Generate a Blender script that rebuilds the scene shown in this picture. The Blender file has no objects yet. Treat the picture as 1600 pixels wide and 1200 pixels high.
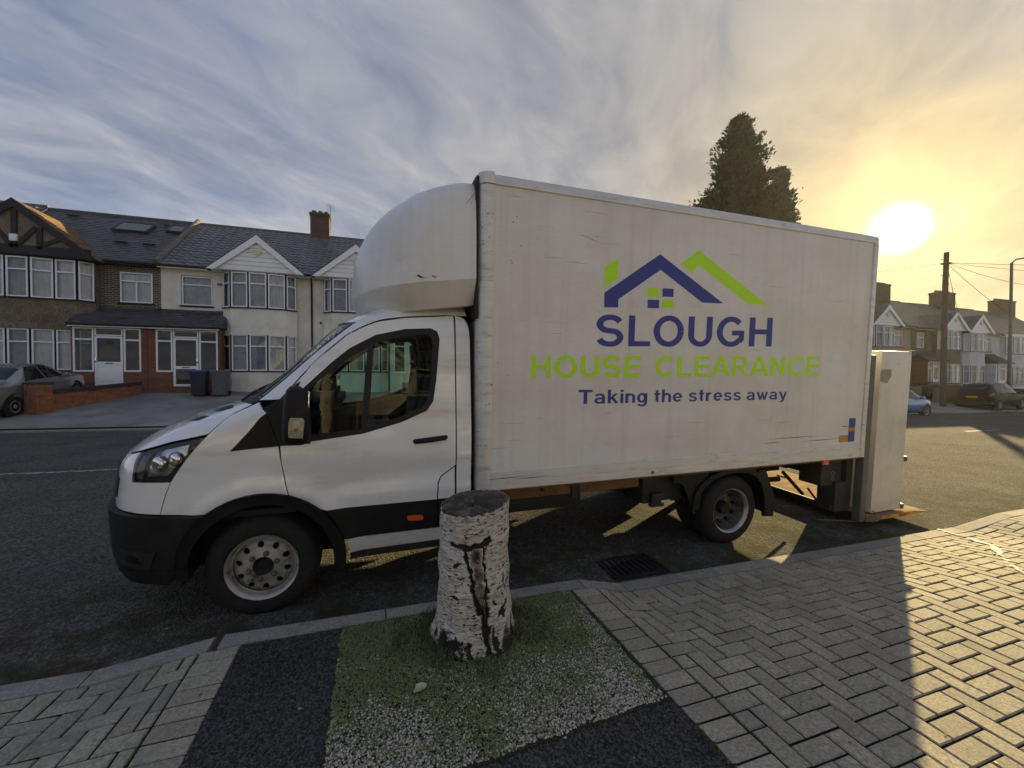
import bpy, bmesh, math, random
import numpy as np
from mathutils import Vector, Matrix
R = math.radians
rnd = random.Random(7)
sc = bpy.context.scene

# ------------------------------------------------------------------ camera
cam_d = bpy.data.cameras.new('camera'); cam = bpy.data.objects.new('camera', cam_d)
sc.collection.objects.link(cam); sc.camera = cam
cam_d.sensor_fit = 'HORIZONTAL'; cam_d.sensor_width = 36; cam_d.lens = 641/1600*36
cam_d.clip_start = .05; cam_d.clip_end = 4000
cam.location = (0, 0, 1.65)
cam.rotation_euler = (R(90-.93), 0, R(-18.48))

# ------------------------------------------------------------------ light
SUN_AZ, SUN_EL = R(61.65), R(14.7)          # azimuth from +Y towards +X
sdir = Vector((math.sin(SUN_AZ)*math.cos(SUN_EL), math.cos(SUN_AZ)*math.cos(SUN_EL), math.sin(SUN_EL)))
sun_d = bpy.data.lights.new('sun', 'SUN'); sun = bpy.data.objects.new('sun', sun_d)
sc.collection.objects.link(sun)
sun_d.energy = 2.5; sun_d.angle = R(.55); sun_d.color = (1, .77, .36)
sun.rotation_euler = sdir.to_track_quat('Z', 'Y').to_euler()
sun.location = sdir*60

w = bpy.data.worlds.new('World'); sc.world = w; w.use_nodes = True
def world():
    nt = w.node_tree; N = nt.nodes; L = nt.links; N.clear()
    def n(t, **k):
        x = N.new(t)
        for a, b in k.items(): setattr(x, a, b)
        return x
    def inp(x, i, v):
        if hasattr(v, 'links') or hasattr(v, 'is_linked'): L.new(v, x.inputs[i])
        else: x.inputs[i].default_value = v
    def math_(op, a, b=0., c=0.):
        x = n('ShaderNodeMath', operation=op); inp(x, 0, a); inp(x, 1, b); inp(x, 2, c); return x.outputs[0]
    def vm(op, a, b=(0, 0, 0)):
        x = n('ShaderNodeVectorMath', operation=op); inp(x, 0, a); inp(x, 1, b); return x
    def mix(f, a, b):
        x = n('ShaderNodeMix', data_type='RGBA'); inp(x, 0, f); inp(x, 6, a); inp(x, 7, b); return x.outputs[2]
    def ramp(f, pts):
        x = n('ShaderNodeValToRGB'); inp(x, 0, f)
        while len(x.color_ramp.elements) < len(pts): x.color_ramp.elements.new(.5)
        for e, (p, c) in zip(x.color_ramp.elements, pts): e.position = p; e.color = (*c, 1) if len(c) == 3 else c
        return x.outputs[0]
    tc = n('ShaderNodeTexCoord')
    d = vm('NORMALIZE', tc.outputs['Generated']).outputs[0]
    sep = n('ShaderNodeSeparateXYZ'); L.new(d, sep.inputs[0])
    z = math_('MAXIMUM', sep.outputs[2], 0.0)
    sky = n('ShaderNodeTexSky', sky_type='NISHITA', sun_disc=False)
    sky.sun_elevation = SUN_EL; sky.sun_rotation = SUN_AZ; sky.air_density = 1.1; sky.dust_density = 1.5
    dot = math_('MAXIMUM', vm('DOT_PRODUCT', d, tuple(sdir)).outputs['Value'], 0.0)
    # cirrus sheet: project the direction on a flat layer
    den = math_('ADD', z, .16)
    px = math_('DIVIDE', sep.outputs[0], den); py = math_('DIVIDE', sep.outputs[1], den)
    cmb = n('ShaderNodeCombineXYZ'); L.new(px, cmb.inputs[0]); L.new(py, cmb.inputs[1])
    def streak(ang, sx, sy, scale, det, rough, off):
        mp = n('ShaderNodeMapping'); L.new(cmb.outputs[0], mp.inputs[0])
        mp.vector_type = 'TEXTURE'; mp.inputs['Rotation'].default_value = (0, 0, ang); mp.inputs['Scale'].default_value = (sx, sy, 1); mp.inputs['Location'].default_value = off
        t = n('ShaderNodeTexNoise'); L.new(mp.outputs[0], t.inputs['Vector'])
        t.inputs['Scale'].default_value = scale; t.inputs['Detail'].default_value = det; t.inputs['Roughness'].default_value = rough; t.inputs['Distortion'].default_value = .6
        return t.outputs['Fac']
    c1 = streak(R(24), 1.7, .95, 1.0, 9, .60, (3.1, 1.7, 0))
    c2 = streak(R(40), 1.05, .62, 2.3, 9, .62, (7.3, 4.4, 0))
    c3 = streak(R(20), 1.3, 1.0, .5, 4, .5, (1.2, 8.4, 0))
    cl = math_('ADD', math_('MULTIPLY', c1, .55), math_('ADD', math_('MULTIPLY', c2, .25), math_('MULTIPLY', c3, .35)))
    cover = ramp(cl, [(.45, (0, 0, 0)), (.70, (1, 1, 1))])
    # thin sheet covers more towards the sun and the horizon
    cov = math_('MINIMUM', math_('ADD', math_('MULTIPLY', cover, .72), math_('ADD', math_('MULTIPLY', math_('POWER', dot, 3.0), .55), math_('ADD', .06, math_('MULTIPLY', math_('POWER', math_('SUBTRACT', 1.0, z), 4.0), .45)))), 1.0)
    blue = mix(.35, (.34, .58, 1.18, 1), vm('MULTIPLY', sky.outputs[0], (.17, .18, .20)).outputs[0])
    warm = mix(math_('POWER', dot, 1.5), (1.95, 1.96, 2.02, 1), (1.70, 1.52, 1.20, 1))
    grey = mix(math_('POWER', math_('SUBTRACT', 1.0, z), 3.2), (.86, .87, .94, 1), warm)
    gold = (1.75, 1.45, .90, 1)
    grey2 = mix(math_('MULTIPLY', math_('POWER', dot, 18.0), .95), grey, gold)
    base = mix(cov, blue, grey2)
    fine = ramp(c2, [(.34, (.80, .82, .86)), (.66, (1.20, 1.17, 1.12))])
    base = vm('MULTIPLY', base, fine).outputs[0]
    def scaled(col, f):
        x = n('ShaderNodeVectorMath', operation='SCALE'); x.inputs[0].default_value = col; L.new(f, x.inputs['Scale']); return x.outputs[0]
    g1 = scaled((.40, .26, .07), math_('POWER', dot, 26.0))
    g2 = scaled((1.6, 1.05, .30), math_('POWER', dot, 150.0))
    g3 = scaled((60., 50., 32.), math_('POWER', dot, 4500.0))
    tot = vm('ADD', vm('ADD', base, g1).outputs[0], vm('ADD', g2, g3).outputs[0]).outputs[0]
    bg = n('ShaderNodeBackground'); L.new(tot, bg.inputs[0]); bg.inputs[1].default_value = .096
    out = n('ShaderNodeOutputWorld'); L.new(bg.outputs[0], out.inputs[0])
world()
sc.view_settings.view_transform = 'Standard'; sc.view_settings.look = 'None'
sc.view_settings.exposure = 2.15; sc.view_settings.gamma = 1; sc.view_settings.use_curve_mapping = False
sc.cycles.use_denoising = True
sc.cycles.max_bounces = 10; sc.cycles.transparent_max_bounces = 24
sc.cycles.caustics_reflective = False; sc.cycles.caustics_refractive = False

# ------------------------------------------------------------------ helpers
def link(o): sc.collection.objects.link(o); return o
def tag(o, label=None, cat=None, group=None, kind=None):
    if label: o['label'] = label
    if cat: o['category'] = cat
    if group: o['group'] = group
    if kind: o['kind'] = kind
    return o
def empty(name, loc=(0, 0, 0), rot=(0, 0, 0), **k):
    o = bpy.data.objects.new(name, None); o.empty_display_size = .2
    o.location = loc; o.rotation_euler = rot; link(o); return tag(o, **k)
def obj(name, me, parent=None, **k):
    o = bpy.data.objects.new(name, me); link(o)
    if parent: o.parent = parent
    return tag(o, **k)
def dup(o, parent=None):
    c = o.copy(); link(c); c.parent = parent
    for ch in o.children: dup(ch, c)
    return c
class MB:
    def __init__(s): s.v = []; s.f = []; s.m = []
    def add(s, vs, fs, m=0):
        b = len(s.v); s.v += [tuple(p) for p in vs]
        for f in fs: s.f.append([b+i for i in f]); s.m.append(m)
        return s
    def box(s, x0, x1, y0, y1, z0, z1, m=0):
        return s.add([(x0,y0,z0),(x1,y0,z0),(x1,y1,z0),(x0,y1,z0),(x0,y0,z1),(x1,y0,z1),(x1,y1,z1),(x0,y1,z1)],
                     [(0,3,2,1),(4,5,6,7),(0,1,5,4),(1,2,6,5),(2,3,7,6),(3,0,4,7)], m)
    def bbox(s, x0, x1, y0, y1, z0, z1, b=.01, m=0):      # box with chamfered edges
        b = min(b, (x1-x0)*.45, (y1-y0)*.45, (z1-z0)*.45)
        bm = bmesh.new(); bmesh.ops.create_cube(bm, size=1)
        for v in bm.verts: v.co = ((x0+x1)/2+v.co.x*(x1-x0), (y0+y1)/2+v.co.y*(y1-y0), (z0+z1)/2+v.co.z*(z1-z0))
        bmesh.ops.bevel(bm, geom=bm.edges[:], offset=b, segments=2, affect='EDGES', profile=.6)
        bm.verts.index_update(); s.add([v.co[:] for v in bm.verts], [[v.index for v in f.verts] for f in bm.faces], m); bm.free(); return s
    def xf(s, start, mat):
        for i in range(start, len(s.v)): s.v[i] = tuple(mat @ Vector(s.v[i]))
        return s
    def prism(s, pts, d0, d1, axis='y', m=0):
        n = len(pts)
        P = {'y': lambda a, b, d: (a, d, b), 'x': lambda a, b, d: (d, a, b), 'z': lambda a, b, d: (a, b, d)}[axis]
        vs = [P(a, b, d0) for a, b in pts]+[P(a, b, d1) for a, b in pts]
        return s.add(vs, [list(range(n)), list(range(2*n-1, n-1, -1))]+[(i, (i+1) % n, n+(i+1) % n, n+i) for i in range(n)], m)
    def tube(s, pts, r, n=8, m=0, cap=True):
        pts = [Vector(p) for p in pts]; rs = r if isinstance(r, (list, tuple)) else [r]*len(pts)
        base = len(s.v); up = Vector((0, 0, 1))
        for i, p in enumerate(pts):
            d = (pts[min(i+1, len(pts)-1)]-pts[max(i-1, 0)]).normalized()
            a = d.cross(up) if abs(d.z) < .95 else d.cross(Vector((0, 1, 0))); a.normalize(); b = d.cross(a)
            for k in range(n):
                t = 2*math.pi*k/n; s.v.append(tuple(p+(a*math.cos(t)+b*math.sin(t))*rs[i]))
        for i in range(len(pts)-1):
            for k in range(n):
                k2 = (k+1) % n; s.f.append([base+i*n+k, base+i*n+k2, base+(i+1)*n+k2, base+(i+1)*n+k]); s.m.append(m)
        if cap:
            s.f.append([base+k for k in range(n)][::-1]); s.m.append(m)
            s.f.append([base+(len(pts)-1)*n+k for k in range(n)]); s.m.append(m)
        return s
    def lathe(s, prof, c=(0, 0, 0), axis='y', n=32, m=0):     # prof: (radius, position along axis)
        b = len(s.v)
        for r, h in prof:
            for k in range(n):
                t = 2*math.pi*k/n; a, e = r*math.cos(t), r*math.sin(t)
                p = {'y': (a, h, e), 'z': (a, e, h), 'x': (h, a, e)}[axis]
                s.v.append((c[0]+p[0], c[1]+p[1], c[2]+p[2]))
        for i in range(len(prof)-1):
            for k in range(n):
                k2 = (k+1) % n; s.f.append([b+i*n+k, b+i*n+k2, b+(i+1)*n+k2, b+(i+1)*n+k]); s.m.append(m)
        return s
    def quad(s, a, b, c, d, m=0): return s.add([a, b, c, d], [(0, 1, 2, 3)], m)
    def mesh(s, name, mats, smooth=None, recalc=True):
        me = bpy.data.meshes.new(name); me.from_pydata(s.v, [], s.f)
        for x in (mats if isinstance(mats, (list, tuple)) else [mats]): me.materials.append(x)
        if any(s.m): me.polygons.foreach_set('material_index', s.m)
        if recalc:
            bm = bmesh.new(); bm.from_mesh(me); bmesh.ops.recalc_face_normals(bm, faces=bm.faces); bm.to_mesh(me); bm.free()
        if smooth is not None:
            me.polygons.foreach_set('use_smooth', [True]*len(me.polygons))
            if smooth < 180: me.set_sharp_from_angle(angle=R(smooth))
        me.update(); return me
    def build(s, name, mats, parent=None, smooth=None, recalc=True, **k):
        return obj(name, s.mesh(name, mats, smooth, recalc), parent, **k)

# ------------------------------------------------------------------ materials
def new_mat(name):
    m = bpy.data.materials.new(name); m.use_nodes = True
    nt = m.node_tree; return m, nt, nt.nodes['Principled BSDF']
def nz(nt, scale, detail=5, rough=.55, vec=None, kind='ShaderNodeTexNoise', stretch=None, coord='Object'):
    t = nt.nodes.new(kind)
    tc = nt.nodes.new('ShaderNodeTexCoord') if coord != 'World' else nt.nodes.new('ShaderNodeNewGeometry')
    src = tc.outputs[coord] if coord != 'World' else tc.outputs['Position']
    if stretch:
        mp = nt.nodes.new('ShaderNodeMapping'); mp.inputs['Scale'].default_value = stretch; nt.links.new(src, mp.inputs[0]); src = mp.outputs[0]
    nt.links.new(src, t.inputs['Vector']); t.inputs['Scale'].default_value = scale
    if kind == 'ShaderNodeTexNoise': t.inputs['Detail'].default_value = detail; t.inputs['Roughness'].default_value = rough
    return t
def cr(nt, src, pts):
    x = nt.nodes.new('ShaderNodeValToRGB'); nt.links.new(src, x.inputs[0])
    while len(x.color_ramp.elements) < len(pts): x.color_ramp.elements.new(.5)
    for e, (p, c) in zip(x.color_ramp.elements, pts):
        e.position = p; e.color = (c, c, c, 1) if isinstance(c, (int, float)) else (*c, 1)
    return x.outputs[0]
def mixc(nt, f, a, b, mode='MIX'):
    x = nt.nodes.new('ShaderNodeMix'); x.data_type = 'RGBA'; x.blend_type = mode
    for i, v in ((0, f), (6, a), (7, b)):
        if isinstance(v, (int, float)): x.inputs[i].default_value = v
        elif isinstance(v, tuple): x.inputs[i].default_value = (*v, 1)
        else: nt.links.new(v, x.inputs[i])
    return x.outputs[2]
def bump(nt, p, h, strength=.3, dist=.01):
    b = nt.nodes.new('ShaderNodeBump'); b.inputs['Strength'].default_value = strength; b.inputs['Distance'].default_value = dist
    nt.links.new(h, b.inputs['Height']); nt.links.new(b.outputs[0], p.inputs['Normal']); return b
def mat(name, col, rough=.6, metal=0., var=.2, scale=6, bmp=0., bscale=60, dirt=None, dscale=3, dlo=.5, dhi=.75, coat=0., stretch=None, rnd_obj=0., spec=.5, coord='Object', bdist=.006):
    m, nt, p = new_mat(name)
    t = nz(nt, scale, stretch=stretch, coord=coord)
    lo = tuple(c*(1-var) for c in col); hi = tuple(min(1, c*(1+var)) for c in col)
    c = cr(nt, t.outputs['Fac'], [(.3, lo), (.7, hi)])
    if dirt:
        d = nz(nt, dscale, 6, .65, stretch=stretch, coord=coord)
        c = mixc(nt, cr(nt, d.outputs['Fac'], [(dlo, 0.), (dhi, 1.)]), c, dirt)
    if rnd_obj:
        oi = nt.nodes.new('ShaderNodeObjectInfo')
        c = mixc(nt, 1., c, cr(nt, oi.outputs['Random'], [(0, 1-rnd_obj), (1, 1+rnd_obj)]), 'MULTIPLY')
    nt.links.new(c, p.inputs['Base Color'])
    p.inputs['Roughness'].default_value = rough; p.inputs['Metallic'].default_value = metal
    p.inputs['Coat Weight'].default_value = coat; p.inputs['Coat Roughness'].default_value = .08; p.inputs['Specular IOR Level'].default_value = spec
    if bmp: bump(nt, p, nz(nt, bscale, 4, coord=coord).outputs['Fac'], bmp, bdist)
    return m
def glass(name, tint=(.8, .9, .85), refl=1.0, rough=.0, clear=1.0, ior=1.5):
    m, nt, p = new_mat(name); N = nt.nodes; N.remove(p)
    tr = N.new('ShaderNodeBsdfTransparent'); tr.inputs[0].default_value = (*[t*clear for t in tint], 1)
    gl = N.new('ShaderNodeBsdfGlossy'); gl.inputs['Roughness'].default_value = rough; gl.inputs[0].default_value = (refl, refl, refl, 1)
    fr = N.new('ShaderNodeFresnel'); fr.inputs[0].default_value = ior
    mx = N.new('ShaderNodeMixShader'); nt.links.new(fr.outputs[0], mx.inputs[0]); nt.links.new(tr.outputs[0], mx.inputs[1]); nt.links.new(gl.outputs[0], mx.inputs[2])
    nt.links.new(mx.outputs[0], N['Material Output'].inputs[0]); return m
def asphalt(name, base, light, stain=None, vs=62):
    m, nt, p = new_mat(name)
    v = nz(nt, vs, kind='ShaderNodeTexVoronoi', coord='World'); f = nz(nt, 38, 6, .75, coord='World'); l = nz(nt, .9, 6, .62, coord='World')
    c = mixc(nt, cr(nt, v.outputs['Color'], [(.25, 0.), (.95, 1.)]), base, light)
    c = mixc(nt, cr(nt, f.outputs['Fac'], [(.35, .55), (.7, 0.)]), c, tuple(b*.45 for b in base))
    c = mixc(nt, 1., c, cr(nt, l.outputs['Fac'], [(.3, .72), (.72, 1.25)]), 'MULTIPLY')
    pale = nz(nt, 23, 2, .5, coord='World'); c = mixc(nt, cr(nt, pale.outputs['Fac'], [(.74, 0.), (.78, .5)]), c, (.22, .2, .17))
    if stain:                                            # leaf mould and moss gathered in the channel by the kerb
        g = nt.nodes.new('ShaderNodeNewGeometry'); s = nt.nodes.new('ShaderNodeSeparateXYZ'); nt.links.new(g.outputs['Position'], s.inputs[0])
        band = cr(nt, s.outputs[1], [(0, 0.), (1, 0.)])
        mr = nt.nodes.new('ShaderNodeMapRange'); nt.links.new(s.outputs[1], mr.inputs[0]); mr.inputs[1].default_value = 4.3; mr.inputs[2].default_value = 3.1
        n1 = nz(nt, 2.2, 6, .7, coord='World'); n2 = nz(nt, 3.1, 5, .7, coord='World', stretch=(1, 1.7, 1))
        mu = nt.nodes.new('ShaderNodeMath'); mu.operation = 'MULTIPLY'; nt.links.new(mr.outputs[0], mu.inputs[0]); nt.links.new(cr(nt, n1.outputs['Fac'], [(.46, 0.), (.62, 1.)]), mu.inputs[1])
        mu2 = nt.nodes.new('ShaderNodeMath'); mu2.operation = 'MULTIPLY'; nt.links.new(mr.outputs[0], mu2.inputs[0]); nt.links.new(cr(nt, n2.outputs['Fac'], [(.5, 0.), (.66, .9)]), mu2.inputs[1])
        c = mixc(nt, mu.outputs[0], c, (.055, .062, .026)); c = mixc(nt, mu2.outputs[0], c, (.075, .052, .032))
    nt.links.new(c, p.inputs['Base Color']); p.inputs['Roughness'].default_value = 1.; p.inputs['Specular IOR Level'].default_value = .08
    ad = nt.nodes.new('ShaderNodeMath'); ad.operation = 'ADD'; nt.links.new(v.outputs['Distance'], ad.inputs[0]); nt.links.new(f.outputs['Fac'], ad.inputs[1])
    bump(nt, p, ad.outputs[0], 1., .012); return m
M = {}
M['road'] = asphalt('road_asphalt', (.085, .083, .078), (.26, .25, .225), True)
M['footway'] = asphalt('footway_asphalt', (.050, .049, .046), (.24, .235, .225), None, 120)
M['drive'] = mat('driveway_concrete', (.25, .24, .215), .9, var=.35, scale=1.4, bmp=.5, bscale=60, dirt=(.12, .112, .098), dscale=.7, coord='World')
M['kerb'] = mat('kerb_concrete', (.31, .295, .26), .9, var=.35, scale=70, bmp=.6, bscale=90, dirt=(.17, .16, .135), dscale=5, rnd_obj=.15, coord='World')
M['block'] = mat('paving_concrete', (.36, .325, .25), .88, var=.42, scale=75, bmp=.6, bscale=140, dirt=(.24, .215, .165), dscale=3.5, dlo=.42, dhi=.85, rnd_obj=.13, coord='World')
M['joint'] = mat('joint_soil', (.022, .020, .015), .95, var=.5, scale=60, bmp=.6, dirt=(.045, .062, .016), dscale=4, dlo=.52, dhi=.62, coord='World')
M['earth'] = mat('earth', (.06, .055, .045), .95, var=.3, scale=.4)
M['soil'] = mat('soil', (.035, .030, .022), .95, var=.5, scale=50, bmp=1., bscale=80)
M['pebble'] = mat('pebble', (.33, .30, .25), .8, var=.5, scale=35, rnd_obj=.0)
M['moss'] = mat('moss', (.145, .165, .062), .9, var=.5, scale=12)
M['grass'] = mat('grass_blade', (.10, .145, .042), .7, var=.5, scale=9)
M['white_paint'] = mat('white_cab_paint', (.80, .82, .84), .2, var=.04, scale=2, coat=1., dirt=(.52, .47, .39), dscale=2.4, dlo=.52, dhi=.82, stretch=(.45, 1, 2.6))
def panel_mat(name, col, dirt, rough):
    m, nt, p = new_mat(name)
    a = nz(nt, 1.3, 6, .6, stretch=(.9, 1, 1.3)); st = nz(nt, 1.0, 5, .6, stretch=(9, 1, .35)); g = nz(nt, 60, 4, .7, stretch=(.25, 1, 2.5)); gr = nz(nt, 5, 8, .75, stretch=(.6, 1, 1.6))
    c = mixc(nt, cr(nt, a.outputs['Fac'], [(.40, 0.), (.75, .85)]), col, dirt)
    c = mixc(nt, cr(nt, st.outputs['Fac'], [(.50, 0.), (.75, .40)]), c, tuple(d*.86 for d in dirt))
    c = mixc(nt, cr(nt, gr.outputs['Fac'], [(.58, 0.), (.74, .45)]), c, tuple(d*.72 for d in dirt))
    c = mixc(nt, 1., c, cr(nt, g.outputs['Fac'], [(.3, .955), (.7, 1.045)]), 'MULTIPLY')
    nt.links.new(c, p.inputs['Base Color']); p.inputs['Roughness'].default_value = rough; bump(nt, p, g.outputs['Fac'], .08, .004); return m
M['panel'] = panel_mat('box_panel', (.74, .745, .745), (.61, .585, .54), .36)
M['grp'] = panel_mat('fairing_shell', (.74, .75, .77), (.60, .58, .54), .30)
M['alu'] = mat('aluminium_rail', (.66, .665, .66), .42, .25, var=.1, scale=5, dirt=(.34, .31, .27), dscale=9, dlo=.55, dhi=.75, stretch=(.6, 1, 3))
M['plastic'] = mat('black_plastic', (.008, .0083, .0095), .55, spec=.3, var=.25, scale=8, bmp=.15, bscale=300, dirt=(.024, .022, .020), dscale=4, dlo=.55, dhi=.85)
M['black'] = mat('matt_black', (.010, .010, .011), .7, var=.3)
M['chassis'] = mat('chassis_black', (.02, .019, .018), .7, var=.4, dirt=(.05, .042, .032), dscale=5)
M['rubber'] = mat('tyre_rubber', (.010, .010, .010), .8, var=.3, scale=20, bmp=.3, bscale=60, dirt=(.030, .027, .024), dscale=5, dlo=.5, dhi=.8)
M['steel'] = mat('wheel_steel', (.42, .41, .39), .42, .55, var=.2, scale=9, dirt=(.13, .10, .07), dscale=14, dlo=.55, dhi=.7)
M['steel_dark'] = mat('wheel_steel_dirty', (.16, .155, .15), .5, .5, var=.3, scale=9, dirt=(.06, .05, .04), dscale=10)
M['chrome'] = mat('bright_metal', (.75, .75, .75), .12, 1., var=.05)
M['orange'] = mat('orange_lens', (.75, .10, .015), .25, var=.05, coat=.5)
M['red'] = mat('red_lens', (.55, .02, .012), .2, var=.05, coat=.5)
M['brown'] = mat('brown_beam', (.16, .085, .035), .7, var=.3, scale=5, dirt=(.07, .045, .025), dscale=7)
M['navy_print'] = mat('navy_vinyl', (.028, .045, .29), .45, var=.12, scale=90)
M['lime_print'] = mat('lime_vinyl', (.50, .90, .012), .45, var=.10, scale=90)
M['glass'] = glass('vehicle_glass', (.60, .78, .69), 1.0, 0., 1., 1.32)
M['lens'] = glass('clear_lens', (.95, .95, .95))
M['mirror'] = mat('mirror_face', (.8, .8, .8), .03, 1., var=0)
M['seat'] = mat('seat_fabric', (.03, .031, .035), .9, var=.4, scale=40)
M['upvc'] = mat('white_upvc', (.86, .87, .88), .35, var=.04)
M['whiteboard'] = mat('white_gloss_board', (.74, .74, .73), .45, var=.06, dirt=(.5, .48, .44), dscale=4, dlo=.6, dhi=.9)
M['render'] = mat('cream_render', (.80, .76, .66), .9, var=.10, scale=2, bmp=.6, bscale=45, dirt=(.56, .51, .42), dscale=.9, dlo=.5, dhi=.85, coord='World', bdist=.012)
M['pebbledash'] = mat('brown_pebbledash', (.19, .155, .10), .95, var=.45, scale=18, bmp=.9, bscale=50, dirt=(.08, .06, .04), dscale=1.3, coord='World', bdist=.015)
M['white_render'] = mat('white_render', (.62, .62, .62), .9, var=.08, scale=2, bmp=.4, bscale=40)
M['pink_render'] = mat('pinkish_render', (.42, .33, .25), .9, var=.12, scale=2, bmp=.4, bscale=40)
M['timber'] = mat('black_timber', (.018, .017, .018), .7, var=.3, scale=8)
M['infill'] = mat('tan_roughcast', (.20, .16, .10), .95, var=.35, scale=20, bmp=.7, bscale=50)
M['net'] = mat('net_curtain', (.86, .88, .90), .9, var=.1, scale=3)
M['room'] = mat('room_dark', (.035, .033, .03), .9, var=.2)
M['slate'] = mat('slate', (.078, .077, .082), .42, var=.5, scale=3.5, bmp=.2, bscale=30, dirt=(.085, .075, .06), dscale=1.2, dlo=.5, dhi=.75, coord='World')
M['pantile'] = mat('dark_concrete_tile', (.16, .16, .17), .38, var=.3, scale=3, dirt=(.20, .185, .16), dscale=1.5, dlo=.5, dhi=.8, coord='World')
M['brown_tile'] = mat('lichen_brown_tile', (.15, .095, .045), .8, var=.45, scale=3, dirt=(.28, .17, .05), dscale=2.5, dlo=.5, dhi=.65, coord='World')
M['ridge'] = mat('ridge_tile', (.16, .145, .125), .85, var=.25, scale=6, coord='World')
M['lead'] = mat('lead_flashing', (.05, .053, .065), .5, .2, var=.2)
M['redbrick'] = mat('red_brick', (.33, .115, .05), .9, var=.25, scale=14, bmp=.4, bscale=90, rnd_obj=.22, coord='World', dirt=(.17, .08, .05), dscale=3)
M['coping'] = mat('dark_coping', (.035, .035, .038), .8, var=.3, scale=8)
M['mortar'] = mat('mortar', (.20, .16, .12), .95, var=.2)
M['binblue'] = mat('bin_navy_plastic', (.012, .016, .035), .45, var=.15)
M['lidblue'] = mat('bin_blue_lid', (.02, .05, .30), .4, var=.1)
M['bingrey'] = mat('bin_grey_plastic', (.09, .10, .115), .5, var=.15)
M['wood'] = mat('weathered_pole', (.10, .075, .05), .9, var=.35, scale=3, stretch=(6, 6, .6), bmp=.4)
M['galv'] = mat('grey_column', (.13, .135, .13), .6, .3, var=.15)
M['foliage'] = mat('conifer_spray', (.034, .050, .030), .8, var=.5, scale=.8)
M['bark'] = mat('conifer_bark', (.07, .05, .035), .9, var=.4, scale=6, bmp=.5)
M['fridge'] = mat('white_appliance', (.66, .64, .58), .35, var=.05, scale=2, dirt=(.45, .42, .36), dscale=2.5, dlo=.5, dhi=.85)
M['deck'] = mat('lift_deck', (.27, .19, .105), 1., 0., spec=.05, var=.3, scale=4, dirt=(.2, .16, .11), dscale=6, stretch=(.5, 3, 1))
M['yellow'] = mat('yellow_marking', (.55, .36, .02), .5, var=.15, dirt=(.30, .06, .02), dscale=4)
M['linepaint'] = mat('road_line_paint', (.55, .54, .5), .8, var=.2, scale=30, dirt=(.06, .06, .058), dscale=14, dlo=.36, dhi=.56, coord='World')
def brickmat(name, c1, c2, mortar, sx=.225, sz=.075):
    m, nt, p = new_mat(name)
    tc = nt.nodes.new('ShaderNodeTexCoord'); s = nt.nodes.new('ShaderNodeSeparateXYZ'); nt.links.new(tc.outputs['Object'], s.inputs[0])
    ad = nt.nodes.new('ShaderNodeMath'); ad.operation = 'ADD'; nt.links.new(s.outputs[0], ad.inputs[0]); nt.links.new(s.outputs[1], ad.inputs[1])
    cb = nt.nodes.new('ShaderNodeCombineXYZ'); nt.links.new(ad.outputs[0], cb.inputs[0]); nt.links.new(s.outputs[2], cb.inputs[1])
    b = nt.nodes.new('ShaderNodeTexBrick'); nt.links.new(cb.outputs[0], b.inputs['Vector']); b.inputs['Scale'].default_value = 1
    b.inputs['Brick Width'].default_value = sx; b.inputs['Row Height'].default_value = sz; b.inputs['Mortar Size'].default_value = .012; b.inputs['Bias'].default_value = -.2
    b.inputs['Color1'].default_value = (*c1, 1); b.inputs['Color2'].default_value = (*c2, 1); b.inputs['Mortar'].default_value = (*mortar, 1)
    nt.links.new(b.outputs['Color'], p.inputs['Base Color']); p.inputs['Roughness'].default_value = .9
    iv = nt.nodes.new('ShaderNodeMath'); iv.operation = 'SUBTRACT'; iv.inputs[0].default_value = 1; nt.links.new(b.outputs['Fac'], iv.inputs[1]); bump(nt, p, iv.outputs[0], .7, .012); return m
M['darkbrick'] = brickmat('dark_stock_brick', (.065, .048, .034), (.13, .095, .06), (.34, .29, .21))
M['stockbrick'] = brickmat('brown_stock_brick', (.09, .06, .035), (.14, .10, .06), (.12, .10, .08))
M['porchbrick'] = brickmat('red_porch_brick', (.19, .06, .028), (.28, .10, .045), (.16, .11, .08))
def lerp_tab(tab,z):
    if z<=tab[0][0]: return tab[0][1]
    for (a,b),(c,d) in zip(tab,tab[1:]):
        if z<=c:
            t=(z-a)/(c-a); return b+(d-b)*t
    return tab[-1][1]
def smooth_tab(tab):
    # resample with smoothing
    n=160; z0=tab[0][0]; z1=tab[-1][0]; zs=[z0+(z1-z0)*i/n for i in range(n+1)]
    v=[lerp_tab(tab,z) for z in zs]
    for _ in range(30):
        v=[v[0]]+[(v[i-1]+2*v[i]+v[i+1])/4 for i in range(1,n)]+[v[-1]]
    return [(a,b) for a,b in zip(zs,v)]
CAB_XN=smooth_tab([(.30,-1.69),(.45,-1.75),(.85,-1.755),(1.0,-1.735),(1.10,-1.70),(1.17,-1.63),(1.26,-1.49),(1.35,-1.30),(1.42,-1.08),(1.47,-.93),(1.6,-.77),(2.05,-.31),(2.14,-.15),(2.24,.1)])
CAB_LC=smooth_tab([(.30,.62),(1.0,.60),(1.2,.56),(1.45,.42),(1.6,.36),(2.24,.30)])
CAB_HW=smooth_tab([(.30,.985),(.6,1.005),(1.15,1.01),(1.3,.995),(2.05,.90),(2.12,.87),(2.18,.81),(2.24,.68)])
CY=1.05; RQ=.9; NEXP=2.6
def cab_xs(z): return lerp_tab(CAB_XN,z)+lerp_tab(CAB_LC,z)
def cab_qc(z): return cab_xs(z)-RQ*math.pi/2
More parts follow.
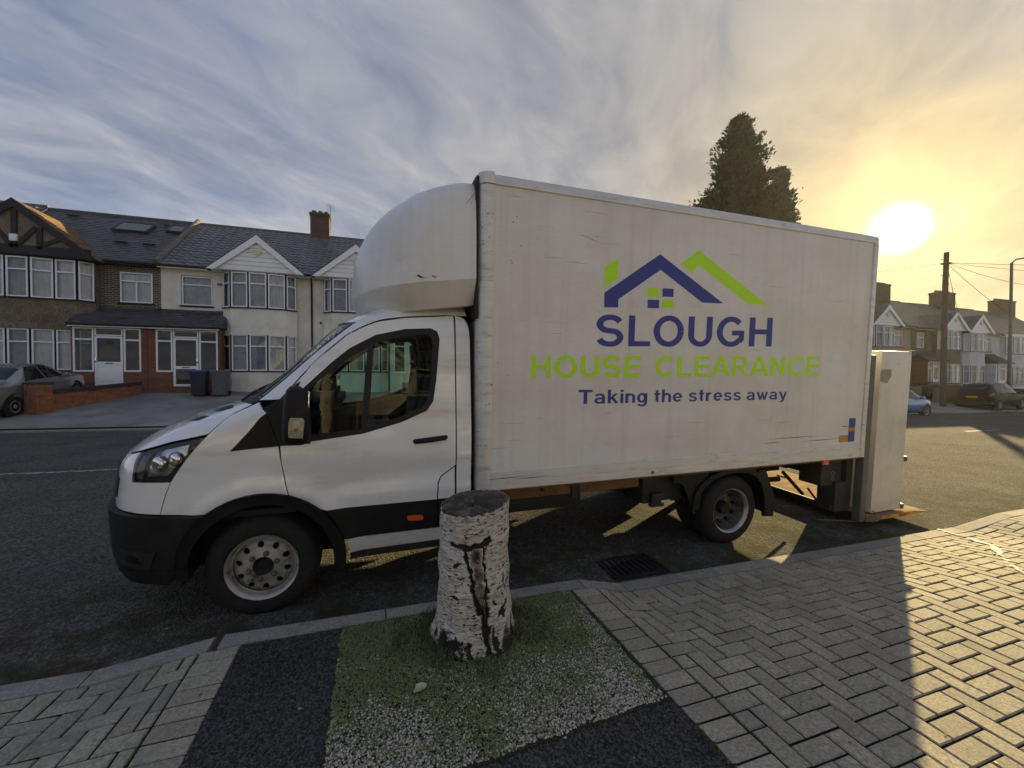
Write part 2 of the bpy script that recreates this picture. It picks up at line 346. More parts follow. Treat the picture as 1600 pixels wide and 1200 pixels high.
def cab_pt(q,z,off=0.0):
    hw=lerp_tab(CAB_HW,z)+off; lc=lerp_tab(CAB_LC,z)+off; xs=lerp_tab(CAB_XN,z)+lerp_tab(CAB_LC,z)
    if q>=xs: return (q,CY-hw,z)
    p=(xs-q)/RQ; s,c=math.sin(p),math.cos(p)
    r=(abs(s)**NEXP+abs(c)**NEXP)**(-1/NEXP)
    return (xs-lc*r*s,CY-hw*r*c,z)
# ------------------------------------------------------------------ ground
def sm(a, b, x):
    t = min(1, max(0, (x-a)/(b-a))); return t*t*(3-2*t)
def slope(x): return -.015*(max(-60, min(120, x))+.74)
KY0, KY1 = 2.86, 2.71                     # front and back edge of the near kerb
FK = 14.75                                # far kerb line
def road_z(x, y):
    c = (y-KY0)/(FK-KY0); return slope(x)+.17*4*c*(1-c)*(1 if c < .5 else .9)+(.02 if c > .5 else 0)*sm(.5, 1, c)
def kerb_h(x):                            # upstand of the near kerb: dropped at both crossings
    return .03+.085*sm(-1.45, -.80, x)*(1-sm(1.48, 1.86, x))+.085*sm(6.3, 7.2, x)
def path_z(x, y):
    k = kerb_h(x); f = 1-sm(1.75, KY1, y)
    return slope(x)+k+(.115-k)*f
def drive_z(x, y): return slope(x)+.12+.15*max(0, min(y, 21.3)-FK-.15)
def frange(a, b, st):
    n = max(1, round((b-a)/st)); return [a+(b-a)*i/n for i in range(n+1)]
def sheet(name, xs, ys, zf, m, parent=None, **k):
    mb = MB(); nx = len(xs)
    mb.v = [(x, y, zf(x, y)) for y in ys for x in xs]
    for j in range(len(ys)-1):
        for i in range(nx-1): mb.f.append([j*nx+i, j*nx+i+1, (j+1)*nx+i+1, (j+1)*nx+i]); mb.m.append(0)
    return mb.build(name, m, parent, smooth=180, recalc=False, **k)
mb = MB(); mb.quad((-900, -900, -2.6), (900, -900, -2.6), (900, 900, -2.6), (-900, 900, -2.6)); mb.build('ground', M['earth'], kind='structure')
xs = [-60, -45, -30, -20]+frange(-14, 14, .5)+[16, 18, 20, 24, 28, 34, 40, 50, 60, 80, 120]
road = sheet('road', xs, frange(KY0-.02, FK+.05, .5), road_z, M['road'], kind='structure')
drive = sheet('driveway', xs, frange(FK+.14, 21.3, .6)+[30, 60], drive_z, M['drive'], kind='structure')
# centre line dashes
for i, x in enumerate([-17.4, -11.4, -5.6, 6.3, 12.3, 18.3, 24.3]):
    mb = MB(); y = 7.95
    for a in frange(x, x+2.0, .5)[:-1]:
        mb.quad((a, y, road_z(a, y)+.004), (a+.5, y, road_z(a+.5, y)+.004), (a+.5, y+.10, road_z(a+.5, y+.1)+.004), (a, y+.10, road_z(a, y+.1)+.004))
    mb.build('lane_dash', M['linepaint'], road)
# far kerb
def kerb_run(parent, x0, x1, y0, y1, hf, length, seed, skip=()):
    r = random.Random(seed); x = x0; meshes = []
    while x < x1-.05:
        L = min(length, x1-x); g = .004
        a, b = x+g, x+L-g; z = [road_z(a, y0), road_z(b, y0)]; h = [hf(a), hf(b)]
        j = r.uniform(-.004, .004); mb = MB()
        # rounded arris on the road side
        vs = []
        for xx, zz, hh in ((a, z[0], h[0]), (b, z[1], h[1])):
            s = 1 if y0 < y1 else -1
            vs += [(xx, y0+j, zz-.1), (xx, y0+j, zz+hh-.022), (xx, y0+j+s*.008, zz+hh-.006), (xx, y0+j+s*.022, zz+hh), (xx, y1, zz+hh+.002), (xx, y1, zz-.1)]
        mb.add(vs, [(0, 1, 2, 3, 4, 5), (11, 10, 9, 8, 7, 6)]+[(i, (i+1) % 6, 6+(i+1) % 6, 6+i) for i in range(6)])
        mb.build('kerb_stone', M['kerb'], parent); x += L
fk = empty('far_kerb', (0, 0, 0), kind='structure')
kerb_run(fk, -20, 70, FK, FK+.15, lambda x: .12-.07*(1 if -13 < x < -3 else 0), 1.8, 3)
nk = empty('near_kerb', (0, 0, 0), kind='structure')
def nk_h(x): return kerb_h(x)
for a, b in ((-4.2, -3.29), (-3.29, -2.38), (-2.38, -1.47), (-1.47, -.90), (-.86, .06), (.06, .76), (.76, 1.48), (1.48, 1.86), (1.86, 2.78), (2.78, 3.70), (3.70, 4.62), (4.62, 5.54), (5.54, 6.3), (6.3, 7.2), (7.2, 8.1), (8.1, 9.0), (9, 9.9), (9.9, 12), (12, 16), (16, 22)):
    kerb_run(nk, a, b, KY0, KY1, nk_h, 5, int(a*10)+50)

# footway of dark asphalt between the two block paved crossings
PX0, PX1 = -.735, 1.365
def edge_r(y): return PX1+.05*sm(1.7, 1.2, y) if y < 1.7 else PX1
sheet('footway', frange(PX0, PX1+.02, .1), frange(-2.5, KY1-.003, .12), lambda x, y: path_z(x, y)-.003, M['footway'], kind='structure')

# block paving: 90 degree herringbone of 200 x 100 blocks, one object a block
def clip(poly, axis, lim, keep_greater):
    out = []
    for i in range(len(poly)):
        a, b = poly[i], poly[(i+1) % len(poly)]
        ia = (a[axis] >= lim) == keep_greater; ib = (b[axis] >= lim) == keep_greater
        if ia: out.append(a)
        if ia != ib:
            t = (lim-a[axis])/(b[axis]-a[axis]); out.append((a[0]+(b[0]-a[0])*t, a[1]+(b[1]-a[1])*t))
    return out
U_ = .103
def block_verts(poly, zf, dz, tilt):
    # poly is an axis aligned rectangle in plan: shrink for the joint, chamfer the top
    x0 = min(p[0] for p in poly)+.0044; x1 = max(p[0] for p in poly)-.0044; y0 = min(p[1] for p in poly)+.0044; y1 = max(p[1] for p in poly)-.0044
    c = .005; vs = []
    for ins, down in ((0, .05), (0, .0065), (c, 0.)):
        for x, y in ((x0+ins, y0+ins), (x1-ins, y0+ins), (x1-ins, y1-ins), (x0+ins, y1-ins)):
            vs.append((x, y, zf(x, y)+dz-down+(x-(x0+x1)/2)*tilt[0]+(y-(y0+y1)/2)*tilt[1]))
    fs = [(8, 9, 10, 11)]
    for i in range(4):
        for l in (0, 4): fs.append((l+i, l+(i+1) % 4, l+4+(i+1) % 4, l+4+i))
    return vs, fs, (x0, x1, y0, y1)   # faces: top, then sides, then chamfer
def paving(name, x0, x1, y0, y1, border_x, label_side, view, seed):
    root = sheet(name, frange(x0, x1, .25), frange(y0, y1, .12), lambda x, y: path_z(x, y)-.015, M['joint'], kind='structure')
    r = random.Random(seed); rects = []
    y = y1
    while y > y0:                                           # border course, blocks laid across
        bx0, bx1 = border_x; rects.append([(bx0, y-U_), (bx1, y-U_), (bx1, y), (bx0, y)]); y -= U_
    fx0, fx1 = (border_x[1], x1) if border_x[0] <= x0+.01 else (x0, border_x[0])
    ox, oy = (fx0, y1)
    nX, nY = int((x1-x0)/U_)+6, int((y1-y0)/U_)+6
    for i in range(-nX-8, nX+8):
        for j in range(-nY-8, nY+8):
            c = (i-j) % 4
            if c == 0: q = (i, j, 2, 1)
            elif c == 2: q = (i, j-1, 1, 2)
            else: continue
            if c == 2: q = (i, j-1, 1, 2)
            a, b = ox+q[0]*U_, oy+q[1]*U_
            p = [(a, b), (a+q[2]*U_, b), (a+q[2]*U_, b+q[3]*U_), (a, b+q[3]*U_)]
            for ax, lim, kg in ((0, fx0, True), (0, fx1, False), (1, y0, True), (1, y1, False)):
                if p: p = clip(p, ax, lim, kg)
            if len(p) >= 4:
                w_ = max(v[0] for v in p)-min(v[0] for v in p); h_ = max(v[1] for v in p)-min(v[1] for v in p)
                if w_ > .02 and h_ > .02: rects.append(p)
    def key(p):
        cx = sum(v[0] for v in p)/len(p); cy = sum(v[1] for v in p)/len(p)
        ang = math.degrees(math.atan2(cx, cy))-18.48; dep = math.hypot(cx, cy)*math.cos(R(ang))
        seen = abs(ang) < 53 and dep > 1.45
        return (0 if seen else 1, dep)
    rects.sort(key=key)
    stuff = MB()
    for n_, p in enumerate(rects):
        vs, fs, bb = block_verts(p, path_z, r.uniform(-.002, .0025), (r.uniform(-.012, .012), r.uniform(-.012, .012)))
        if n_ < 299 and key(p)[0] == 0:
            c = Vector(((bb[0]+bb[1])/2, (bb[2]+bb[3])/2, path_z((bb[0]+bb[1])/2, (bb[2]+bb[3])/2)))
            mb = MB().add([Vector(v)-c for v in vs], fs); mb.m = [0]+[1, 0]*4; o = mb.build('paving_block', [M['block'], M['joint']], root, recalc=False); o.location = c
        else: stuff.add(vs, fs); stuff.m[-9:] = [0]+[1, 0]*4
    if stuff.v: stuff.build('paving_blocks', [M['block'], M['joint']], root, recalc=False, kind='stuff')
    return root
pave_r = paving('block_paving', PX1, 9.0, -2.2, KY1-.002, (PX1, PX1+.205), 'r', None, 5)
pave_l = paving('block_paving', -4.2, PX0, -1.2, KY1-.002, (PX0-.205, PX0), 'l', None, 9)
# beyond the crossing the footway goes on in asphalt
sheet('footway', frange(9.0, 60, 1.5), frange(-2.2, KY1, .4), path_z, M['footway'], kind='structure')
sheet('footway', frange(-40, -4.2, 1.5), frange(-2.2, KY1, .4), path_z, M['footway'], kind='structure')
sheet('verge', frange(-60, 60, 3), [-70, -30, -14, -9, -5, -2.2], lambda x, y: slope(x)+.115+(.05 if y < -2.3 else 0), M['drive'], kind='structure')

# spilt white paint trail on the right paving
r = random.Random(3)
def at_ground(u, v):
    return None
trail = [(6.03, 2.84), (6.01, 2.67), (5.89, 2.37), (5.67, 2.24), (5.28, 2.02), (5.1, 1.86), (4.9, 1.65)]
mb = MB()
for (a, b), (c, d) in zip(trail, trail[1:]):
    n = int(math.hypot(c-a, d-b)/.03)
    for i in range(n):
        if r.random() < .16: continue
        t = i/n; x = a+(c-a)*t+r.uniform(-.012, .012); y = b+(d-b)*t+r.uniform(-.012, .012)
        rad = r.uniform(.014, .030)*(1.5 if 5.6 < x < 5.95 else 1); k = 7; z0 = path_z(x, y)+.0075
        pts = [(x+rad*r.uniform(.6, 1.3)*math.cos(2*math.pi*q/k), y+rad*r.uniform(.5, 1.1)*math.sin(2*math.pi*q/k), z0+r.uniform(0, .0006)) for q in range(k)]
        mb.add(pts, [tuple(range(k))])
M['spill'] = mat('white_spill', (.62, .60, .54), .8, var=.15, scale=40)
mb.build('paint_spill', M['spill'], pave_r, recalc=False)

# ------------------------------------------------------------------ gravel bed
GX0, GX1, GY0, GY1 = -.20, 1.335, 1.60, KY1-.01
def bed_z(x, y): return path_z(x, y)+.002+.012*math.exp(-(((x-.54)/.45)**2+((y-2.4)/.4)**2))
def bed_in(x, y):
    return GX0+.005*math.sin(y*29) < x < GX1+.006*math.sin(y*31+1) and 1.557+.062*x+.006*math.sin(x*23) < y < GY1
def bed_y(x): return 1.557+.062*x+.004*math.sin(x*23)
sx_ = frange(GX0-.01, GX1+.01, .05); sv_ = frange(0, 1, .06); mb = MB()
mb.v = [(x, bed_y(x)-.012+(GY1-bed_y(x)+.012)*t, bed_z(x, bed_y(x)-.012+(GY1-bed_y(x)+.012)*t)) for t in sv_ for x in sx_]; k_ = len(sx_)
for j in range(len(sv_)-1):
    for i in range(k_-1): mb.f.append([j*k_+i, j*k_+i+1, (j+1)*k_+i+1, (j+1)*k_+i]); mb.m.append(0)
mb.build('planting_bed', M['soil'], smooth=180, recalc=False, kind='structure')
import numpy as np
rs = np.random.RandomState(4)
def nfield(x, y, s, seed):                       # cheap value noise
    q = np.random.RandomState(seed).rand(64, 64); X = x*s; Y = y*s
    xi = np.floor(X).astype(int); yi = np.floor(Y).astype(int); fx = X-xi; fy = Y-yi; fx = fx*fx*(3-2*fx); fy = fy*fy*(3-2*fy)
    g = lambda a, b: q[a % 64, b % 64]
    return (g(xi, yi)*(1-fx)+g(xi+1, yi)*fx)*(1-fy)+(g(xi, yi+1)*(1-fx)+g(xi+1, yi+1)*fx)*fy
def green(x, y):                                 # where moss has overgrown the gravel
    d = np.hypot((x-.54)/.62, (y-2.42)/.50)
    g = 1.58-d*.54+.75*(nfield(x, y, 6, 1)-.5)+.5*(nfield(x, y, 14, 2)-.5)+.35*np.clip((y-2.15)/.5, -1, 1)
    g += .25*np.exp(-((x-.0)/.2)**2)*np.clip((y-1.75)/.5, 0, 1)+.35*np.exp(-((x-.45)/.05)**2)*(y < 1.9)
    return g
def scatter(n, seed):
    q = np.random.RandomState(seed); x = q.uniform(GX0-.02, GX1+.03, n); y = q.uniform(1.53, GY1, n)
    ok = np.array([bed_in(a, b) and math.hypot(a-.54, b-2.42) > .2 for a, b in zip(x, y)]); return x[ok], y[ok]
ico = [(0, 0, 1), (.894, 0, .447), (.276, .851, .447), (-.724, .526, .447), (-.724, -.526, .447), (.276, -.851, .447), (.724, .526, -.447), (-.276, .851, -.447), (-.894, 0, -.447), (-.276, -.851, -.447), (.724, -.526, -.447), (0, 0, -1)]
icf = [(0,1,2),(0,2,3),(0,3,4),(0,4,5),(0,5,1),(1,6,2),(2,7,3),(3,8,4),(4,9,5),(5,10,1),(6,7,2),(7,8,3),(8,9,4),(9,10,5),(10,6,1)]
def mass(name, V, F, mi, mats, **k):
    me = bpy.data.meshes.new(name); me.vertices.add(len(V)); me.vertices.foreach_set('co', V.ravel().astype(np.float32))
    n = F.shape[1]; me.loops.add(F.size); me.loops.foreach_set('vertex_index', F.ravel().astype(np.int32))
    me.polygons.add(len(F)); me.polygons.foreach_set('loop_start', np.arange(len(F), dtype=np.int32)*n)
    for m in mats: me.materials.append(m)
    if mi is not None: me.polygons.foreach_set('material_index', mi.astype(np.int32))
    me.update(calc_edges=True); me.validate(); return obj(name, me, **k)
M['peb1'] = mat('pebble_pale', (.56, .53, .45), .85, var=.15, scale=90, coord='World')
M['peb2'] = mat('pebble_buff', (.33, .29, .20), .85, var=.2, scale=90, coord='World')
M['peb3'] = mat('pebble_grey', (.13, .125, .115), .85, var=.2, scale=90, coord='World')
M['peb4'] = mat('pebble_mossy', (.20, .22, .09), .9, var=.3, scale=90, coord='World')
def pebbles():
    x, y = scatter(42000, 11); n = len(x); q = np.random.RandomState(5)
    base = np.array(ico); s = q.uniform(.0028, .0064, (n, 1, 3))*np.array([1.15, 1, .75]); ang = q.uniform(0, 6.28, n)
    P = base[None]*s*(1+q.uniform(-.25, .25, (n, 12, 1)))
    c, sn = np.cos(ang)[:, None], np.sin(ang)[:, None]
    X = P[..., 0]*c-P[..., 1]*sn; Y = P[..., 0]*sn+P[..., 1]*c
    z = np.array([bed_z(a, b) for a, b in zip(x, y)])+.002+q.uniform(0, .005, n)
    V = np.stack([X+x[:, None], Y+y[:, None], P[..., 2]+z[:, None]], -1).reshape(-1, 3)
    F = (np.array(icf)[None]+12*np.arange(n)[:, None, None]).reshape(-1, 3)
    g = green(x, y)+q.uniform(-.6, .6, n)
    m = np.where(g > .66, 3, q.choice([0, 0, 0, 1, 1, 2], n)); return mass('gravel', V, F, np.repeat(m, len(icf)), [M['peb1'], M['peb2'], M['peb3'], M['peb4']], kind='stuff')
tag(pebbles(), 'pale gravel chippings filling the bed around the birch stump', 'gravel')
def blades(name, n, seed, hmin, hmax, wid, fn, mats, lean=.5, jit_=.2):
    x, y = scatter(n, seed); q = np.random.RandomState(seed+1); p = fn(x, y)+q.uniform(-jit_, jit_, len(x)); k = p > .62; x, y, p = x[k], y[k], p[k]; n = len(x)
    h = q.uniform(hmin, hmax, n)*np.clip(p, .6, 1.2); a = q.uniform(0, 6.28, n); t = q.uniform(0, 6.28, n); ln = q.uniform(.15, lean, n)*h
    z = np.array([bed_z(i, j) for i, j in zip(x, y)]); dx, dy = np.cos(a)*wid, np.sin(a)*wid; lx, ly = np.cos(t)*ln, np.sin(t)*ln
    V = np.stack([np.stack([x-dx, y-dy, z], -1), np.stack([x+dx, y+dy, z], -1), np.stack([x+dx*.7+lx*.4, y+dy*.7+ly*.4, z+h*.6], -1), np.stack([x-dx*.7+lx*.4, y-dy*.7+ly*.4, z+h*.6], -1), np.stack([x+lx, y+ly, z+h], -1)], 1).reshape(-1, 3)
    b = 5*np.arange(n)[:, None]; F = np.concatenate([b+np.array([0, 1, 2]), b+np.array([0, 2, 3]), b+np.array([3, 2, 4])], 0)
    mi = np.tile(q.choice(len(mats), n), 3); return mass(name, V, F, mi, mats, kind='stuff')
M['grass2'] = mat('grass_blade_pale', (.19, .21, .085), .7, var=.4, scale=9, coord='World'); M['grass3'] = mat('grass_blade_dark', (.045, .07, .024), .7, var=.4, scale=9, coord='World')
tag(blades('moss', 62000, 21, .005, .013, .0022, green, [M['moss'], M['moss'], M['grass2'], M['grass3'], M['grass3']], .8, .75), 'green moss creeping over the gravel round the stump', 'moss')
def near_stump(x, y):
    d = np.hypot(x-.54, (y-2.42)*1.05); a = np.arctan2(y-2.42, x-.54)
    return 1.25-np.clip((d-.2)/.26, 0, 2)*.8+.7*(nfield(x, y, 9, 8)-.5)
tag(blades('grass', 26000, 31, .02, .055, .0022, near_stump, [M['grass'], M['grass3'], M['grass3'], M['grass2']], .9), 'short tufted grass growing round the foot of the birch stump', 'grass')
def edge_moss():
    q = np.random.RandomState(77); X, Y = [], []
    def run(x0, y0, x1, y1, n, sp):
        t = q.rand(n); a = nfield(t*9+x0*7, t*3+y0*5+20, 1.0, 9) > .42; t = t[a]; X.append(x0+(x1-x0)*t+q.normal(0, sp, len(t))); Y.append(y0+(y1-y0)*t+q.normal(0, sp, len(t)))
    run(PX1-.005, 1.3, PX1-.005, 2.69, 2600, .007); run(PX0+.0, 1.0, PX0, 2.68, 2200, .006); run(PX0-.207, 1.0, PX0-.207, 2.68, 1200, .003); run(-.72, KY1-.012, 1.36, KY1-.012, 2400, .007); run(GX0-.005, 1.55, GX0-.005, 2.68, 1500, .008); run(PX1+.206, 1.2, PX1+.206, 2.68, 900, .003); run(-.2, 1.545, 1.34, 1.635, 1500, .010)
    x, y = np.concatenate(X), np.concatenate(Y); n = len(x); h = q.uniform(.004, .013, n); a = q.uniform(0, 6.28, n); w_ = .0022; z = np.array([path_z(i, j) for i, j in zip(x, y)])-.004
    dx, dy = np.cos(a)*w_, np.sin(a)*w_; lx, ly = q.normal(0, .004, n), q.normal(0, .004, n)
    V = np.stack([np.stack([x-dx, y-dy, z], -1), np.stack([x+dx, y+dy, z], -1), np.stack([x+lx, y+ly, z+h], -1)], 1).reshape(-1, 3)
    return mass('moss', V, np.arange(len(V)).reshape(-1, 3), q.choice(3, n), [M['moss'], M['grass2'], M['grass3']], kind='stuff')
tag(edge_moss(), 'thin lines of moss along the edges of paving and kerb', 'moss')
def flakes():
    q = random.Random(41); mb = MB()
    for _ in range(240):
        k_ = q.random()
        if k_ < .45: x, y = q.uniform(-5.5, 5), q.uniform(2.95, 6.0); z = road_z(x, y)
        else:
            x, y = q.uniform(-1.8, 4), q.uniform(.9, 2.65); z = path_z(x, y)
            if bed_in(x, y): continue
        s_ = q.uniform(.003, .010)*(1.5 if q.random() < .12 else 1); a = q.uniform(0, 6.28)
        pts = [(x+s_*q.uniform(.5, 1.2)*math.cos(a+i*1.257), y+s_*q.uniform(.4, 1.)*math.sin(a+i*1.257), z+.0035+q.uniform(0, .003)) for i in range(5)]
        mb.add(pts, [(0, 1, 2, 3, 4)], 0 if q.random() < .5 else 1)
    return mb.build('litter_flakes', [M['peb1'], M['leafbrown']], recalc=False, kind='stuff')
M['leafbrown'] = mat('dead_leaf', (.16, .10, .05), .8, var=.4, scale=60)
tag(flakes(), 'pale chips and bits of dead leaf scattered on road and footway', 'litter')
# leaves and scraps lying on the bed
def leaf(name, x, y, s, rot, m, label, cat, curl=.25):
    mb = MB(); pts = [(0, 0), (.35, .32), (.75, .26), (1, 0), (.72, -.30), (.3, -.28)]
    vs = []
    for a, b in pts: vs.append(((a-.5)*s, b*s, abs(b)*s*curl+s*.08))
    vs.append((-.15*s, 0, 0)); vs.append((.2*s, 0, .01*s))
    mb.add(vs, [(0, 6, 1), (1, 6, 7), (1, 7, 2), (2, 7, 3), (3, 7, 4), (4, 7, 5), (5, 7, 6), (5, 6, 0)])
    o = mb.build(name, m, smooth=180, label=label, cat=cat); o.location = (x, y, bed_z(x, y)+.012); o.rotation_euler = (.1, -.08, rot); return o
M['leaf'] = mat('pale_yellow_leaf', (.42, .45, .26), .7, var=.2, scale=60); M['leaf2'] = mat('dull_green_leaf', (.25, .30, .12), .7, var=.2, scale=60); M['scrap'] = mat('lilac_paper', (.45, .44, .58), .7, var=.1)
leaf('fallen_leaf', .205, 2.03, .075, .4, M['leaf'], 'largest pale yellow leaf lying in the moss left of the stump', 'leaf', .5)
leaf('fallen_leaf', .245, 1.92, .035, 1.2, M['leaf2'], 'small green leaf between the pale leaf and the gravel', 'leaf')
leaf('fallen_leaf', .45, 1.845, .022, 2.2, M['leaf'], 'tiny cream leaf lying on moss in front of the stump', 'leaf')
leaf('paper_scrap', .86, 2.03, .03, .8, M['scrap'], 'crumpled lilac paper scrap in the grass right of the stump', 'litter', .6)

# ------------------------------------------------------------------ drain
def drain():
    x0, x1, y0, y1 = 1.88, 2.42, 2.93, 3.30; z = road_z(2.1, 3.1)
    rt = empty('drain_grate', (2.15, 3.1, z), label='black iron drain grate set in the road beside the kerb', cat='drain')
    w_, h_ = (x1-x0)/2, (y1-y0)/2; mb = MB()
    mb.bbox(-w_, w_, -h_, -h_+.035, -.02, .012, .004).bbox(-w_, w_, h_-.035, h_, -.02, .012, .004).bbox(-w_, -w_+.035, -h_+.035, h_-.035, -.02, .012, .004).bbox(w_-.035, w_, -h_+.035, h_-.035, -.02, .012, .004)
    mb.build('frame', M['iron'], rt)
    mb = MB(); mb.quad((-w_, -h_, .004), (w_, -h_, .004), (w_, h_, .004), (-w_, h_, .004)); mb.build('pit', M['pit'], rt, recalc=False)
    n = 8; st = (2*w_-.07)/n; bar = MB().bbox(-st*.27, st*.27, -h_+.036, h_-.036, -.0, .011, .003).mesh('bar', M['iron'])
    for i in range(n): o = obj('bar', bar, rt); o.location = (-w_+.035+st*(i+.5), 0, 0)
M['iron'] = mat('cast_iron', (.022, .020, .018), .6, .3, var=.4, scale=20, dirt=(.045, .04, .03), dscale=9); M['pit'] = mat('pit_dark', (.004, .004, .004), 1.)
drain()

# ------------------------------------------------------------------ birch stump
def birch():
    cx, cy = .562, 2.40; z0 = path_z(cx, cy)-.01; H = .815
    rt = empty('birch_stump', (cx, cy, z0), label='cut white birch stump with cracked papery bark in the gravel bed', cat='tree stump')
    nt_, nh = 260, 220; me = bpy.data.meshes.new('bark')
    segs = [((-.72, .80), (-.42, .775), .03), ((-.42, .775), (-.36, .70), .035), ((.22, .83), (.05, .79), .035), ((.05, .79), (.06, .70), .03), ((-.42, .775), (.10, .785), .028), ((-.36, .70), (-.30, .55), .035), ((-.30, .55), (-.12, .36), .045), ((-.12, .36), (.06, .15), .05), ((.06, .15), (.10, .0), .06), ((.06, .70), (.12, .50), .03), ((.12, .50), (.10, .30), .035), ((.10, .30), (.06, .15), .04)]
    brown = [((-.15, .72), (-.08, .55), .12), ((-.08, .55), (.0, .35), .10), ((.0, .35), (.06, .2), .07)]
    dark = [((-.78, .09), (-.55, .12), .06), ((-.60, .16), (-.50, .06), .035), ((-.42, .11), (-.30, .02), .045), ((.24, .19), (.34, .02), .05), ((.52, .27), (.80, .31), .03), ((.62, .255), (.70, .26), .03), ((.55, .42), (.60, .38), .02), ((.75, .40), (.9, .46), .02), ((-.65, .66), (-.52, .67), .03), ((.30, .37), (.38, .34), .02), ((.65, .50), (.70, .42), .022), ((.75, .80), (.95, .86), .02), ((-.6, .56), (-.5, .57), .012), ((-.7, .43), (-.62, .43), .012), ((-.9, .12), (-.8, .0), .09), ((.9, .1), (.8, .0), .06)]
    def sd(p, a, b, asp=1.0):
        ax, ay = a; bx, by = b; vx, vy = bx-ax, (by-ay)*2.0; wx, wy = p[0]-ax, (p[1]-ay)*2.0
        t = max(0, min(1, (wx*vx+wy*vy)/(vx*vx+vy*vy+1e-9))); return math.hypot(wx-t*vx, wy-t*vy)
    gq = np.random.RandomState(6).rand(128, 128)
    def vn(x, y):
        xi, yi = math.floor(x), math.floor(y); fx, fy = x-xi, y-yi; fx = fx*fx*(3-2*fx); fy = fy*fy*(3-2*fy); g = lambda a, b: gq[a % 128, b % 128]
        return (g(xi, yi)*(1-fx)+g(xi+1, yi)*fx)*(1-fy)+(g(xi, yi+1)*(1-fx)+g(xi+1, yi+1)*fx)*fy
    q = random.Random(2); ph = [q.uniform(0, 6.28) for _ in range(9)]
    vs, cols = [], []
    for j in range(nh+1):
        h = j/nh
        for i in range(nt_):
            t = 2*math.pi*i/nt_
            # front of the stump faces the camera (-y); nx runs left to right as seen from there
            nx = math.cos(t) if math.sin(t) < 0 else 9
            rad = .200+.012*(1-h)+.038*math.exp(-h*7.5)+.006*math.sin(2*t+ph[0])+.005*math.sin(3*t+ph[1]+h*2)
            rad += .035*math.exp(-h*10)*(.5+.5*math.sin(5*t+ph[2]))+.003*math.sin(9*t+ph[3]+h*9)+.004*math.sin(h*23+t*2)*math.sin(3*t+ph[4])
            jit = (.10 if h > .25 else .16)*(vn(t*3, h*9)-.5)+.10*(vn(t*9+5, h*24)-.5)+.06*(vn(t*22+9, h*60)-.5); h0 = h; h = h+.03*(vn(t*8+3, h*20+7)-.5)
            cr_ = br = dk = 0.
            if nx < 5:
                p = (nx+jit, h)
                cr_ = max(0, max(1-sd(p, a, b)/(w_*1.7) for a, b, w_ in segs)); br = max(0, max(1-sd(p, a, b)/(w_*1.3) for a, b, w_ in brown)); dk = max(0, max(1-sd(p, a, b)/(w_*1.5) for a, b, w_ in dark))
            base = max(0, 1-(h/.10)*(1.2+.8*math.sin(4*t+ph[7])))
            h = h0
            rad += .0045*(vn(t*5+2, h*85)-.5)+.006*(vn(t*9, h*14+3)-.5)+.003*(vn(t*30, h*40)-.5)
            rad -= .016*min(1, cr_*1.6)+.006*min(1, dk*1.5); rad += .006*min(1, br*1.5)*(1-min(1, cr_*1.5))
            top = 0
            vs.append((rad*math.cos(t)*1.03, rad*math.sin(t), h*(H+.02*math.cos(t)+.012*math.sin(t))+(.010*(vn(t*7, 3)-.5)+.008*(vn(t*19, 9)-.5))*h**8)); cols.append((min(1, cr_*1.8+max(0, dk)*1.7), min(1, br*1.8), min(1, base*1.3)))
    fs = [(j*nt_+i, j*nt_+(i+1) % nt_, (j+1)*nt_+(i+1) % nt_, (j+1)*nt_+i) for j in range(nh) for i in range(nt_)]
    me.from_pydata(vs, [], fs); ca = me.color_attributes.new('wear', 'FLOAT_COLOR', 'POINT')
    ca.data.foreach_set('color', [c for k in cols for c in (*k, 1)]); me.polygons.foreach_set('use_smooth', [True]*len(fs))
    m, nt, p = new_mat('birch_bark')
    at = nt.nodes.new('ShaderNodeVertexColor'); at.layer_name = 'wear'; s = nt.nodes.new('ShaderNodeSeparateColor'); nt.links.new(at.outputs[0], s.inputs[0])
    big = nz(nt, 3.2, 4, .6, stretch=(1, 1, 4)); len_ = nz(nt, 17, 7, .72, stretch=(1, 1, 7)); fine = nz(nt, 75, 6, .75, stretch=(1, 1, 4)); spot = nz(nt, 26, 3, .6, stretch=(1, 1, 2.4))
    c = cr(nt, big.outputs['Fac'], [(.3, (.56, .51, .42)), (.5, (.70, .67, .60)), (.7, (.82, .80, .76))])
    c = mixc(nt, cr(nt, len_.outputs['Fac'], [(.52, 0.), (.58, .85)]), c, (.20, .155, .10))
    c = mixc(nt, cr(nt, fine.outputs['Fac'], [(.54, 0.), (.63, .85)]), c, (.10, .08, .06))
    c = mixc(nt, cr(nt, spot.outputs['Fac'], [(.60, 0.), (.63, 1.)]), c, (.014, .018, .015))
    bn = nz(nt, 22, 6, .75); c = mixc(nt, s.outputs[1], c, cr(nt, bn.outputs['Fac'], [(.38, (.03, .020, .012)), (.5, (.12, .085, .05)), (.62, (.36, .30, .22))]))
    def thr(sock, n_, lo, hi):
        a = nt.nodes.new('ShaderNodeMath'); a.operation = 'MULTIPLY_ADD'; nt.links.new(n_.outputs['Fac'], a.inputs[0]); a.inputs[1].default_value = 2.2; a.inputs[2].default_value = -1.1
        a2 = nt.nodes.new('ShaderNodeMath'); a2.operation = 'MULTIPLY_ADD'; nt.links.new(fine.outputs['Fac'], a2.inputs[0]); a2.inputs[1].default_value = 2.4; a2.inputs[2].default_value = -1.2
        a3 = nt.nodes.new('ShaderNodeMath'); a3.operation = 'ADD'; nt.links.new(a.outputs[0], a3.inputs[0]); nt.links.new(a2.outputs[0], a3.inputs[1])
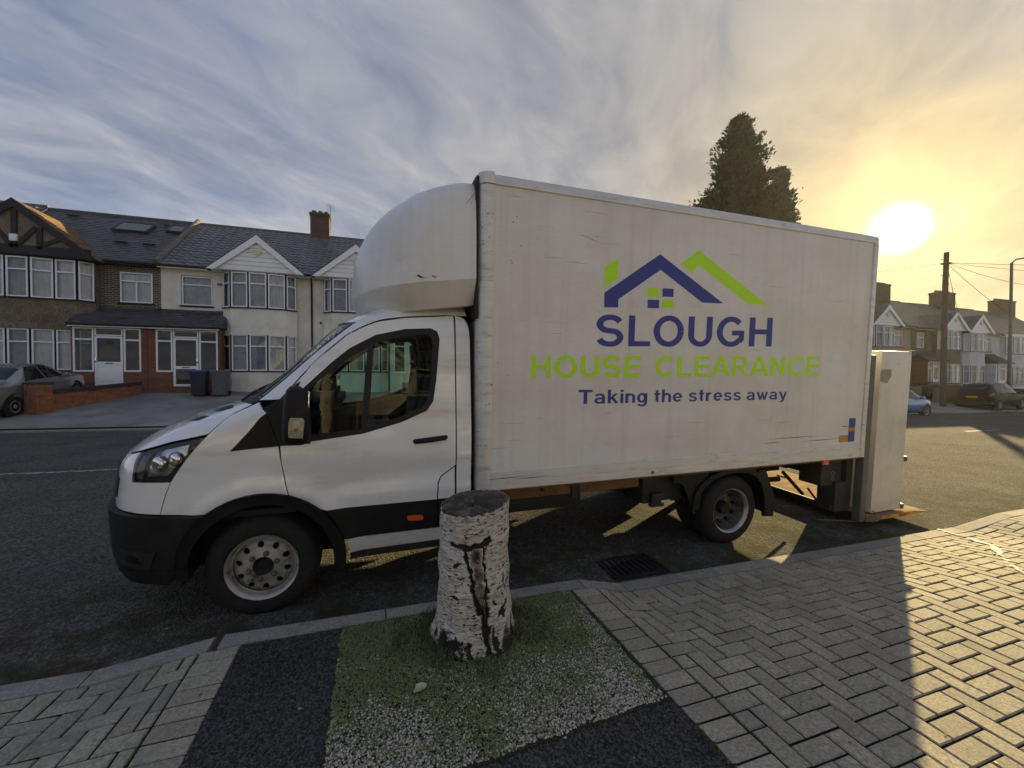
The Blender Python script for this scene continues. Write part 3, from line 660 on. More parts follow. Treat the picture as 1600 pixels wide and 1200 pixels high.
        b = nt.nodes.new('ShaderNodeMath'); b.operation = 'ADD'; nt.links.new(a3.outputs[0], b.inputs[0]); nt.links.new(sock, b.inputs[1]); return cr(nt, b.outputs[0], [(lo, 0.), (hi, 1.)])
    c = mixc(nt, thr(s.outputs[0], bn, .30, .5), c, cr(nt, fine.outputs['Fac'], [(.35, (.004, .004, .003)), (.60, (.022, .016, .011)), (.70, (.14, .11, .075))]))
    c = mixc(nt, thr(s.outputs[2], bn, .35, .6), c, (.012, .013, .007))
    nt.links.new(c, p.inputs['Base Color']); p.inputs['Roughness'].default_value = .8
    ad = nt.nodes.new('ShaderNodeMath'); ad.operation = 'ADD'; nt.links.new(len_.outputs['Fac'], ad.inputs[0]); nt.links.new(bn.outputs['Fac'], ad.inputs[1]); bump(nt, p, ad.outputs[0], .9, .012)
    me.materials.append(m); obj('bark', me, rt)
    # sawn top: domed rings, dark and wet
    mt, nt, p = new_mat('sawn_top'); tc = nt.nodes.new('ShaderNodeTexCoord'); ln = nt.nodes.new('ShaderNodeVectorMath'); ln.operation = 'LENGTH'; mp = nt.nodes.new('ShaderNodeMapping'); mp.inputs['Scale'].default_value = (1, 1, 0)
    nt.links.new(tc.outputs['Object'], mp.inputs[0]); nt.links.new(mp.outputs[0], ln.inputs[0]); wv = nt.nodes.new('ShaderNodeMath'); wv.operation = 'SINE'; mu = nt.nodes.new('ShaderNodeMath'); mu.operation = 'MULTIPLY'; mu.inputs[1].default_value = 420
    nt.links.new(ln.outputs['Value'], mu.inputs[0]); nt.links.new(mu.outputs[0], wv.inputs[0]); n2 = nz(nt, 13, 6, .7)
    c = cr(nt, n2.outputs['Fac'], [(.38, (.014, .011, .008)), (.52, (.05, .04, .028)), (.64, (.24, .20, .15))]); c = mixc(nt, .25, c, cr(nt, wv.outputs[0], [(.2, (.01, .008, .006)), (.8, (.09, .07, .05))]))
    nt.links.new(c, p.inputs['Base Color']); p.inputs['Roughness'].default_value = .38; bump(nt, p, n2.outputs['Fac'], .7, .015)
    ring = [Vector(v) for v in vs[nh*nt_:]]; mb = MB(); K = 14; tv = []
    for k in range(K+1):
        f = 1-k/K
        for i, v in enumerate(ring):
            d = .010*math.sin(f*3.1)*math.sin(3*math.atan2(v.y, v.x)+1)+(.006 if .05 < f < .95 else 0)
            tv.append((v.x*f*.985, v.y*f*.985, v.z+d-.001+(-.008 if k == 0 else 0)))
    tf = [(k*nt_+i, k*nt_+(i+1) % nt_, (k+1)*nt_+(i+1) % nt_, (k+1)*nt_+i) for k in range(K) for i in range(nt_)]
    mb.add(tv, tf); mb.build('sawn_top', mt, rt, smooth=180)
birch()
# ------------------------------------------------------------------ the box van
VY, LEAN = 3.12, .0503
van = empty('box_van', (0, VY, 0), (LEAN, 0, 0), label='white box van with a rounded cab fairing, parked at the kerb', cat='van')
def Q(mb, name, m, parent=van, smooth=35, **k): return mb.build(name, m, parent, smooth, **k)
def resample_cab(poly, n=4):
    out = []
    for i in range(len(poly)):
        a, b = poly[i], poly[(i+1) % len(poly)]; L = max(1, int(math.hypot(b[0]-a[0], b[1]-a[1])/.03))
        for k in range(L): out.append((a[0]+(b[0]-a[0])*k/L, a[1]+(b[1]-a[1])*k/L))
    return out
def dent(q, z):                                     # pressed features of the side panels (outwards positive)
    o = 0.
    d = math.hypot(q+.72, z-.36)
    if q < .6: o += .022*math.exp(-((d-.54)/.06)**2)                       # flared arch
    o -= .022*math.exp(-((z-.93-.06*(q-.2))/.07)**2)*sm(-.45, -.1, q)*(1-sm(.45, .62, q))   # hollow along the door
    o += .008*math.exp(-((z-.80)/.03)**2)*sm(-.35, -.2, q)
    o += .006*math.exp(-((z-1.09+.05*(q+.2))/.03)**2)*sm(-.9, -.5, q)
    return o
def patch(polys, off=0., thick=.012, grid=.05, far=False, detail=True):
    """Panel cut to an outline in (q, z), laid on the cab surface; polys[1:] are holes."""
    bm = bmesh.new()
    for poly in polys:
        vs = [bm.verts.new((a, b, 0)) for a, b in resample_cab(poly)]
        for i in range(len(vs)): bm.edges.new((vs[i], vs[(i+1) % len(vs)]))
    bmesh.ops.triangle_fill(bm, use_beauty=True, edges=bm.edges[:])
    xs_ = [v.co.x for v in bm.verts]; ys_ = [v.co.y for v in bm.verts]
    for ax, lo, hi in ((0, min(xs_), max(xs_)), (1, min(ys_), max(ys_))):
        t = lo+grid
        while t < hi:
            no = (1, 0, 0) if ax == 0 else (0, 1, 0)
            bmesh.ops.bisect_plane(bm, geom=bm.verts[:]+bm.edges[:]+bm.faces[:], dist=1e-5, plane_co=(t, 0, 0) if ax == 0 else (0, t, 0), plane_no=no); t += grid
    bmesh.ops.remove_doubles(bm, verts=bm.verts[:], dist=1e-4)
    par = {v: (v.co.x, v.co.y) for v in bm.verts}
    edge = [e for e in bm.edges if len(e.link_faces) == 1]
    res = bmesh.ops.extrude_edge_only(bm, edges=edge)
    inner = {}
    for g in res['geom']:
        if isinstance(g, bmesh.types.BMVert):
            inner[g] = (g.co.x, g.co.y)
    def P(a, o):
        q, z = a; p = cab_pt(q, z, o+(dent(q, z) if detail else 0)); return (p[0], 2*CY-p[1], p[2]) if far else p
    for v in bm.verts:
        if v in inner: v.co = P(inner[v], off-thick)
        else: v.co = P(par[v], off)
    bmesh.ops.recalc_face_normals(bm, faces=bm.faces[:])
    bm.verts.index_update(); vs = [v.co[:] for v in bm.verts]; fs = [[v.index for v in f.verts] for f in bm.faces]; bm.free()
    # orient outwards
    return vs, fs
def panel(name, polys, m, off=0., both=True, parent=None, merge=False, thick=.012, smooth=45, grid=.05, **k):
    os_ = []
    sides = (False, True) if both else (False,)
    if merge:
        mb = MB()
        for s in sides: mb.add(*patch(polys, off, thick, grid, s))
        me = mb.mesh(name, m, None); bm = bmesh.new(); bm.from_mesh(me); bmesh.ops.remove_doubles(bm, verts=bm.verts[:], dist=.0008)
        # drop the skirt that lies on the centre line
        bmesh.ops.delete(bm, geom=[f for f in bm.faces if all(abs(v.co.y-CY) < 1e-3 for v in f.verts)], context='FACES')
        bmesh.ops.recalc_face_normals(bm, faces=bm.faces[:]); bm.to_mesh(me); bm.free()
        me.polygons.foreach_set('use_smooth', [True]*len(me.polygons)); me.set_sharp_from_angle(angle=R(smooth))
        return obj(name, me, parent or van, **k)
    for s in sides:
        mb = MB(); mb.add(*patch(polys, off, thick, grid, s)); os_.append(mb.build(name, m, (parent[s] if isinstance(parent, list) else parent) or van, smooth, **k))
    return os_
ACX, ACZ = -.72, .36
def arc(r, a0, a1, n=14): return [(ACX+r*math.cos(R(a0+(a1-a0)*i/n)), ACZ+r*math.sin(R(a0+(a1-a0)*i/n))) for i in range(n+1)]
AO = .515                                           # arch opening outer radius
def centre(z0, z1, n=8): return [(cab_qc(z0+(z1-z0)*i/n), z0+(z1-z0)*i/n) for i in range(n+1)]
# -- outlines (q along the side, z up), taken off the cab surface
door_top = [(-.606, 1.187), (-.714, 1.494), (-.661, 1.644), (-.562, 1.788), (-.369, 1.937), (-.196, 2.0), (-.009, 2.046), (.218, 2.09), (.585, 2.124)]
a_hit = math.degrees(math.asin((.801-ACZ)/AO))
door = door_top+[(.585, 1.6), (.583, .978), (.468, .893), (.447, .845), (.443, .722), (-.325, .722)]+arc(AO, 44, 70.5, 8)[1:]+[(-.556, .86), (-.573, .93), (-.597, 1.065)]
window = [(-.575, 1.335), (-.60, 1.42), (-.527, 1.567), (-.326, 1.748), (-.154, 1.864), (.007, 1.956), (.216, 2.006), (.405, 2.019), (.455, 1.996), (.472, 1.937), (.443, 1.631), (.417, 1.467), (.369, 1.397), (.182, 1.318), (-.083, 1.246), (-.334, 1.217), (-.43, 1.205), (-.560, 1.198)]
doors = panel('door', [door, window], M['white_paint'])
fender = [(-1.085, 1.268), (-1.075, 1.342), (-1.098, 1.400), (-.99, 1.474), (-.836, 1.438), (-.704, 1.409), (-.79, 1.293), (-.898, 1.166), (-.76, 1.176), (-.618, 1.184), (-.603, 1.066), (-.580, .93), (-.563, .86)]+arc(AO, 72, 127.5, 12)+[(-1.343, .785), (-1.30, .904), (-1.259, .990), (-1.183, 1.091), (-1.129, 1.177)]
panel('wing', [fender], M['white_paint'])
bon_edge = [(-1.67, 1.168), (-1.379, 1.239), (-1.095, 1.284), (-1.085, 1.346), (-1.108, 1.408), (-1.05, 1.46)]
bonnet = [(cab_qc(1.135), 1.135), (-2.2, 1.135), (-1.80, 1.140)]+bon_edge+[(-1.25, 1.462), (-1.6, 1.455)]+centre(1.455, 1.135)
bon = panel('bonnet', [bonnet], M['white_paint'], merge=True)
nose = centre(.80, 1.125)+[(-1.80, 1.13), (-1.645, 1.160), (-1.632, 1.12), (-1.612, 1.06), (-1.603, .987), (-1.42, .989), (-1.268, .988), (-1.31, .904), (-1.352, .786), (-1.60, .796)]
panel('front_panel', [nose], M['white_paint'], merge=True)
bump_poly = centre(.33, .792)+[(-1.60, .789), (-1.35, .778), (-1.05, .764)]+arc(AO+.0, 128, 178, 12)+[(-1.30, .335)]
panel('bumper', [bump_poly], M['plastic'], off=.035, merge=True, thick=.05)
for far in (False, True):
    mb = MB(); vs, fs = patch([[(-1.70, .47), (-1.42, .45), (-1.36, .56), (-1.66, .57)]], .042, .02, .05, far); mb.add(vs, fs)
    fo = mb.build('fog_lamp_recess', M['black'], van, 45)
    mb = MB(); vs, fs = patch([[(-1.62, .49), (-1.47, .478), (-1.45, .53), (-1.60, .54)]], .047, .01, .05, far); mb.add(vs, fs); mb.build('fog_lamp', M['lens'], fo, 45)
    mb = MB(); vs, fs = patch([[(-1.72, .40), (-1.16, .42), (-1.16, .435), (-1.72, .425)]], .048, .02, .06, far); mb.add(vs, fs); mb.build('bumper_lip', M['plastic'], van, 45)
# grille
grille = centre(.84, 1.06)+[(-2.05, 1.05), (-1.78, .99), (-1.80, .87), (-2.1, .84)]
panel('grille', [grille], M['black'], off=.006, merge=True)
# headlights
hl = [(-1.636, 1.158), (-1.356, 1.226), (-1.092, 1.262), (-1.135, 1.172), (-1.189, 1.088), (-1.266, .997), (-1.422, .997), (-1.596, .995), (-1.603, 1.06), (-1.624, 1.126)]
def shrink(p, f):
    cx = sum(a for a, b in p)/len(p); cz = sum(b for a, b in p)/len(p); return [(cx+(a-cx)*f, cz+(b-cz)*f) for a, b in p]
M['lampbody'] = mat('lamp_reflector', (.45, .47, .50), .15, .9, var=.5, scale=14)
for s in (False, True):
    mb = MB(); mb.add(*patch([hl], -.030, .01, .05, s, False)); lamp = mb.build('headlight', M['black'], van, 45)
    mb = MB(); mb.add(*patch([shrink([(-1.50, 1.01), (-1.30, 1.02), (-1.17, 1.16), (-1.20, 1.225), (-1.48, 1.18)], .92)], -.022, .008, .05, s, False)); mb.build('reflector', M['lampbody'], lamp, 45)
    mb = MB(); mb.add(*patch([[(-1.60, 1.005), (-1.53, 1.005), (-1.52, 1.16), (-1.60, 1.14)]], -.02, .008, .04, s, False)); mb.build('reflector', M['steel_dark'], lamp, 45)
    for (q, z, rr) in ((-1.41, 1.10, .052), (-1.28, 1.13, .045)):
        p = cab_pt(q, z, -.012); p = (p[0], 2*CY-p[1], p[2]) if s else p
        mb = MB(); mb.lathe([(0, -.01), (rr*.6, -.012), (rr*.9, -.002), (rr, .006), (rr*1.05, .02)], (0, 0, 0), 'y', 20); o = mb.build('projector', M['chrome'], lamp, 60); o.location = p; o.rotation_euler = (0, 0, R(-35 if not s else 215))
    mb = MB(); mb.add(*patch([hl], .002, .004, .04, s, False)); mb.build('lens', M['lens'], lamp, 45)
# scuttle triangle, mirror sail, window band
tri = [(-.688, 1.405), (-.733, 1.478), (-.700, 1.40), (-.618, 1.194), (-.87, 1.176), (-.785, 1.29)]
panel('quarter_trim', [[(-.705, 1.405), (-.83, 1.435), (-.76, 1.495), (-.72, 1.487), (-.67, 1.34), (-.614, 1.19), (-.895, 1.17), (-.79, 1.29)]], M['plastic'], off=-.001)
sail = [(-.608, 1.188), (-.545, 1.188), (-.42, 1.195), (-.48, 1.36), (-.55, 1.50), (-.625, 1.62), (-.668, 1.60), (-.712, 1.487), (-.662, 1.34)]
panel('mirror_sail', [sail], M['plastic'], off=.004)
band = [window, shrink([(-.48, 1.35), (-.50, 1.43), (-.45, 1.545), (-.29, 1.70), (-.13, 1.815), (.03, 1.905), (.22, 1.955), (.385, 1.968), (.415, 1.94), (.42, 1.88), (.40, 1.63), (.38, 1.49), (.34, 1.43), (.17, 1.355), (-.09, 1.285), (-.30, 1.262), (-.42, 1.255)], 1.0)]
panel('window_seal', band, M['black'], off=-.004, parent=doors)
panel('window_glass', [window], M['glass'], off=-.010, parent=doors, thick=.003)
panel('window_divider', [[(-.045, 1.93), (-.005, 1.955), (-.055, 1.25), (-.10, 1.245)]], M['black'], off=-.003, parent=doors)
# door handle
for s, d in zip((False, True), doors):
    y = .055 if not s else 2*CY-.055; sg = -1 if not s else 1
    mb = MB(); mb.tube([(.273, y+sg*-.004, 1.174), (.285, y+sg*.022, 1.175), (.39, y+sg*.028, 1.184), (.50, y+sg*.022, 1.194), (.514, y+sg*-.004, 1.196)], [.016, .019, .020, .019, .016], 10)
    h = mb.build('handle', M['plastic'], d, 60)
    mb = MB(); mb.lathe([(0, -.003), (.05, -.003), (.058, .002), (.06, .01)], (.375, y-sg*.004, 1.195), 'y', 24); mb.build('handle_cup', M['white_paint'], d, 60)
    # rear lower filler panel and B pillar panel
panel('corner_panel', [[(.578, .962), (.476, .887), (.456, .838), (.452, .724), (.578, .724)]], M['white_paint'])
panel('cab_pillar', [[(.592, .722), (.703, .722), (.706, 1.3), (.706, 1.945), (.696, 2.045), (.672, 2.10), (.64, 2.120), (.598, 2.126), (.595, 1.7), (.593, 1.2)]], M['white_paint'])
# A pillars and roof
ap_in = [(-1.02, 1.488), (-.98, 1.56), (-.704, 1.823), (-.44, 2.005), (-.387, 2.045)]
ap_out = [(.60, 2.135), (.219, 2.102), (-.045, 2.058), (-.215, 2.012), (-.393, 1.949), (-.586, 1.799), (-.69, 1.648), (-.745, 1.500)]
roof_side = [(-.387, 2.045), (-.30, 2.10), (-.10, 2.135), (.2, 2.170), (.60, 2.200)]
panel('a_pillar', [ap_in+roof_side[1:]+ap_out], M['white_paint'], off=.002)
panel('roof_header', [centre(2.050, 2.142, 4)+[(-.10, 2.135), (-.30, 2.10), (-.392, 2.048)]], M['white_paint'], off=.002, merge=True)
mb = MB(); vs = []; zr = [2.128, 2.15, 2.17, 2.19, 2.21, 2.225, 2.236]; nq = 40
for z in zr:
    half = [cab_pt(.69+(cab_qc(z)-.69)*i/nq, z) for i in range(nq+1)]; vs += half+[(p[0], 2*CY-p[1], p[2]) for p in half[-2::-1]]
k_ = 2*nq+1; mb.add(vs, [(j*k_+i, j*k_+i+1, (j+1)*k_+i+1, (j+1)*k_+i) for j in range(len(zr)-1) for i in range(k_-1)]+[tuple((len(zr)-1)*k_+i for i in range(k_))]); mb.build('cab_roof', M['white_paint'], van, 50)
ws = centre(1.475, 2.04, 10)+[(-.395, 2.03), (-.46, 1.995), (-.715, 1.82), (-.99, 1.56), (-1.03, 1.49), (-1.3, 1.478)]
panel('windscreen', [ws], M['glass'], off=-.008, merge=True, thick=.004)
ws_b = [[(-.395, 2.03), (-.46, 1.995), (-.715, 1.82), (-.99, 1.56), (-1.03, 1.49), (-1.06, 1.49), (-1.03, 1.565), (-.77, 1.815), (-.52, 1.99), (-.46, 2.03)]]
panel('windscreen_edge', ws_b, M['black'], off=-.004)
# scuttle with vents at the foot of the screen
sc_poly = centre(1.452, 1.492, 3)+[(-1.3, 1.495), (-1.03, 1.500), (-1.0, 1.482), (-1.09, 1.462), (-1.3, 1.456)]
panel('scuttle', [sc_poly], M['plastic'], off=-.004, merge=True)
for far in (False, True):
    for k in range(2):
        o = [(-1.50+.0, 1.395), (-1.36, 1.405), (-1.25, 1.43), (-1.36, 1.44), (-1.50, 1.42)] if k == 0 else [(-1.56, 1.34), (-1.42, 1.352), (-1.38, 1.378), (-1.50, 1.37)]
        mb = MB(); mb.add(*patch([o], .003, .01, .04, far)); mb.build('bonnet_vent', M['black'], bon, 45)
    # wiper
wp = MB()
def cabp(q, z, o=0.): return Vector(cab_pt(q, z, o))
wp.tube([cabp(-1.35, 1.47, .01), cabp(-1.50, 1.50, .02), cabp(-1.75, 1.53, .02)], .010, 6).tube([cabp(-1.05, 1.515, .012), cabp(-1.4, 1.53, .02), cabp(-1.80, 1.545, .02)], .007, 6); wp.build('wiper', M['black'], van, 60)
# arch lip, sills
panel('wheel_arch', [arc(AO+.004, -6, 182, 30)+arc(AO-.075, 182, -6, 30)], M['plastic'], off=.022, thick=.06, grid=.06)
panel('lower_door_trim', [[(-.325, .714), (.443, .714), (.443, .505), (-.195, .505)]+arc(AO+.012, 16, 43, 8)], M['plastic'], off=.004)
panel('lower_door_trim', [[(.452, .714), (.703, .714), (.703, .505), (.452, .505)]], M['plastic'], off=.004)
panel('side_sill', [[(-.19, .495), (.700, .498), (.700, .405), (-.175, .395)]], M['alu'], off=.004)
panel('sill_lower', [[(-.175, .388), (.70, .396), (.70, .335), (-.175, .33)]], M['chassis'], off=-.02, thick=.06)
panel('side_marker', [[(.225, .612), (.232, .620), (.330, .614), (.340, .606), (.340, .584), (.332, .576), (.235, .582), (.225, .590)]], M['orange'], off=.014, thick=.012)
# inner shell behind the panel gaps
panel('inner_shell', [[(.70, 2.10), (.70, .50), (-.19, .50)]+arc(AO+.02, 18, 178, 20)+[(-1.26, .36), (-1.5, .36), (-1.5, .98), (-1.25, 1.15), (-1.02, 1.24), (-.80, 1.38), (-.68, 1.44), (-.60, 1.19), (-.43, 1.19), (-.08, 1.232), (.18, 1.303), (.38, 1.375), (.44, 1.46), (.465, 1.63), (.495, 1.94), (.49, 2.01), (.45, 2.045)]], M['black'], off=-.024, thick=.01)
panel('inner_front', [centre(.34, 1.44)+[(-1.2, 1.44), (-1.15, 1.38), (-1.13, 1.25), (-1.3, 1.18), (-1.45, 1.0), (-1.45, .36)]], M['black'], off=-.034, merge=True)
# mirrors
for far in (False, True):
    s = 1 if far else -1; yb = CY+s*(CY-.02)
    mr = MB()
    prof = [(-.30, 0, .052, .075), (-.27, .01, .075, .105), (-.18, .015, .085, .118), (0, .01, .088, .112), (.13, 0, .082, .098), (.21, -.005, .066, .075), (.245, -.01, .03, .04)]
    n = 16; vs = []
    for dz, dx, ry, rx in prof:
        for k in range(n):
            t = 2*math.pi*k/n; c_, s_ = math.cos(t), math.sin(t); e = .6
            vs.append((dx+rx*math.copysign(abs(c_)**e, c_), ry*1.35*math.copysign(abs(s_)**e, s_), dz))
    fs = [(i*n+k, i*n+(k+1) % n, (i+1)*n+(k+1) % n, (i+1)*n+k) for i in range(len(prof)-1) for k in range(n)]+[tuple(range(n))[::-1], tuple((len(prof)-1)*n+k for k in range(n))]
    mr.add(vs, fs); mo = mr.build('mirror', M['plastic'], van, 50); mo.location = (-.48, yb+s*.15, 1.435); mo.rotation_euler = (0, R(3), R(-12*s)); mo.scale = (.72, .72, .68)
    
    for q in ([(.02, -s*.09, -.16), (-.06, -s*.28, -.15)], [(.02, -s*.09, .08), (-.03, -s*.28, .10)]): MB().tube(q, .034, 8).build('mirror_arm', M['plastic'], mo, 60)
    mb = MB()
    mb = MB(); mb.bbox(.088, .098, -.088, .088, -.10, .205, .004).bbox(.088, .098, -.088, .088, -.235, -.118, .004); mb.build('mirror_glass', M['mirror'], mo, 40)
    # indicator on the outer front face
    mb = MB(); yo = s*.128
    mb.prism([(-.055, -.215), (.055, -.225), (.062, -.06), (.045, -.035), (-.045, -.035), (-.06, -.08)], yo-s*.01, yo, 'y'); il = mb.build('indicator_lamp', M['lampbody'], mo, 40)
    mb = MB(); mb.prism([(-.053, -.213), (.053, -.223), (.060, -.06), (.043, -.037), (-.043, -.037), (-.058, -.08)], yo+s*.003, yo+s*.010, 'y'); mb.build('indicator_lens', M['lens'], il, 40)
    mb = MB(); mb.lathe([(0, s*.003), (.014, s*.002), (.018, 0)], (0, yo+s*.001, -.145), 'y', 12); mb.build('bulb', M['orange'], il, 60)
# cab interior
mb = MB(); mb.bbox(-.95, -.45, .12, 1.98, 1.05, 1.33, .05); mb.add([(-1.0, .14, 1.30), (-.55, .14, 1.34), (-.55, 1.96, 1.34), (-1.0, 1.96, 1.30), (-.9, .14, 1.40), (-.62, .14, 1.40), (-.62, 1.96, 1.40), (-.9, 1.96, 1.40)], [(0, 1, 5, 4), (1, 2, 6, 5), (2, 3, 7, 6), (3, 0, 4, 7), (4, 5, 6, 7)]); mb.build('dashboard', M['plastic'], van, 40)
for y in (.50, 1.22, 1.62):
    mb = MB(); w2 = .25 if y < .8 else .20
    mb.bbox(-.12, .40, y-w2, y+w2, .92, 1.10, .05); i0 = len(mb.v); mb.bbox(-.07, .07, y-w2+.01, y+w2-.01, 1.08, 1.66, .06); mb.xf(i0, Matrix.Translation((.40, 0, 0)) @ Matrix.Rotation(R(12), 4, 'Y') @ Matrix.Translation((0, 0, 0)))
    for i in range(i0, len(mb.v)): x, yy, z = mb.v[i]; mb.v[i] = (x-.25, yy, z+.02)
    i1 = len(mb.v); mb.bbox(.42, .52, y-.13, y+.13, 1.66, 1.86, .04)
    mb.build('seat', M['seat'], van, 50)
mb = MB(); ring = [(-.36+.0, .50+.19*math.cos(2*math.pi*k/28), 1.36+.19*math.sin(2*math.pi*k/28)) for k in range(29)]
ring = [(x+(z-1.36)*.45, y, z) for x, y, z in ring]; mb.tube(ring, .014, 8, cap=False).tube([(-.36, .50, 1.36), (-.55, .5, 1.28)], .03, 8).tube([(-.44, .50, 1.18), (-.36, .5, 1.36)], .012, 6).tube([(-.36, .32, 1.36), (-.36, .68, 1.36)], .012, 6); mb.build('steering_wheel', M['plastic'], van, 60)
mb = MB(); mb.prism([(.12, .72), (1.98, .72), (1.98, 1.25), (1.86, 2.02), (1.75, 2.09), (.35, 2.09), (.24, 2.02), (.12, 1.25)], .60, .64, 'x').box(-1.0, .62, .12, 1.98, .70, .74); mb.build('cab_bulkhead', M['black'], van)
mb = MB(); mb.bbox(-.62, -.30, 1.0, 1.75, 1.33, 1.42, .02); mb.build('dash_clutter', M['seat'], van, 40)
# small number stuck on the far window, read from inside
def text_mesh(s, size, ext, bold=0., space=1.0):
    cu = bpy.data.curves.new('lettering', 'FONT'); cu.body = s; cu.size = size; cu.extrude = ext; cu.offset = bold; cu.space_character = space; cu.resolution_u = 6
    o = bpy.data.objects.new('lettering', cu); link(o); bpy.context.view_layer.update(); me = bpy.data.meshes.new_from_object(o.evaluated_get(bpy.context.evaluated_depsgraph_get())); bpy.data.objects.remove(o); return me
me = text_mesh('58', .085, .001, .004); me.materials.clear(); me.materials.append(M['upvc'])
for v in me.vertices: x, y, z = v.co; v.co = (-x, z, y)
nb = obj('window_number', me, doors[1]); nb.location = (.385, 2*CY-.135, 1.43)
# ------------------------------------------------------------------ wheels
def wheel(x, ly, z, tw, dish, kind):
    r_ = .352
    rt = MB()
    prof = [(.222, .02), (.235, .0), (.27, -.006), (.315, .002), (.338, .02), (.350, .045), (r_, .07), (r_, tw-.07), (.350, tw-.045), (.338, tw-.02), (.315, tw-.002), (.27, tw), (.235, tw-.005), (.222, tw-.02), (.222, .02)]
    rt.lathe(prof, (0, 0, 0), 'y', 56)
    for k in range(4):                       # tread grooves as raised ribs
        y0 = .055+k*(tw-.11)/4; rt.lathe([(r_-.001, y0+.006), (r_+.004, y0+.010), (r_+.004, y0+(tw-.11)/4-.010), (r_-.001, y0+(tw-.11)/4-.006)], (0, 0, 0), 'y', 56)
    w_ = rt.build('wheel', M['rubber'], van, 40); w_.location = (x, ly, z); w_.rotation_euler = (0, R(rnd.uniform(0, 40)), 0)
    # rim with ventilation holes
    ms = M['steel'] if kind == 'front' else M['steel_dark']
    rim = MB(); rim.lathe([(.214, .005), (.226, -.004), (.226, .004), (.216, .012), (.208, .02), (.200, .05), (.188, dish+.02)], (0, 0, 0), 'y', 56); rim.build('rim', ms if kind == 'front' else M['steel'], w_, 40)
    bm = bmesh.new(); hn = 10; inner = .066 if kind == 'front' else .07
    loops = [(.188, 72), (inner, 36)]
    pts = []
    for r1, n in loops: pts.append([bm.verts.new((r1*math.cos(2*math.pi*k/n), 0, r1*math.sin(2*math.pi*k/n))) for k in range(n)])
    hr, hrad = .150, (.021 if kind == 'front' else .019)
    for h in range(hn):
        a = 2*math.pi*h/hn; pts.append([bm.verts.new((hr*math.cos(a)+(hrad*1.0*math.cos(t)*math.cos(a)*1.1-hrad*.95*math.sin(t)*math.sin(a)), 0, hr*math.sin(a)+(hrad*1.1*math.cos(t)*math.sin(a)+hrad*.95*math.sin(t)*math.cos(a)))) for t in [2*math.pi*q/12 for q in range(12)]])
    for pl in pts:
        for i in range(len(pl)): bm.edges.new((pl[i], pl[(i+1) % len(pl)]))
    bmesh.ops.triangle_fill(bm, edges=bm.edges[:], use_beauty=True)
    if kind == 'front': yf = lambda r1: dish-.028*sm(.115, .095, r1)*0+(.03 if r1 > .18 else .012 if r1 > .16 else 0)-.012*sm(.125, .10, r1)
    else: yf = lambda r1: dish*sm(.19, .155, r1)+.02
    for v in bm.verts: v.co.y = yf(math.hypot(v.co.x, v.co.z))
    ed = [e for e in bm.edges if len(e.link_faces) == 1]; ex = bmesh.ops.extrude_edge_only(bm, edges=ed)
    for g in ex['geom']:
        if isinstance(g, bmesh.types.BMVert): g.co.y += .014
    bmesh.ops.recalc_face_normals(bm, faces=bm.faces[:]); me = bpy.data.meshes.new('disc'); bm.to_mesh(me); bm.free(); me.materials.append(ms)
    me.polygons.foreach_set('use_smooth', [True]*len(me.polygons)); me.set_sharp_from_angle(angle=R(35)); obj('disc', me, w_)
    hub = MB(); y0 = yf(.05)
    if kind == 'front': hub.lathe([(0, y0+.03), (.04, y0+.03), (.062, y0+.004), (.067, y0+.012)], (0, 0, 0), 'y', 28)
    else: hub.lathe([(0, y0-.07), (.055, y0-.07), (.062, y0-.06), (.07, y0+.01)], (0, 0, 0), 'y', 28)
    hub.build('hub', M['black'], w_, 40)
    nm = MB(); nm.lathe([(0, -.022), (.008, -.022), (.0145, -.016), (.0155, 0), (.021, 0.001), (.021, .006)], (0, 0, 0), 'y', 8); nme = nm.mesh('wheel_nut', M['steel_dark'], 30)
    for k in range(6):
        a = 2*math.pi*(k+.5)/6; o = obj('wheel_nut', nme, w_); o.location = (.088*math.cos(a), yf(.088)-.001, .088*math.sin(a))
    bk = MB(); bk.lathe([(0, dish+.06), (.205, dish+.06), (.205, tw-.02)], (0, 0, 0), 'y', 32); bk.build('brake_drum', M['black'], w_, 40)
    return w_
WX0, WX1 = -.735, 3.40
wheel(WX0, .075, .348, .225, .030, 'front')
fw = wheel(WX0, .075, .348, .225, .030, 'front'); fw.location = (WX0, 2*CY-.075, .348); fw.rotation_euler = (0, 0, math.pi)
for far in (False, True):
    for k, (yy, kd, di) in enumerate(((.10, 'rear', .115), (.335, 'rear', .05))):
        o = wheel(WX1, yy, .30, .195, di, kd)
        if far: o.location = (WX1, 2*CY-yy, .30); o.rotation_euler = (0, 0, math.pi)
# wheel housings
for s in (False, True):
    mb = MB(); n = 20; y0, y1 = (.05, .36)
    vs = []
    for i in range(n+1):
        a = R(-8+196*i/n)
        for y in (y0, y1): vs.append((ACX+.47*math.cos(a), (2*CY-y if s else y), ACZ+.47*math.sin(a)))
    mb.add(vs, [(2*i, 2*i+1, 2*i+3, 2*i+2) for i in range(n)]); mb.add([v for v in vs[1::2]], [tuple(range(n+1))]); mb.build('wheel_housing', M['black'], van, 60)
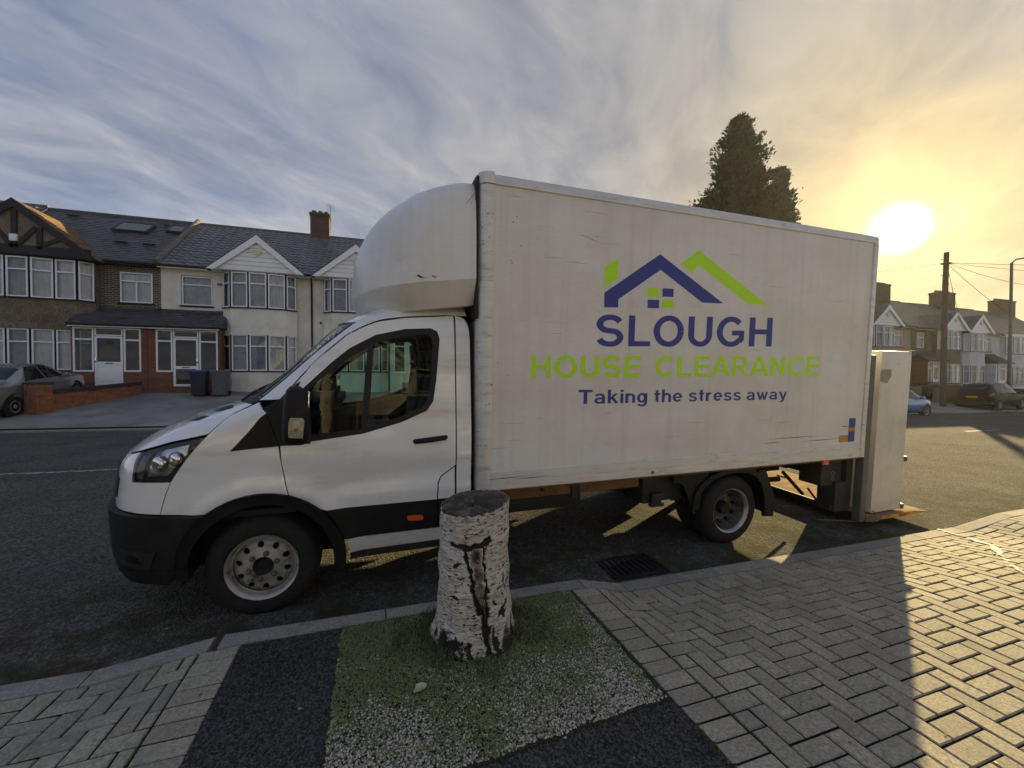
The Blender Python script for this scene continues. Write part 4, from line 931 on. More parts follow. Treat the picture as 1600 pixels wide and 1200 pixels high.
# ------------------------------------------------------------------ chassis
mb = MB()
for y in (.62, 1.40): mb.bbox(-.9, 4.7, y, y+.08, .48, .66, .01)
for x in (.8, 1.7, 2.6, 3.9, 4.9): mb.box(x, x+.06, .70, 1.40, .47, .60)
mb.tube([(WX1, .45, .33), (WX1, 1.65, .33)], .05, 10).tube([(WX1, 1.05, .33), (.4, 1.0, .42)], .04, 10).lathe([(0, -.14), (.1, -.12), (.15, 0), (.1, .12), (0, .14)], (WX1, 1.05, .33), 'y', 16)
mb.tube([(.4, .9, .38), (2.3, .85, .40), (2.75, .55, .45), (4.6, .55, .40)], .032, 8)
mb.bbox(-1.4, .72, .42, 1.68, .32, .66, .04)
mb.build('chassis', M['chassis'], van, 45)
for y in (.14, 1.93): MB().bbox(.82, 2.32, y, y+.03, .625, .755, .008).build('brown_runner', M['brown'], van, 40)
mb = MB(); mb.bbox(1.62, 1.70, .115, .139, .60, .757, .004); mb.lathe([(0, -.012), (.014, -.010), (.017, 0), (.017, .02)], (1.35, .125, .69), 'y', 10); mb.build('runner_bracket', M['chassis'], van, 40)
mb = MB(); mb.bbox(.85, 1.75, .18, .50, .49, .62, .03); mb.build('fuel_tank', M['black'], van, 40)
mb = MB(); mb.bbox(2.38, 2.84, .16, .45, .44, .75, .03).bbox(2.46, 2.60, .12, .18, .42, .55, .01).tube([(2.84, .2, .5), (2.98, .14, .30)], .012, 6); mb.build('battery_box', M['chassis'], van, 40)
mb = MB(); mb.box(2.56, 2.66, .112, .118, .462, .482); mb.build('plate_tag', M['alu'], van)
# rear mudguards
for s in (False, True):
    Y = (lambda y: 2*CY-y) if s else (lambda y: y)
    mb = MB(); prof = []; n = 22
    outer = [(2.88, .38), (2.90, .52), (2.97, .62), (3.08, .69), (3.25, .735), (3.42, .742), (3.60, .725), (3.72, .67), (3.80, .57), (3.845, .42), (3.86, .23)]
    inner = [(2.93, .37), (2.95, .50), (3.02, .59), (3.12, .655), (3.27, .695), (3.42, .70), (3.57, .685), (3.67, .635), (3.745, .55), (3.79, .41), (3.805, .23)]
    m_ = len(outer)
    vs = [(x, Y(.055), z) for x, z in outer]+[(x, Y(.055), z) for x, z in inner]+[(x, Y(.58), z) for x, z in outer]+[(x, Y(.085), z) for x, z in inner]
    mb.add(vs, [(i, i+1, m_+i+1, m_+i) for i in range(m_-1)]+[(i+1, i, 2*m_+i, 2*m_+i+1) for i in range(m_-1)]+[(m_+i, m_+i+1, 3*m_+i+1, 3*m_+i) for i in range(m_-1)]); mb.build('mudguard', M['plastic'], van, 50)
    mb = MB(); mb.prism([(2.66, .75), (2.66, .66), (2.78, .62), (2.90, .36), (2.97, .37), (2.99, .52), (3.05, .61), (3.08, .75)], Y(.075), Y(.095), 'y'); mb.build('mudguard_panel', M['plastic'], van, 30)
    mb = MB(); mb.prism([(3.70, .70), (3.80, .70), (3.93, .42), (3.935, .20), (3.80, .21), (3.785, .42)], Y(.065), Y(.09), 'y'); mb.build('mud_flap', M['plastic'], van, 30)
# ------------------------------------------------------------------ cargo box
BX0, BX1, BZ0, BZ1, BW = .742, 5.165, .762, 3.175, 2.10
box = MB(); box.box(BX0+.06, BX1-.05, .012, .040, BZ0+.15, BZ1-.075).build('cargo_box', M['panel'], van)
box = van.children[-1]
mb = MB(); mb.box(BX0+.06, BX1-.05, BW-.040, BW-.012, BZ0+.15, BZ1-.075).box(BX0+.02, BX0+.05, .04, BW-.04, BZ0+.15, BZ1-.06); mb.build('side_panel', M['panel'], box)
mb = MB(); mb.box(BX0+.05, BX1-.02, .052, BW-.052, BZ0-.03, BZ0+.08); mb.build('floor', M['brown'], box)
M['roofskin'] = mat('roof_skin', (.62, .62, .60), .5, var=.05)
mb = MB(); mb.add([(BX0+.03, .03, BZ1-.005), (BX1-.03, .03, BZ1-.005), (BX1-.03, BW/2, BZ1+.02), (BX0+.03, BW/2, BZ1+.02), (BX0+.03, BW-.03, BZ1-.005), (BX1-.03, BW-.03, BZ1-.005)], [(0, 1, 2, 3), (3, 2, 5, 4)]); mb.build('box_roof', M['roofskin'], box)
def rail(y0, y1, z0, z1, name, x0=BX0+.115, x1=BX1):
    mb = MB(); s = 1 if y0 < y1 else -1
    pr = [(y0, z0), (y0, z1-.03), (y0+s*.006, z1-.012), (y0+s*.02, z1), (y1, z1), (y1, z0)]
    mb.prism(pr, x0, x1, 'x'); return mb.build(name, M['alu'], box, 40)
rail(0, .05, BZ1-.077, BZ1, 'top_rail'); rail(BW, BW-.05, BZ1-.077, BZ1, 'top_rail')
def brail(y0, y1):
    mb = MB(); s = 1 if y0 < y1 else -1
    pr = [(y0+s*.004, BZ0), (y0, BZ0+.006), (y0, BZ0+.062), (y0+s*.003, BZ0+.066), (y0, BZ0+.070), (y0, BZ0+.145), (y0+s*.006, BZ0+.151), (y1, BZ0+.151), (y1, BZ0)]
    mb.prism(pr, BX0+.115, BX1-.062, 'x'); return mb.build('bottom_rail', M['alu'], box, 30)
brail(0, .05); brail(BW, BW-.05)
# rounded front corner posts with moulded caps
for s in (False, True):
    Y = (lambda y: BW-y) if s else (lambda y: y)
    mb = MB(); n = 10; pl = [(BX0+.113, .002), (BX0+.085, -.002)]+[(BX0+.085-.085*math.sin(R(90*i/n)), .083-.085*math.cos(R(90*i/n))) for i in range(1, n+1)]+[(BX0, .13), (BX0+.02, .13), (BX0+.03, .09), (BX0+.113, .05)]
    mb.prism([(x, Y(y)) for x, y in pl], BZ0-.002, BZ1-.082, 'z'); mb.build('corner_post', M['alu'], box, 40)
    mb = MB(); pl2 = [(x if x > BX0+.05 else x-.004, y-.006) for x, y in pl]; i0 = 0
    m_ = len(pl2); vs = []
    for zz, f in ((BZ1-.078, 1), (BZ1-.01, 1), (BZ1+.012, .93), (BZ1+.022, .78)):
        for x, y in pl2: vs.append((BX0+.115+(x-BX0-.115)*f, Y(.13+(y-.13)*f), zz))
    mb.add(vs, [(k*m_+i, k*m_+(i+1) % m_, (k+1)*m_+(i+1) % m_, (k+1)*m_+i) for k in range(3) for i in range(m_)]+[tuple(3*m_+i for i in range(m_))]); mb.build('corner_cap', M['grp'], box, 50)
    mb = MB(); mb.bbox(BX1-.060, BX1+.004, Y(-.003) if not s else Y(.06), Y(.06) if not s else Y(-.003), BZ0-.002, BZ1-.076, .008); mb.build('rear_post', M['alu'], box, 40)
mb = MB(); mb.box(BX1-.03, BX1-.01, .06, BW-.06, BZ0+.05, BZ1-.08)
for k in range(14): mb.box(BX1-.012, BX1-.004, .065, BW-.065, BZ0+.06+k*.16, BZ0+.205+k*.16)
mb.build('roller_shutter', M['alu'], box)
# rivets along rails
mb = MB()
for k in range(28):
    x = BX0+.2+k*.155
    for z in (BZ0+.12, BZ1-.055): mb.lathe([(0, -.0035), (.004, -.003), (.0055, 0)], (x, -.0002, z), 'y', 6)
mb.build('rivets', M['alu'], box, 60, kind='stuff')
mb = MB(); mb.lathe([(0, -.012), (.012, -.010), (.015, 0)], (2.36, -.001, BZ0+.035), 'y', 12); mb.build('lashing_ring', M['steel_dark'], box, 60)
mb = MB(); mb.lathe([(0, -.004), (.022, -.004), (.026, 0)], (1.18+.0, .0115, BZ0+.0), 'y', 8)
# scrapes in the panel: thin dark scores
rr = random.Random(12); mb = MB()
def score(x, z, L, a, w_=.0012):
    dx, dz = L/2*math.cos(a), L/2*math.sin(a); mb.add([(x-dx, .0112, z-dz), (x, .0112, z-w_), (x+dx, .0112, z+dz), (x, .0112, z+w_)], [(0, 1, 2, 3)])
for _ in range(26): score(rr.uniform(.9, 5.0), rr.choice([rr.uniform(1.0, 1.35), rr.uniform(1.0, 3.0), rr.uniform(2.4, 3.05)]), rr.uniform(.06, .35), rr.uniform(-.06, .06), rr.uniform(.0006, .0015))
for x, z, L, a in ((1.62, 2.80, .14, -.1), (1.69, 2.78, .12, -.25), (1.74, 2.81, .1, .05), (1.66, 2.75, .08, 1.3)): score(x, z, L, a, .002)
M['score'] = mat('score_mark', (.10, .09, .08), .7)
mb.build('scratches', M['score'], box, kind='stuff')
mb = MB(); mb2 = mb
for x, z, L in ((.98, .855, .5), (1.2, .842, .35), (4.1, 1.03, .9), (4.5, .985, .7), (3.8, .99, .3)):
    mb.add([(x-L/2, -.0008, z-.0), (x, -.0008, z-.003), (x+L/2, -.0008, z+.006), (x, -.0008, z+.004)] if z < .91 else [(x-L/2, .0111, z), (x, .0111, z-.004), (x+L/2, .0111, z+.006), (x, .0111, z+.004)], [(0, 1, 2, 3)])
for _ in range(34):
    x, z = rr.choice([(rr.uniform(.76, .85), rr.uniform(.9, 3.0)), (rr.uniform(.9, 1.1), rr.uniform(1.6, 2.9)), (rr.uniform(1, 5), rr.uniform(1, 3))]); s_ = rr.uniform(.002, .007); yy = -.0035 if x < .855 else .0111
    mb.add([(x-s_, yy, z), (x, yy, z-s_*rr.uniform(.5, 1.6)), (x+s_, yy, z+s_*.3), (x+s_*.2, yy, z+s_)], [(0, 1, 2, 3)])
mb.build('chips', M['score'], box, kind='stuff')
# stickers at the rear lower corner
mb = MB(); mb.box(4.905, 5.005, .0095, .0115, .945, 1.055); mb.box(4.905, 5.005, .0095, .0115, 1.10, 1.205); mb.build('sticker', M['navy_print'], box)
M['ochre'] = mat('ochre_print', (.45, .26, .05), .5, var=.2); M['redprint'] = mat('red_print', (.5, .06, .03), .5)
mb = MB(); mb.box(4.905, 5.005, .0095, .0115, 1.066, 1.099); mb.build('sticker', M['ochre'], box); mb = MB(); mb.box(4.905, 5.005, .0095, .0115, 1.055, 1.066); mb.build('sticker', M['redprint'], box)
mb = MB(); mb.box(4.76, 4.90, .0095, .0115, .945, 1.02); mb.build('sticker', M['ochre'], box)
mb = MB(); mb.box(4.80, 4.88, .0095, .0115, 1.115, 1.121); mb.build('sticker', M['black'], box)
mb = MB(); mb.bbox(4.53, 4.61, -.004, .02, BZ0-.045, BZ0-.004, .004); mb.build('side_marker', M['orange'], van, 40)
# ------------------------------------------------------------------ signwriting
YL = .0105
def flat(poly, name, m): mb = MB(); mb.prism(poly, YL, YL+.0012, 'y'); mb.build(name, m, box)
flat([(1.822, 2.238), (1.820, 2.358), (2.361, 2.724), (3.082, 2.341), (2.841, 2.335), (2.372, 2.592), (1.955, 2.311), (1.955, 2.243)], 'logo_roof', M['navy_print'])
flat([(2.583, 2.663), (2.776, 2.798), (3.632, 2.357), (3.384, 2.353), (2.790, 2.664), (2.704, 2.597)], 'logo_roof', M['lime_print'])
flat([(1.815, 2.570), (1.941, 2.644), (1.943, 2.485), (1.821, 2.405)], 'logo_chimney', M['lime_print'])
for (x0, x1, z0, z1, k) in ((2.247, 2.366, 2.352, 2.428, 'lime_print'), (2.400, 2.517, 2.362, 2.434, 'navy_print'), (2.250, 2.368, 2.255, 2.327, 'navy_print'), (2.400, 2.519, 2.262, 2.334, 'lime_print')):
    flat([(x0, z0), (x1, z0+.004), (x1, z1+.004), (x0, z1)], 'logo_pane', M[k])
# letters drawn as strokes: arcs and bars swept with a constant width, Arial-like bold
def ring_arc(cx, cy, rx, ry, a0, a1, n=20): return [(cx+rx*math.cos(R(a0+(a1-a0)*i/n)), cy+ry*math.sin(R(a0+(a1-a0)*i/n))) for i in range(n+1)]
def stroke(path, w_, vert_w=None):
    """outline of a path; w_ is the stroke width (thinner where it runs level)"""
    vw = vert_w or w_*.86; L_, R_ = [], []
    for i, p in enumerate(path):
        a = path[max(0, i-1)]; b = path[min(len(path)-1, i+1)]; dx, dy = b[0]-a[0], b[1]-a[1]; l = math.hypot(dx, dy) or 1; nx_, ny_ = -dy/l, dx/l
        wd = (w_*abs(nx_)+vw*abs(ny_))/(abs(nx_)+abs(ny_)); L_.append((p[0]+nx_*wd/2, p[1]+ny_*wd/2)); R_.append((p[0]-nx_*wd/2, p[1]-ny_*wd/2))
    return ('strip', L_, R_)
def bar(x0, y0, x1, y1): return ('poly', [(x0, y0), (x1, y0), (x1, y1), (x0, y1)])
def poly(*p): return ('poly', list(p))
W_ = .225                                             # stem width over cap height
def G(ch):
    s = W_; h = 1.0; g = []
    if ch == 'L': return .80, [bar(0, 0, s, 1), bar(s, 0, .80, .165)]
    if ch == 'E': return .86, [bar(0, 0, s, 1), bar(s, 0, .86, .165), bar(s, .425, .80, .585), bar(s, .84, .84, 1)]
    if ch == 'H': return .92, [bar(0, 0, s, 1), bar(.92-s, 0, .92, 1), bar(s, .42, .92-s, .59)]
    if ch == 'U': return .90, [stroke([(s/2, 1), (s/2, .40)]+ring_arc(.45, .37, .45-s/2, .37-.075, 180, 360, 22)[0:]+[(.90-s/2, .40), (.90-s/2, 1)], s, .17)]
    if ch == 'O': return 1.06, [stroke(ring_arc(.53, .5, .53-s/2, .5-.07, 0, 360, 40), s, .17)]
    if ch == 'C': return .915, [stroke(ring_arc(.52, .5, .52-s/2, .5-.07, 38, 322, 34), s, .17)]
    if ch == 'G': return 1.04, [stroke(ring_arc(.53, .5, .53-s/2, .5-.07, 42, 318, 34)+[(.53+.44, .22)], s, .17), bar(.57, .38, 1.03, .545), poly((.83, .13), (1.03, .2), (1.03, .38), (.83, .38))]
    if ch == 'S':
        p = ring_arc(.45, .715, .33, .215, 20, 90, 8)+ring_arc(.43, .715, .31, .215, 90, 250, 14)+[(.45, .50)]+ring_arc(.47, .285, .32, .215, 70, -90, 16)[1:]+ring_arc(.44, .285, .335, .215, -90, -165, 8)[1:]
        return .88, [stroke(p, s, .165)]
    if ch == 'A': return 1.02, [poly((0, 0), (.21, 0), (.51, .80), (.51, 1), (.40, 1)), poly((1.02, 0), (.81, 0), (.51, .80), (.51, 1), (.62, 1)), poly((.27, .21), (.75, .21), (.69, .375), (.33, .375))]
    if ch == 'N': return .92, [bar(0, 0, s, 1), bar(.92-s, 0, .92, 1), poly((0, 1), (s, 1), (.92, 0), (.92-s, 0))]
    if ch == 'R': return .97, [bar(0, 0, s, 1), stroke([(s, .925), (.55, .925)]+ring_arc(.58, .70, .22, .225, 90, -90, 16)+[(.55, .475), (s, .475)], s, .155), poly((.42, .40), (.60, .46), (.98, 0), (.735, 0))]
    x = .72                                           # lower case heights over a cap height of 1
    if ch == 'T': return .88, [bar(.44-s/2, 0, .44+s/2, 1), bar(0, .835, .44-s/2, 1), bar(.44+s/2, .835, .88, 1)]
    b = .20
    if ch == 'a': return .72, [stroke(ring_arc(.33, .50, .245, .16, 165, 90, 6)+ring_arc(.36, .50, .21, .16, 90, 0, 8)[1:]+[(.57, .25), (.60, 0)], b, .14), stroke([(.54, .40), (.34, .365)]+ring_arc(.27, .215, .185, .15, 100, 270, 12)+ring_arc(.30, .23, .27, .165, 270, 360, 8)[1:], b, .13)]
    if ch == 'k': return .70, [bar(0, 0, b, 1), poly((b, .27), (b, .47), (.44, x), (.67, x), (.33, .40)), poly((.24, .34), (.38, .47), (.71, 0), (.49, 0))]
    if ch == 'i': return b, [bar(0, 0, b, x), bar(0, .83, b, 1)]
    if ch == 'n': return .66, [bar(0, 0, b, x), stroke([(b*.6, .47)]+ring_arc(.34, .44, .225, .205, 150, 0, 14)+[(.565, 0)], b, .145)]
    if ch == 'h': return .66, [bar(0, 0, b, 1), stroke([(b*.6, .47)]+ring_arc(.34, .44, .225, .205, 150, 0, 14)+[(.565, 0)], b, .145)]
    if ch == 'g': return .70, [stroke(ring_arc(.33, .37, .235, .295, 0, 360, 28), b, .14), stroke([(.605, x), (.605, 0)]+ring_arc(.36, -.02, .245, .20, 0, -90, 8)+ring_arc(.32, -.02, .24, .19, -90, -155, 6)[1:], b, .14)]
    if ch == 't': return .42, [stroke([(.20, .95), (.20, .22)]+ring_arc(.31, .19, .11, .115, 180, 275, 6), b, .14), bar(.0, .585, .41, x)]
    if ch == 'e': return .68, [stroke([(.58, .36)]+ring_arc(.34, .37, .245, .295, 0, 322, 28), b, .14), bar(.13, .305, .63, .42)]
    if ch == 's':
        p = ring_arc(.33, .525, .22, .14, 15, 90, 5)+ring_arc(.31, .525, .19, .14, 90, 255, 10)+ring_arc(.34, .205, .22, .14, 75, -90, 10)+ring_arc(.32, .205, .24, .14, -90, -168, 6)[1:]; return .64, [stroke(p, b*.95, .13)]
    if ch == 'r': return .47, [bar(0, 0, b, x), stroke([(b*.55, .40)]+ring_arc(.33, .38, .22, .27, 165, 72, 8), b, .15)]
    if ch == 'w': return .98, [poly((0, x), (.19, x), (.315, .25), (.44, x), (.54, x), (.54, .55), (.40, 0), (.22, 0)), poly((.98, x), (.79, x), (.665, .25), (.54, x), (.44, x), (.44, .55), (.58, 0), (.76, 0))]
    if ch == 'y': return .72, [poly((0, x), (.20, x), (.44, .02), (.27, .02)), stroke([(.62, x), (.40, .02)]+[(.36, -.09), (.30, -.17), (.22, -.20), (.10, -.195)], b*1.02, .14)]
    return .5, []
def letters(text, x0, x1, zl, zr, hl, hr, m, name, gap=.12, word=.42, widths=None):
    """text fitted between x0 and x1; base line from zl to zr, cap height from hl to hr"""
    u = 0; items = []
    for i, ch in enumerate(text):
        if ch == ' ': u += word; continue
        w1, g = G(ch); items.append((u, w1, g)); u += w1+gap
    tot = u-gap
    for n_, (u0, w1, g) in enumerate(items):
        if widths: a, b = widths[n_]
        else: a, b = x0+(x1-x0)*u0/tot, x0+(x1-x0)*(u0+w1)/tot
        def T(p):
            x = a+(b-a)*p[0]/w1; t = (x-x0)/(x1-x0); return (x, zl+(zr-zl)*t+p[1]*(hl+(hr-hl)*t))
        mb = MB()
        for k_, part in enumerate(g):
            y0, y1 = YL-.0002*k_, YL+.0012
            if part[0] == 'poly': mb.prism([T(p) for p in part[1]], y0, y1, 'y')
            else:
                L_, R_ = [T(p) for p in part[1]], [T(p) for p in part[2]]; n = len(L_)
                vs = [(p[0], y0, p[1]) for p in L_]+[(p[0], y0, p[1]) for p in R_]; mb.add(vs, [(i, i+1, n+i+1, n+i) for i in range(n-1)])
        mb.build(name, m, box)
letters('SLOUGH', 1.750, 3.712, 1.912, 1.956, .260, .281, M['navy_print'], 'letter', widths=[(1.750, 2.012), (2.067, 2.290), (2.320, 2.648), (2.696, 2.970), (3.022, 3.358), (3.418, 3.712)])
letters('HOUSECLEARANCE', 1.178, 4.400, 1.648, 1.668, .172, .200, M['lime_print'], 'letter', widths=[(1.178, 1.347), (1.379, 1.587), (1.615, 1.792), (1.822, 2.003), (2.039, 2.207), (2.355, 2.546), (2.595, 2.749), (2.786, 2.959), (2.970, 3.211), (3.230, 3.427), (3.438, 3.698), (3.715, 3.911), (3.953, 4.170), (4.211, 4.403)])
letters('Taking the stress away', 1.603, 3.958, 1.428, 1.430, .119, .106, M['navy_print'], 'letter', gap=.13, word=.36)
# ------------------------------------------------------------------ fairing over the cab
LUX = smooth_tab([(2.08, .0), (2.20, -.05), (2.34, -.19), (2.42, -.20), (2.58, -.185), (2.72, -.13), (2.86, -.05), (2.96, .04), (3.04, .15), (3.10, .28), (3.14, .44), (3.165, .63)])
LULC = smooth_tab([(2.08, .50), (2.40, .62), (3.0, .60), (3.165, .40)])
LUHW = [(2.08, .90), (2.20, .94), (2.378, 1.040), (2.39, 1.049), (2.75, 1.035), (2.98, 1.01), (3.06, .985), (3.12, .93), (3.15, .86), (3.165, .75), (3.19, .3)]
def fair_pt(t, z, off=0.):                           # t: 0 at the near rear edge .. 1 nose centre .. 2 far rear edge
    far = t > 1; u = 2-t if far else t
    xn = lerp_tab(LUX, z)-off; lc = lerp_tab(LULC, z)+off; hw = lerp_tab(LUHW, z)+off; xs_ = xn+lc; xe = .722
    if xs_ > xe: lc -= xs_-xe-.01; xs_ = xe-.01
    if u < .4: x, y = xe+(xs_-xe)*u/.4, hw
    else:
        p = (u-.4)/.6*math.pi/2; s, c = math.sin(p), math.cos(p); r1 = (s**2.4+c**2.4)**(-1/2.4); x, y = xs_-lc*r1*s, hw*r1*c
    sh = .13*(x-.722)*max(0, min(1, (2.75-z)/.35))*(1-.0*y)
    return (x, CY+(y if far else -y), z+sh)
zs_ = [2.205, 2.225, 2.25, 2.28, 2.33, 2.375, 2.39, 2.405, 2.43]+frange(2.48, 2.96, .06)+[3.0, 3.03, 3.06, 3.085, 3.105, 3.12, 3.135, 3.15, 3.158, 3.165]
mb = MB(); nt_ = 64; vs = [fair_pt(2*i/nt_, z) for z in zs_ for i in range(nt_+1)]
mb.add(vs, [(j*(nt_+1)+i, j*(nt_+1)+i+1, (j+1)*(nt_+1)+i+1, (j+1)*(nt_+1)+i) for j in range(len(zs_)-1) for i in range(nt_)])
b0 = (len(zs_)-1)*(nt_+1); mb.add([vs[b0+i] for i in range(nt_+1)], [tuple(range(nt_+1))]); mb.add([vs[i] for i in range(nt_+1)], [tuple(range(nt_+1))[::-1]])
fa = mb.build('fairing', M['grp'], van, 22)
mb = MB(); mb.box(.722, .742, .03, BW-.03, 2.10, 3.15); mb.build('fairing_gasket', M['black'], fa)
# cracked and chipped shell
mb = MB(); rr = random.Random(5)
def chip(t, z, n, L, w_, a):
    p = [Vector(fair_pt(t+L*(k/n-.5)*math.cos(a), z+L*1.6*(k/n-.5)*math.sin(a)+rr.uniform(-.008, .008), .0022)) for k in range(n+1)]; q = [Vector(fair_pt(t+L*(k/n-.5)*math.cos(a)+w_*math.sin(a)*rr.uniform(.2, 1), z+L*1.6*(k/n-.5)*math.sin(a)-w_*1.4*abs(math.cos(a))*rr.uniform(.2, 1.)*math.sin(math.pi*min(.95, max(.05, k/n))), .0022)) for k in range(n+1)]
    mb.add([tuple(v) for v in p+q], [(k, k+1, n+2+k, n+1+k) for k in range(n)])
for a in ((.30, 3.03, 6, .09, .02, 1.2), (.28, 2.99, 5, .06, .03, 1.9), (.17, 2.97, 5, .06, .012, 1.2), (.10, 3.06, 5, .05, .012, 1.6), (.02, 3.07, 5, .12, .035, 1.55), (.46, 2.425, 5, .05, .012, .2), (.40, 2.42, 4, .03, .008, .1), (.14, 3.115, 7, .16, .012, .0), (.27, 3.118, 6, .10, .010, .0), (.06, 3.125, 5, .09, .016, .0)): chip(*a)
mb.build('cracks', M['black'], fa, kind='stuff')
mb = MB()
mb.bbox(.15, .72, .25, BW-.25, 2.20, 2.26, .02); mb.build('fairing_mount', M['black'], fa, 50)
# ------------------------------------------------------------------ tail lift
tl = empty('tail_lift', (0, 0, 0)); tl.parent = van
for y0 in (0., BW-.09): MB().bbox(5.172, 5.262, y0, y0+.09, .02, 1.9, .012).build('lift_column', M['galv'], tl, 40)
mb = MB(); mb.bbox(5.06, 5.165, .10, BW-.10, .44, .74, .01).bbox(4.72, 5.05, .14, .40, .42, .72, .02).bbox(4.9, 5.16, .10, .30, .12, .46, .01).tube([(4.75, .3, .35), (4.98, .34, .16)], .012, 6).tube([(4.6, .5, .5), (4.95, .5, .20)], .02, 6).bbox(4.86, 4.98, .12, .16, .15, .20, .005); mb.build('lift_housing', M['chassis'], tl, 40)
mb = MB(); mb.lathe([(.018, 0), (.03, 0), (.03, .004), (.018, .004)], (4.90, .136, .56), 'y', 14).lathe([(.012, 0), (.026, 0), (.026, .004), (.012, .004)], (4.90, .136, .50), 'y', 14); mb.build('maker_mark', M['galv'], tl, 40)
mb = MB(); mb.prism([(5.27, .008), (5.27, .05), (6.12, .05), (6.40, .016), (6.40, .008)], .0, BW, 'y')
mb.build('platform', M['deck'], tl, 30); pf = tl.children[-1]
mb = MB(); mb.prism([(5.55, .010), (5.55, .047), (6.10, .047), (6.38, .015), (6.38, .010)], -.005, -.001, 'y'); mb.build('edge_marking', M['yellow'], tl)
mb = MB(); mb.prism([(5.85, .0102), (5.85, .044), (6.05, .044), (5.95, .0102)], -.0075, -.0055, 'y'); mb.build('edge_stripe', M['red'], tl)
mb = MB(); mb.bbox(5.255, 5.285, .0, BW, .005, .075, .006); mb.build('platform_hinge', M['chassis'], tl, 40)
# small rubbish lying on the deck
mb = MB(); mb.bbox(5.9, 6.0, 1.45, 1.6, .052, .075, .01); rub = mb.build('wood_offcut', M['bark'], None, 40); tag(rub, 'dark offcut of wood lying on the sunlit tail lift deck', 'offcut'); rub.location = (0, VY, -.01); rub.rotation_euler = (LEAN, 0, 0)
# ------------------------------------------------------------------ the tall white appliance on the lift
fr = empty('tall_cabinet', (5.46, VY+.06, .07), (LEAN, R(0), 0), label='tall white fridge like cabinet standing upright on the lowered tail lift', cat='fridge')
mb = MB(); mb.bbox(.0, .53, .0, .62, .0, 1.885, .008); mb.xf(0, Matrix.Shear('XY', 4, (0.0, 0.0)) if False else Matrix.Identity(4)); mb.build('cabinet', M['fridge'], fr, 35)
mb = MB(); mb.bbox(.530, .556, .02, .60, .02, .60, .006); mb.build('door', M['fridge'], fr, 35); mb = MB(); mb.bbox(.530, .556, .02, .60, .615, 1.87, .006); mb.build('door', M['fridge'], fr, 35)
for z in (.03, .607, 1.87): MB().bbox(.528, .575, -.012, .03, z-.03, z+.03, .004).build('hinge', M['galv'], fr, 35)
mb = MB(); rr = random.Random(31)
for _ in range(22):
    x, z, L, a = rr.uniform(.03, .5), rr.uniform(.1, 1.85), rr.uniform(.015, .09), rr.choice([rr.uniform(-.2, .2), 1.57+rr.uniform(-.2, .2)]); w2 = rr.uniform(.0008, .0025)
    mb.add([(x-L/2*math.cos(a), -.0008, z-L/2*math.sin(a)), (x+w2, -.0008, z-w2), (x+L/2*math.cos(a), -.0008, z+L/2*math.sin(a)), (x-w2, -.0008, z+w2)], [(0, 1, 2, 3)])
mb.build('scuffs', M['score'], fr, kind='stuff')
M['greybracket'] = mat('grey_bracket', (.30, .29, .25), .6, var=.1)
mb = MB(); mb.prism([(.0, 1.67), (.155, 1.675), (.165, 1.60), (.10, 1.52), (.0, 1.535)], -.014, -.001, 'y'); mb.build('corner_guard', M['greybracket'], fr, 30)
mb = MB(); mb.tube([(.03, -.005, .03), (.02, -.05, -.03), (-.03, -.10, -.045), (-.12, -.09, -.05), (-.30, .0, -.06), (-.45, .06, -.06), (-.66, .16, -.06)], .006, 6); mb.build('power_cord', M['galv'], fr, 60)
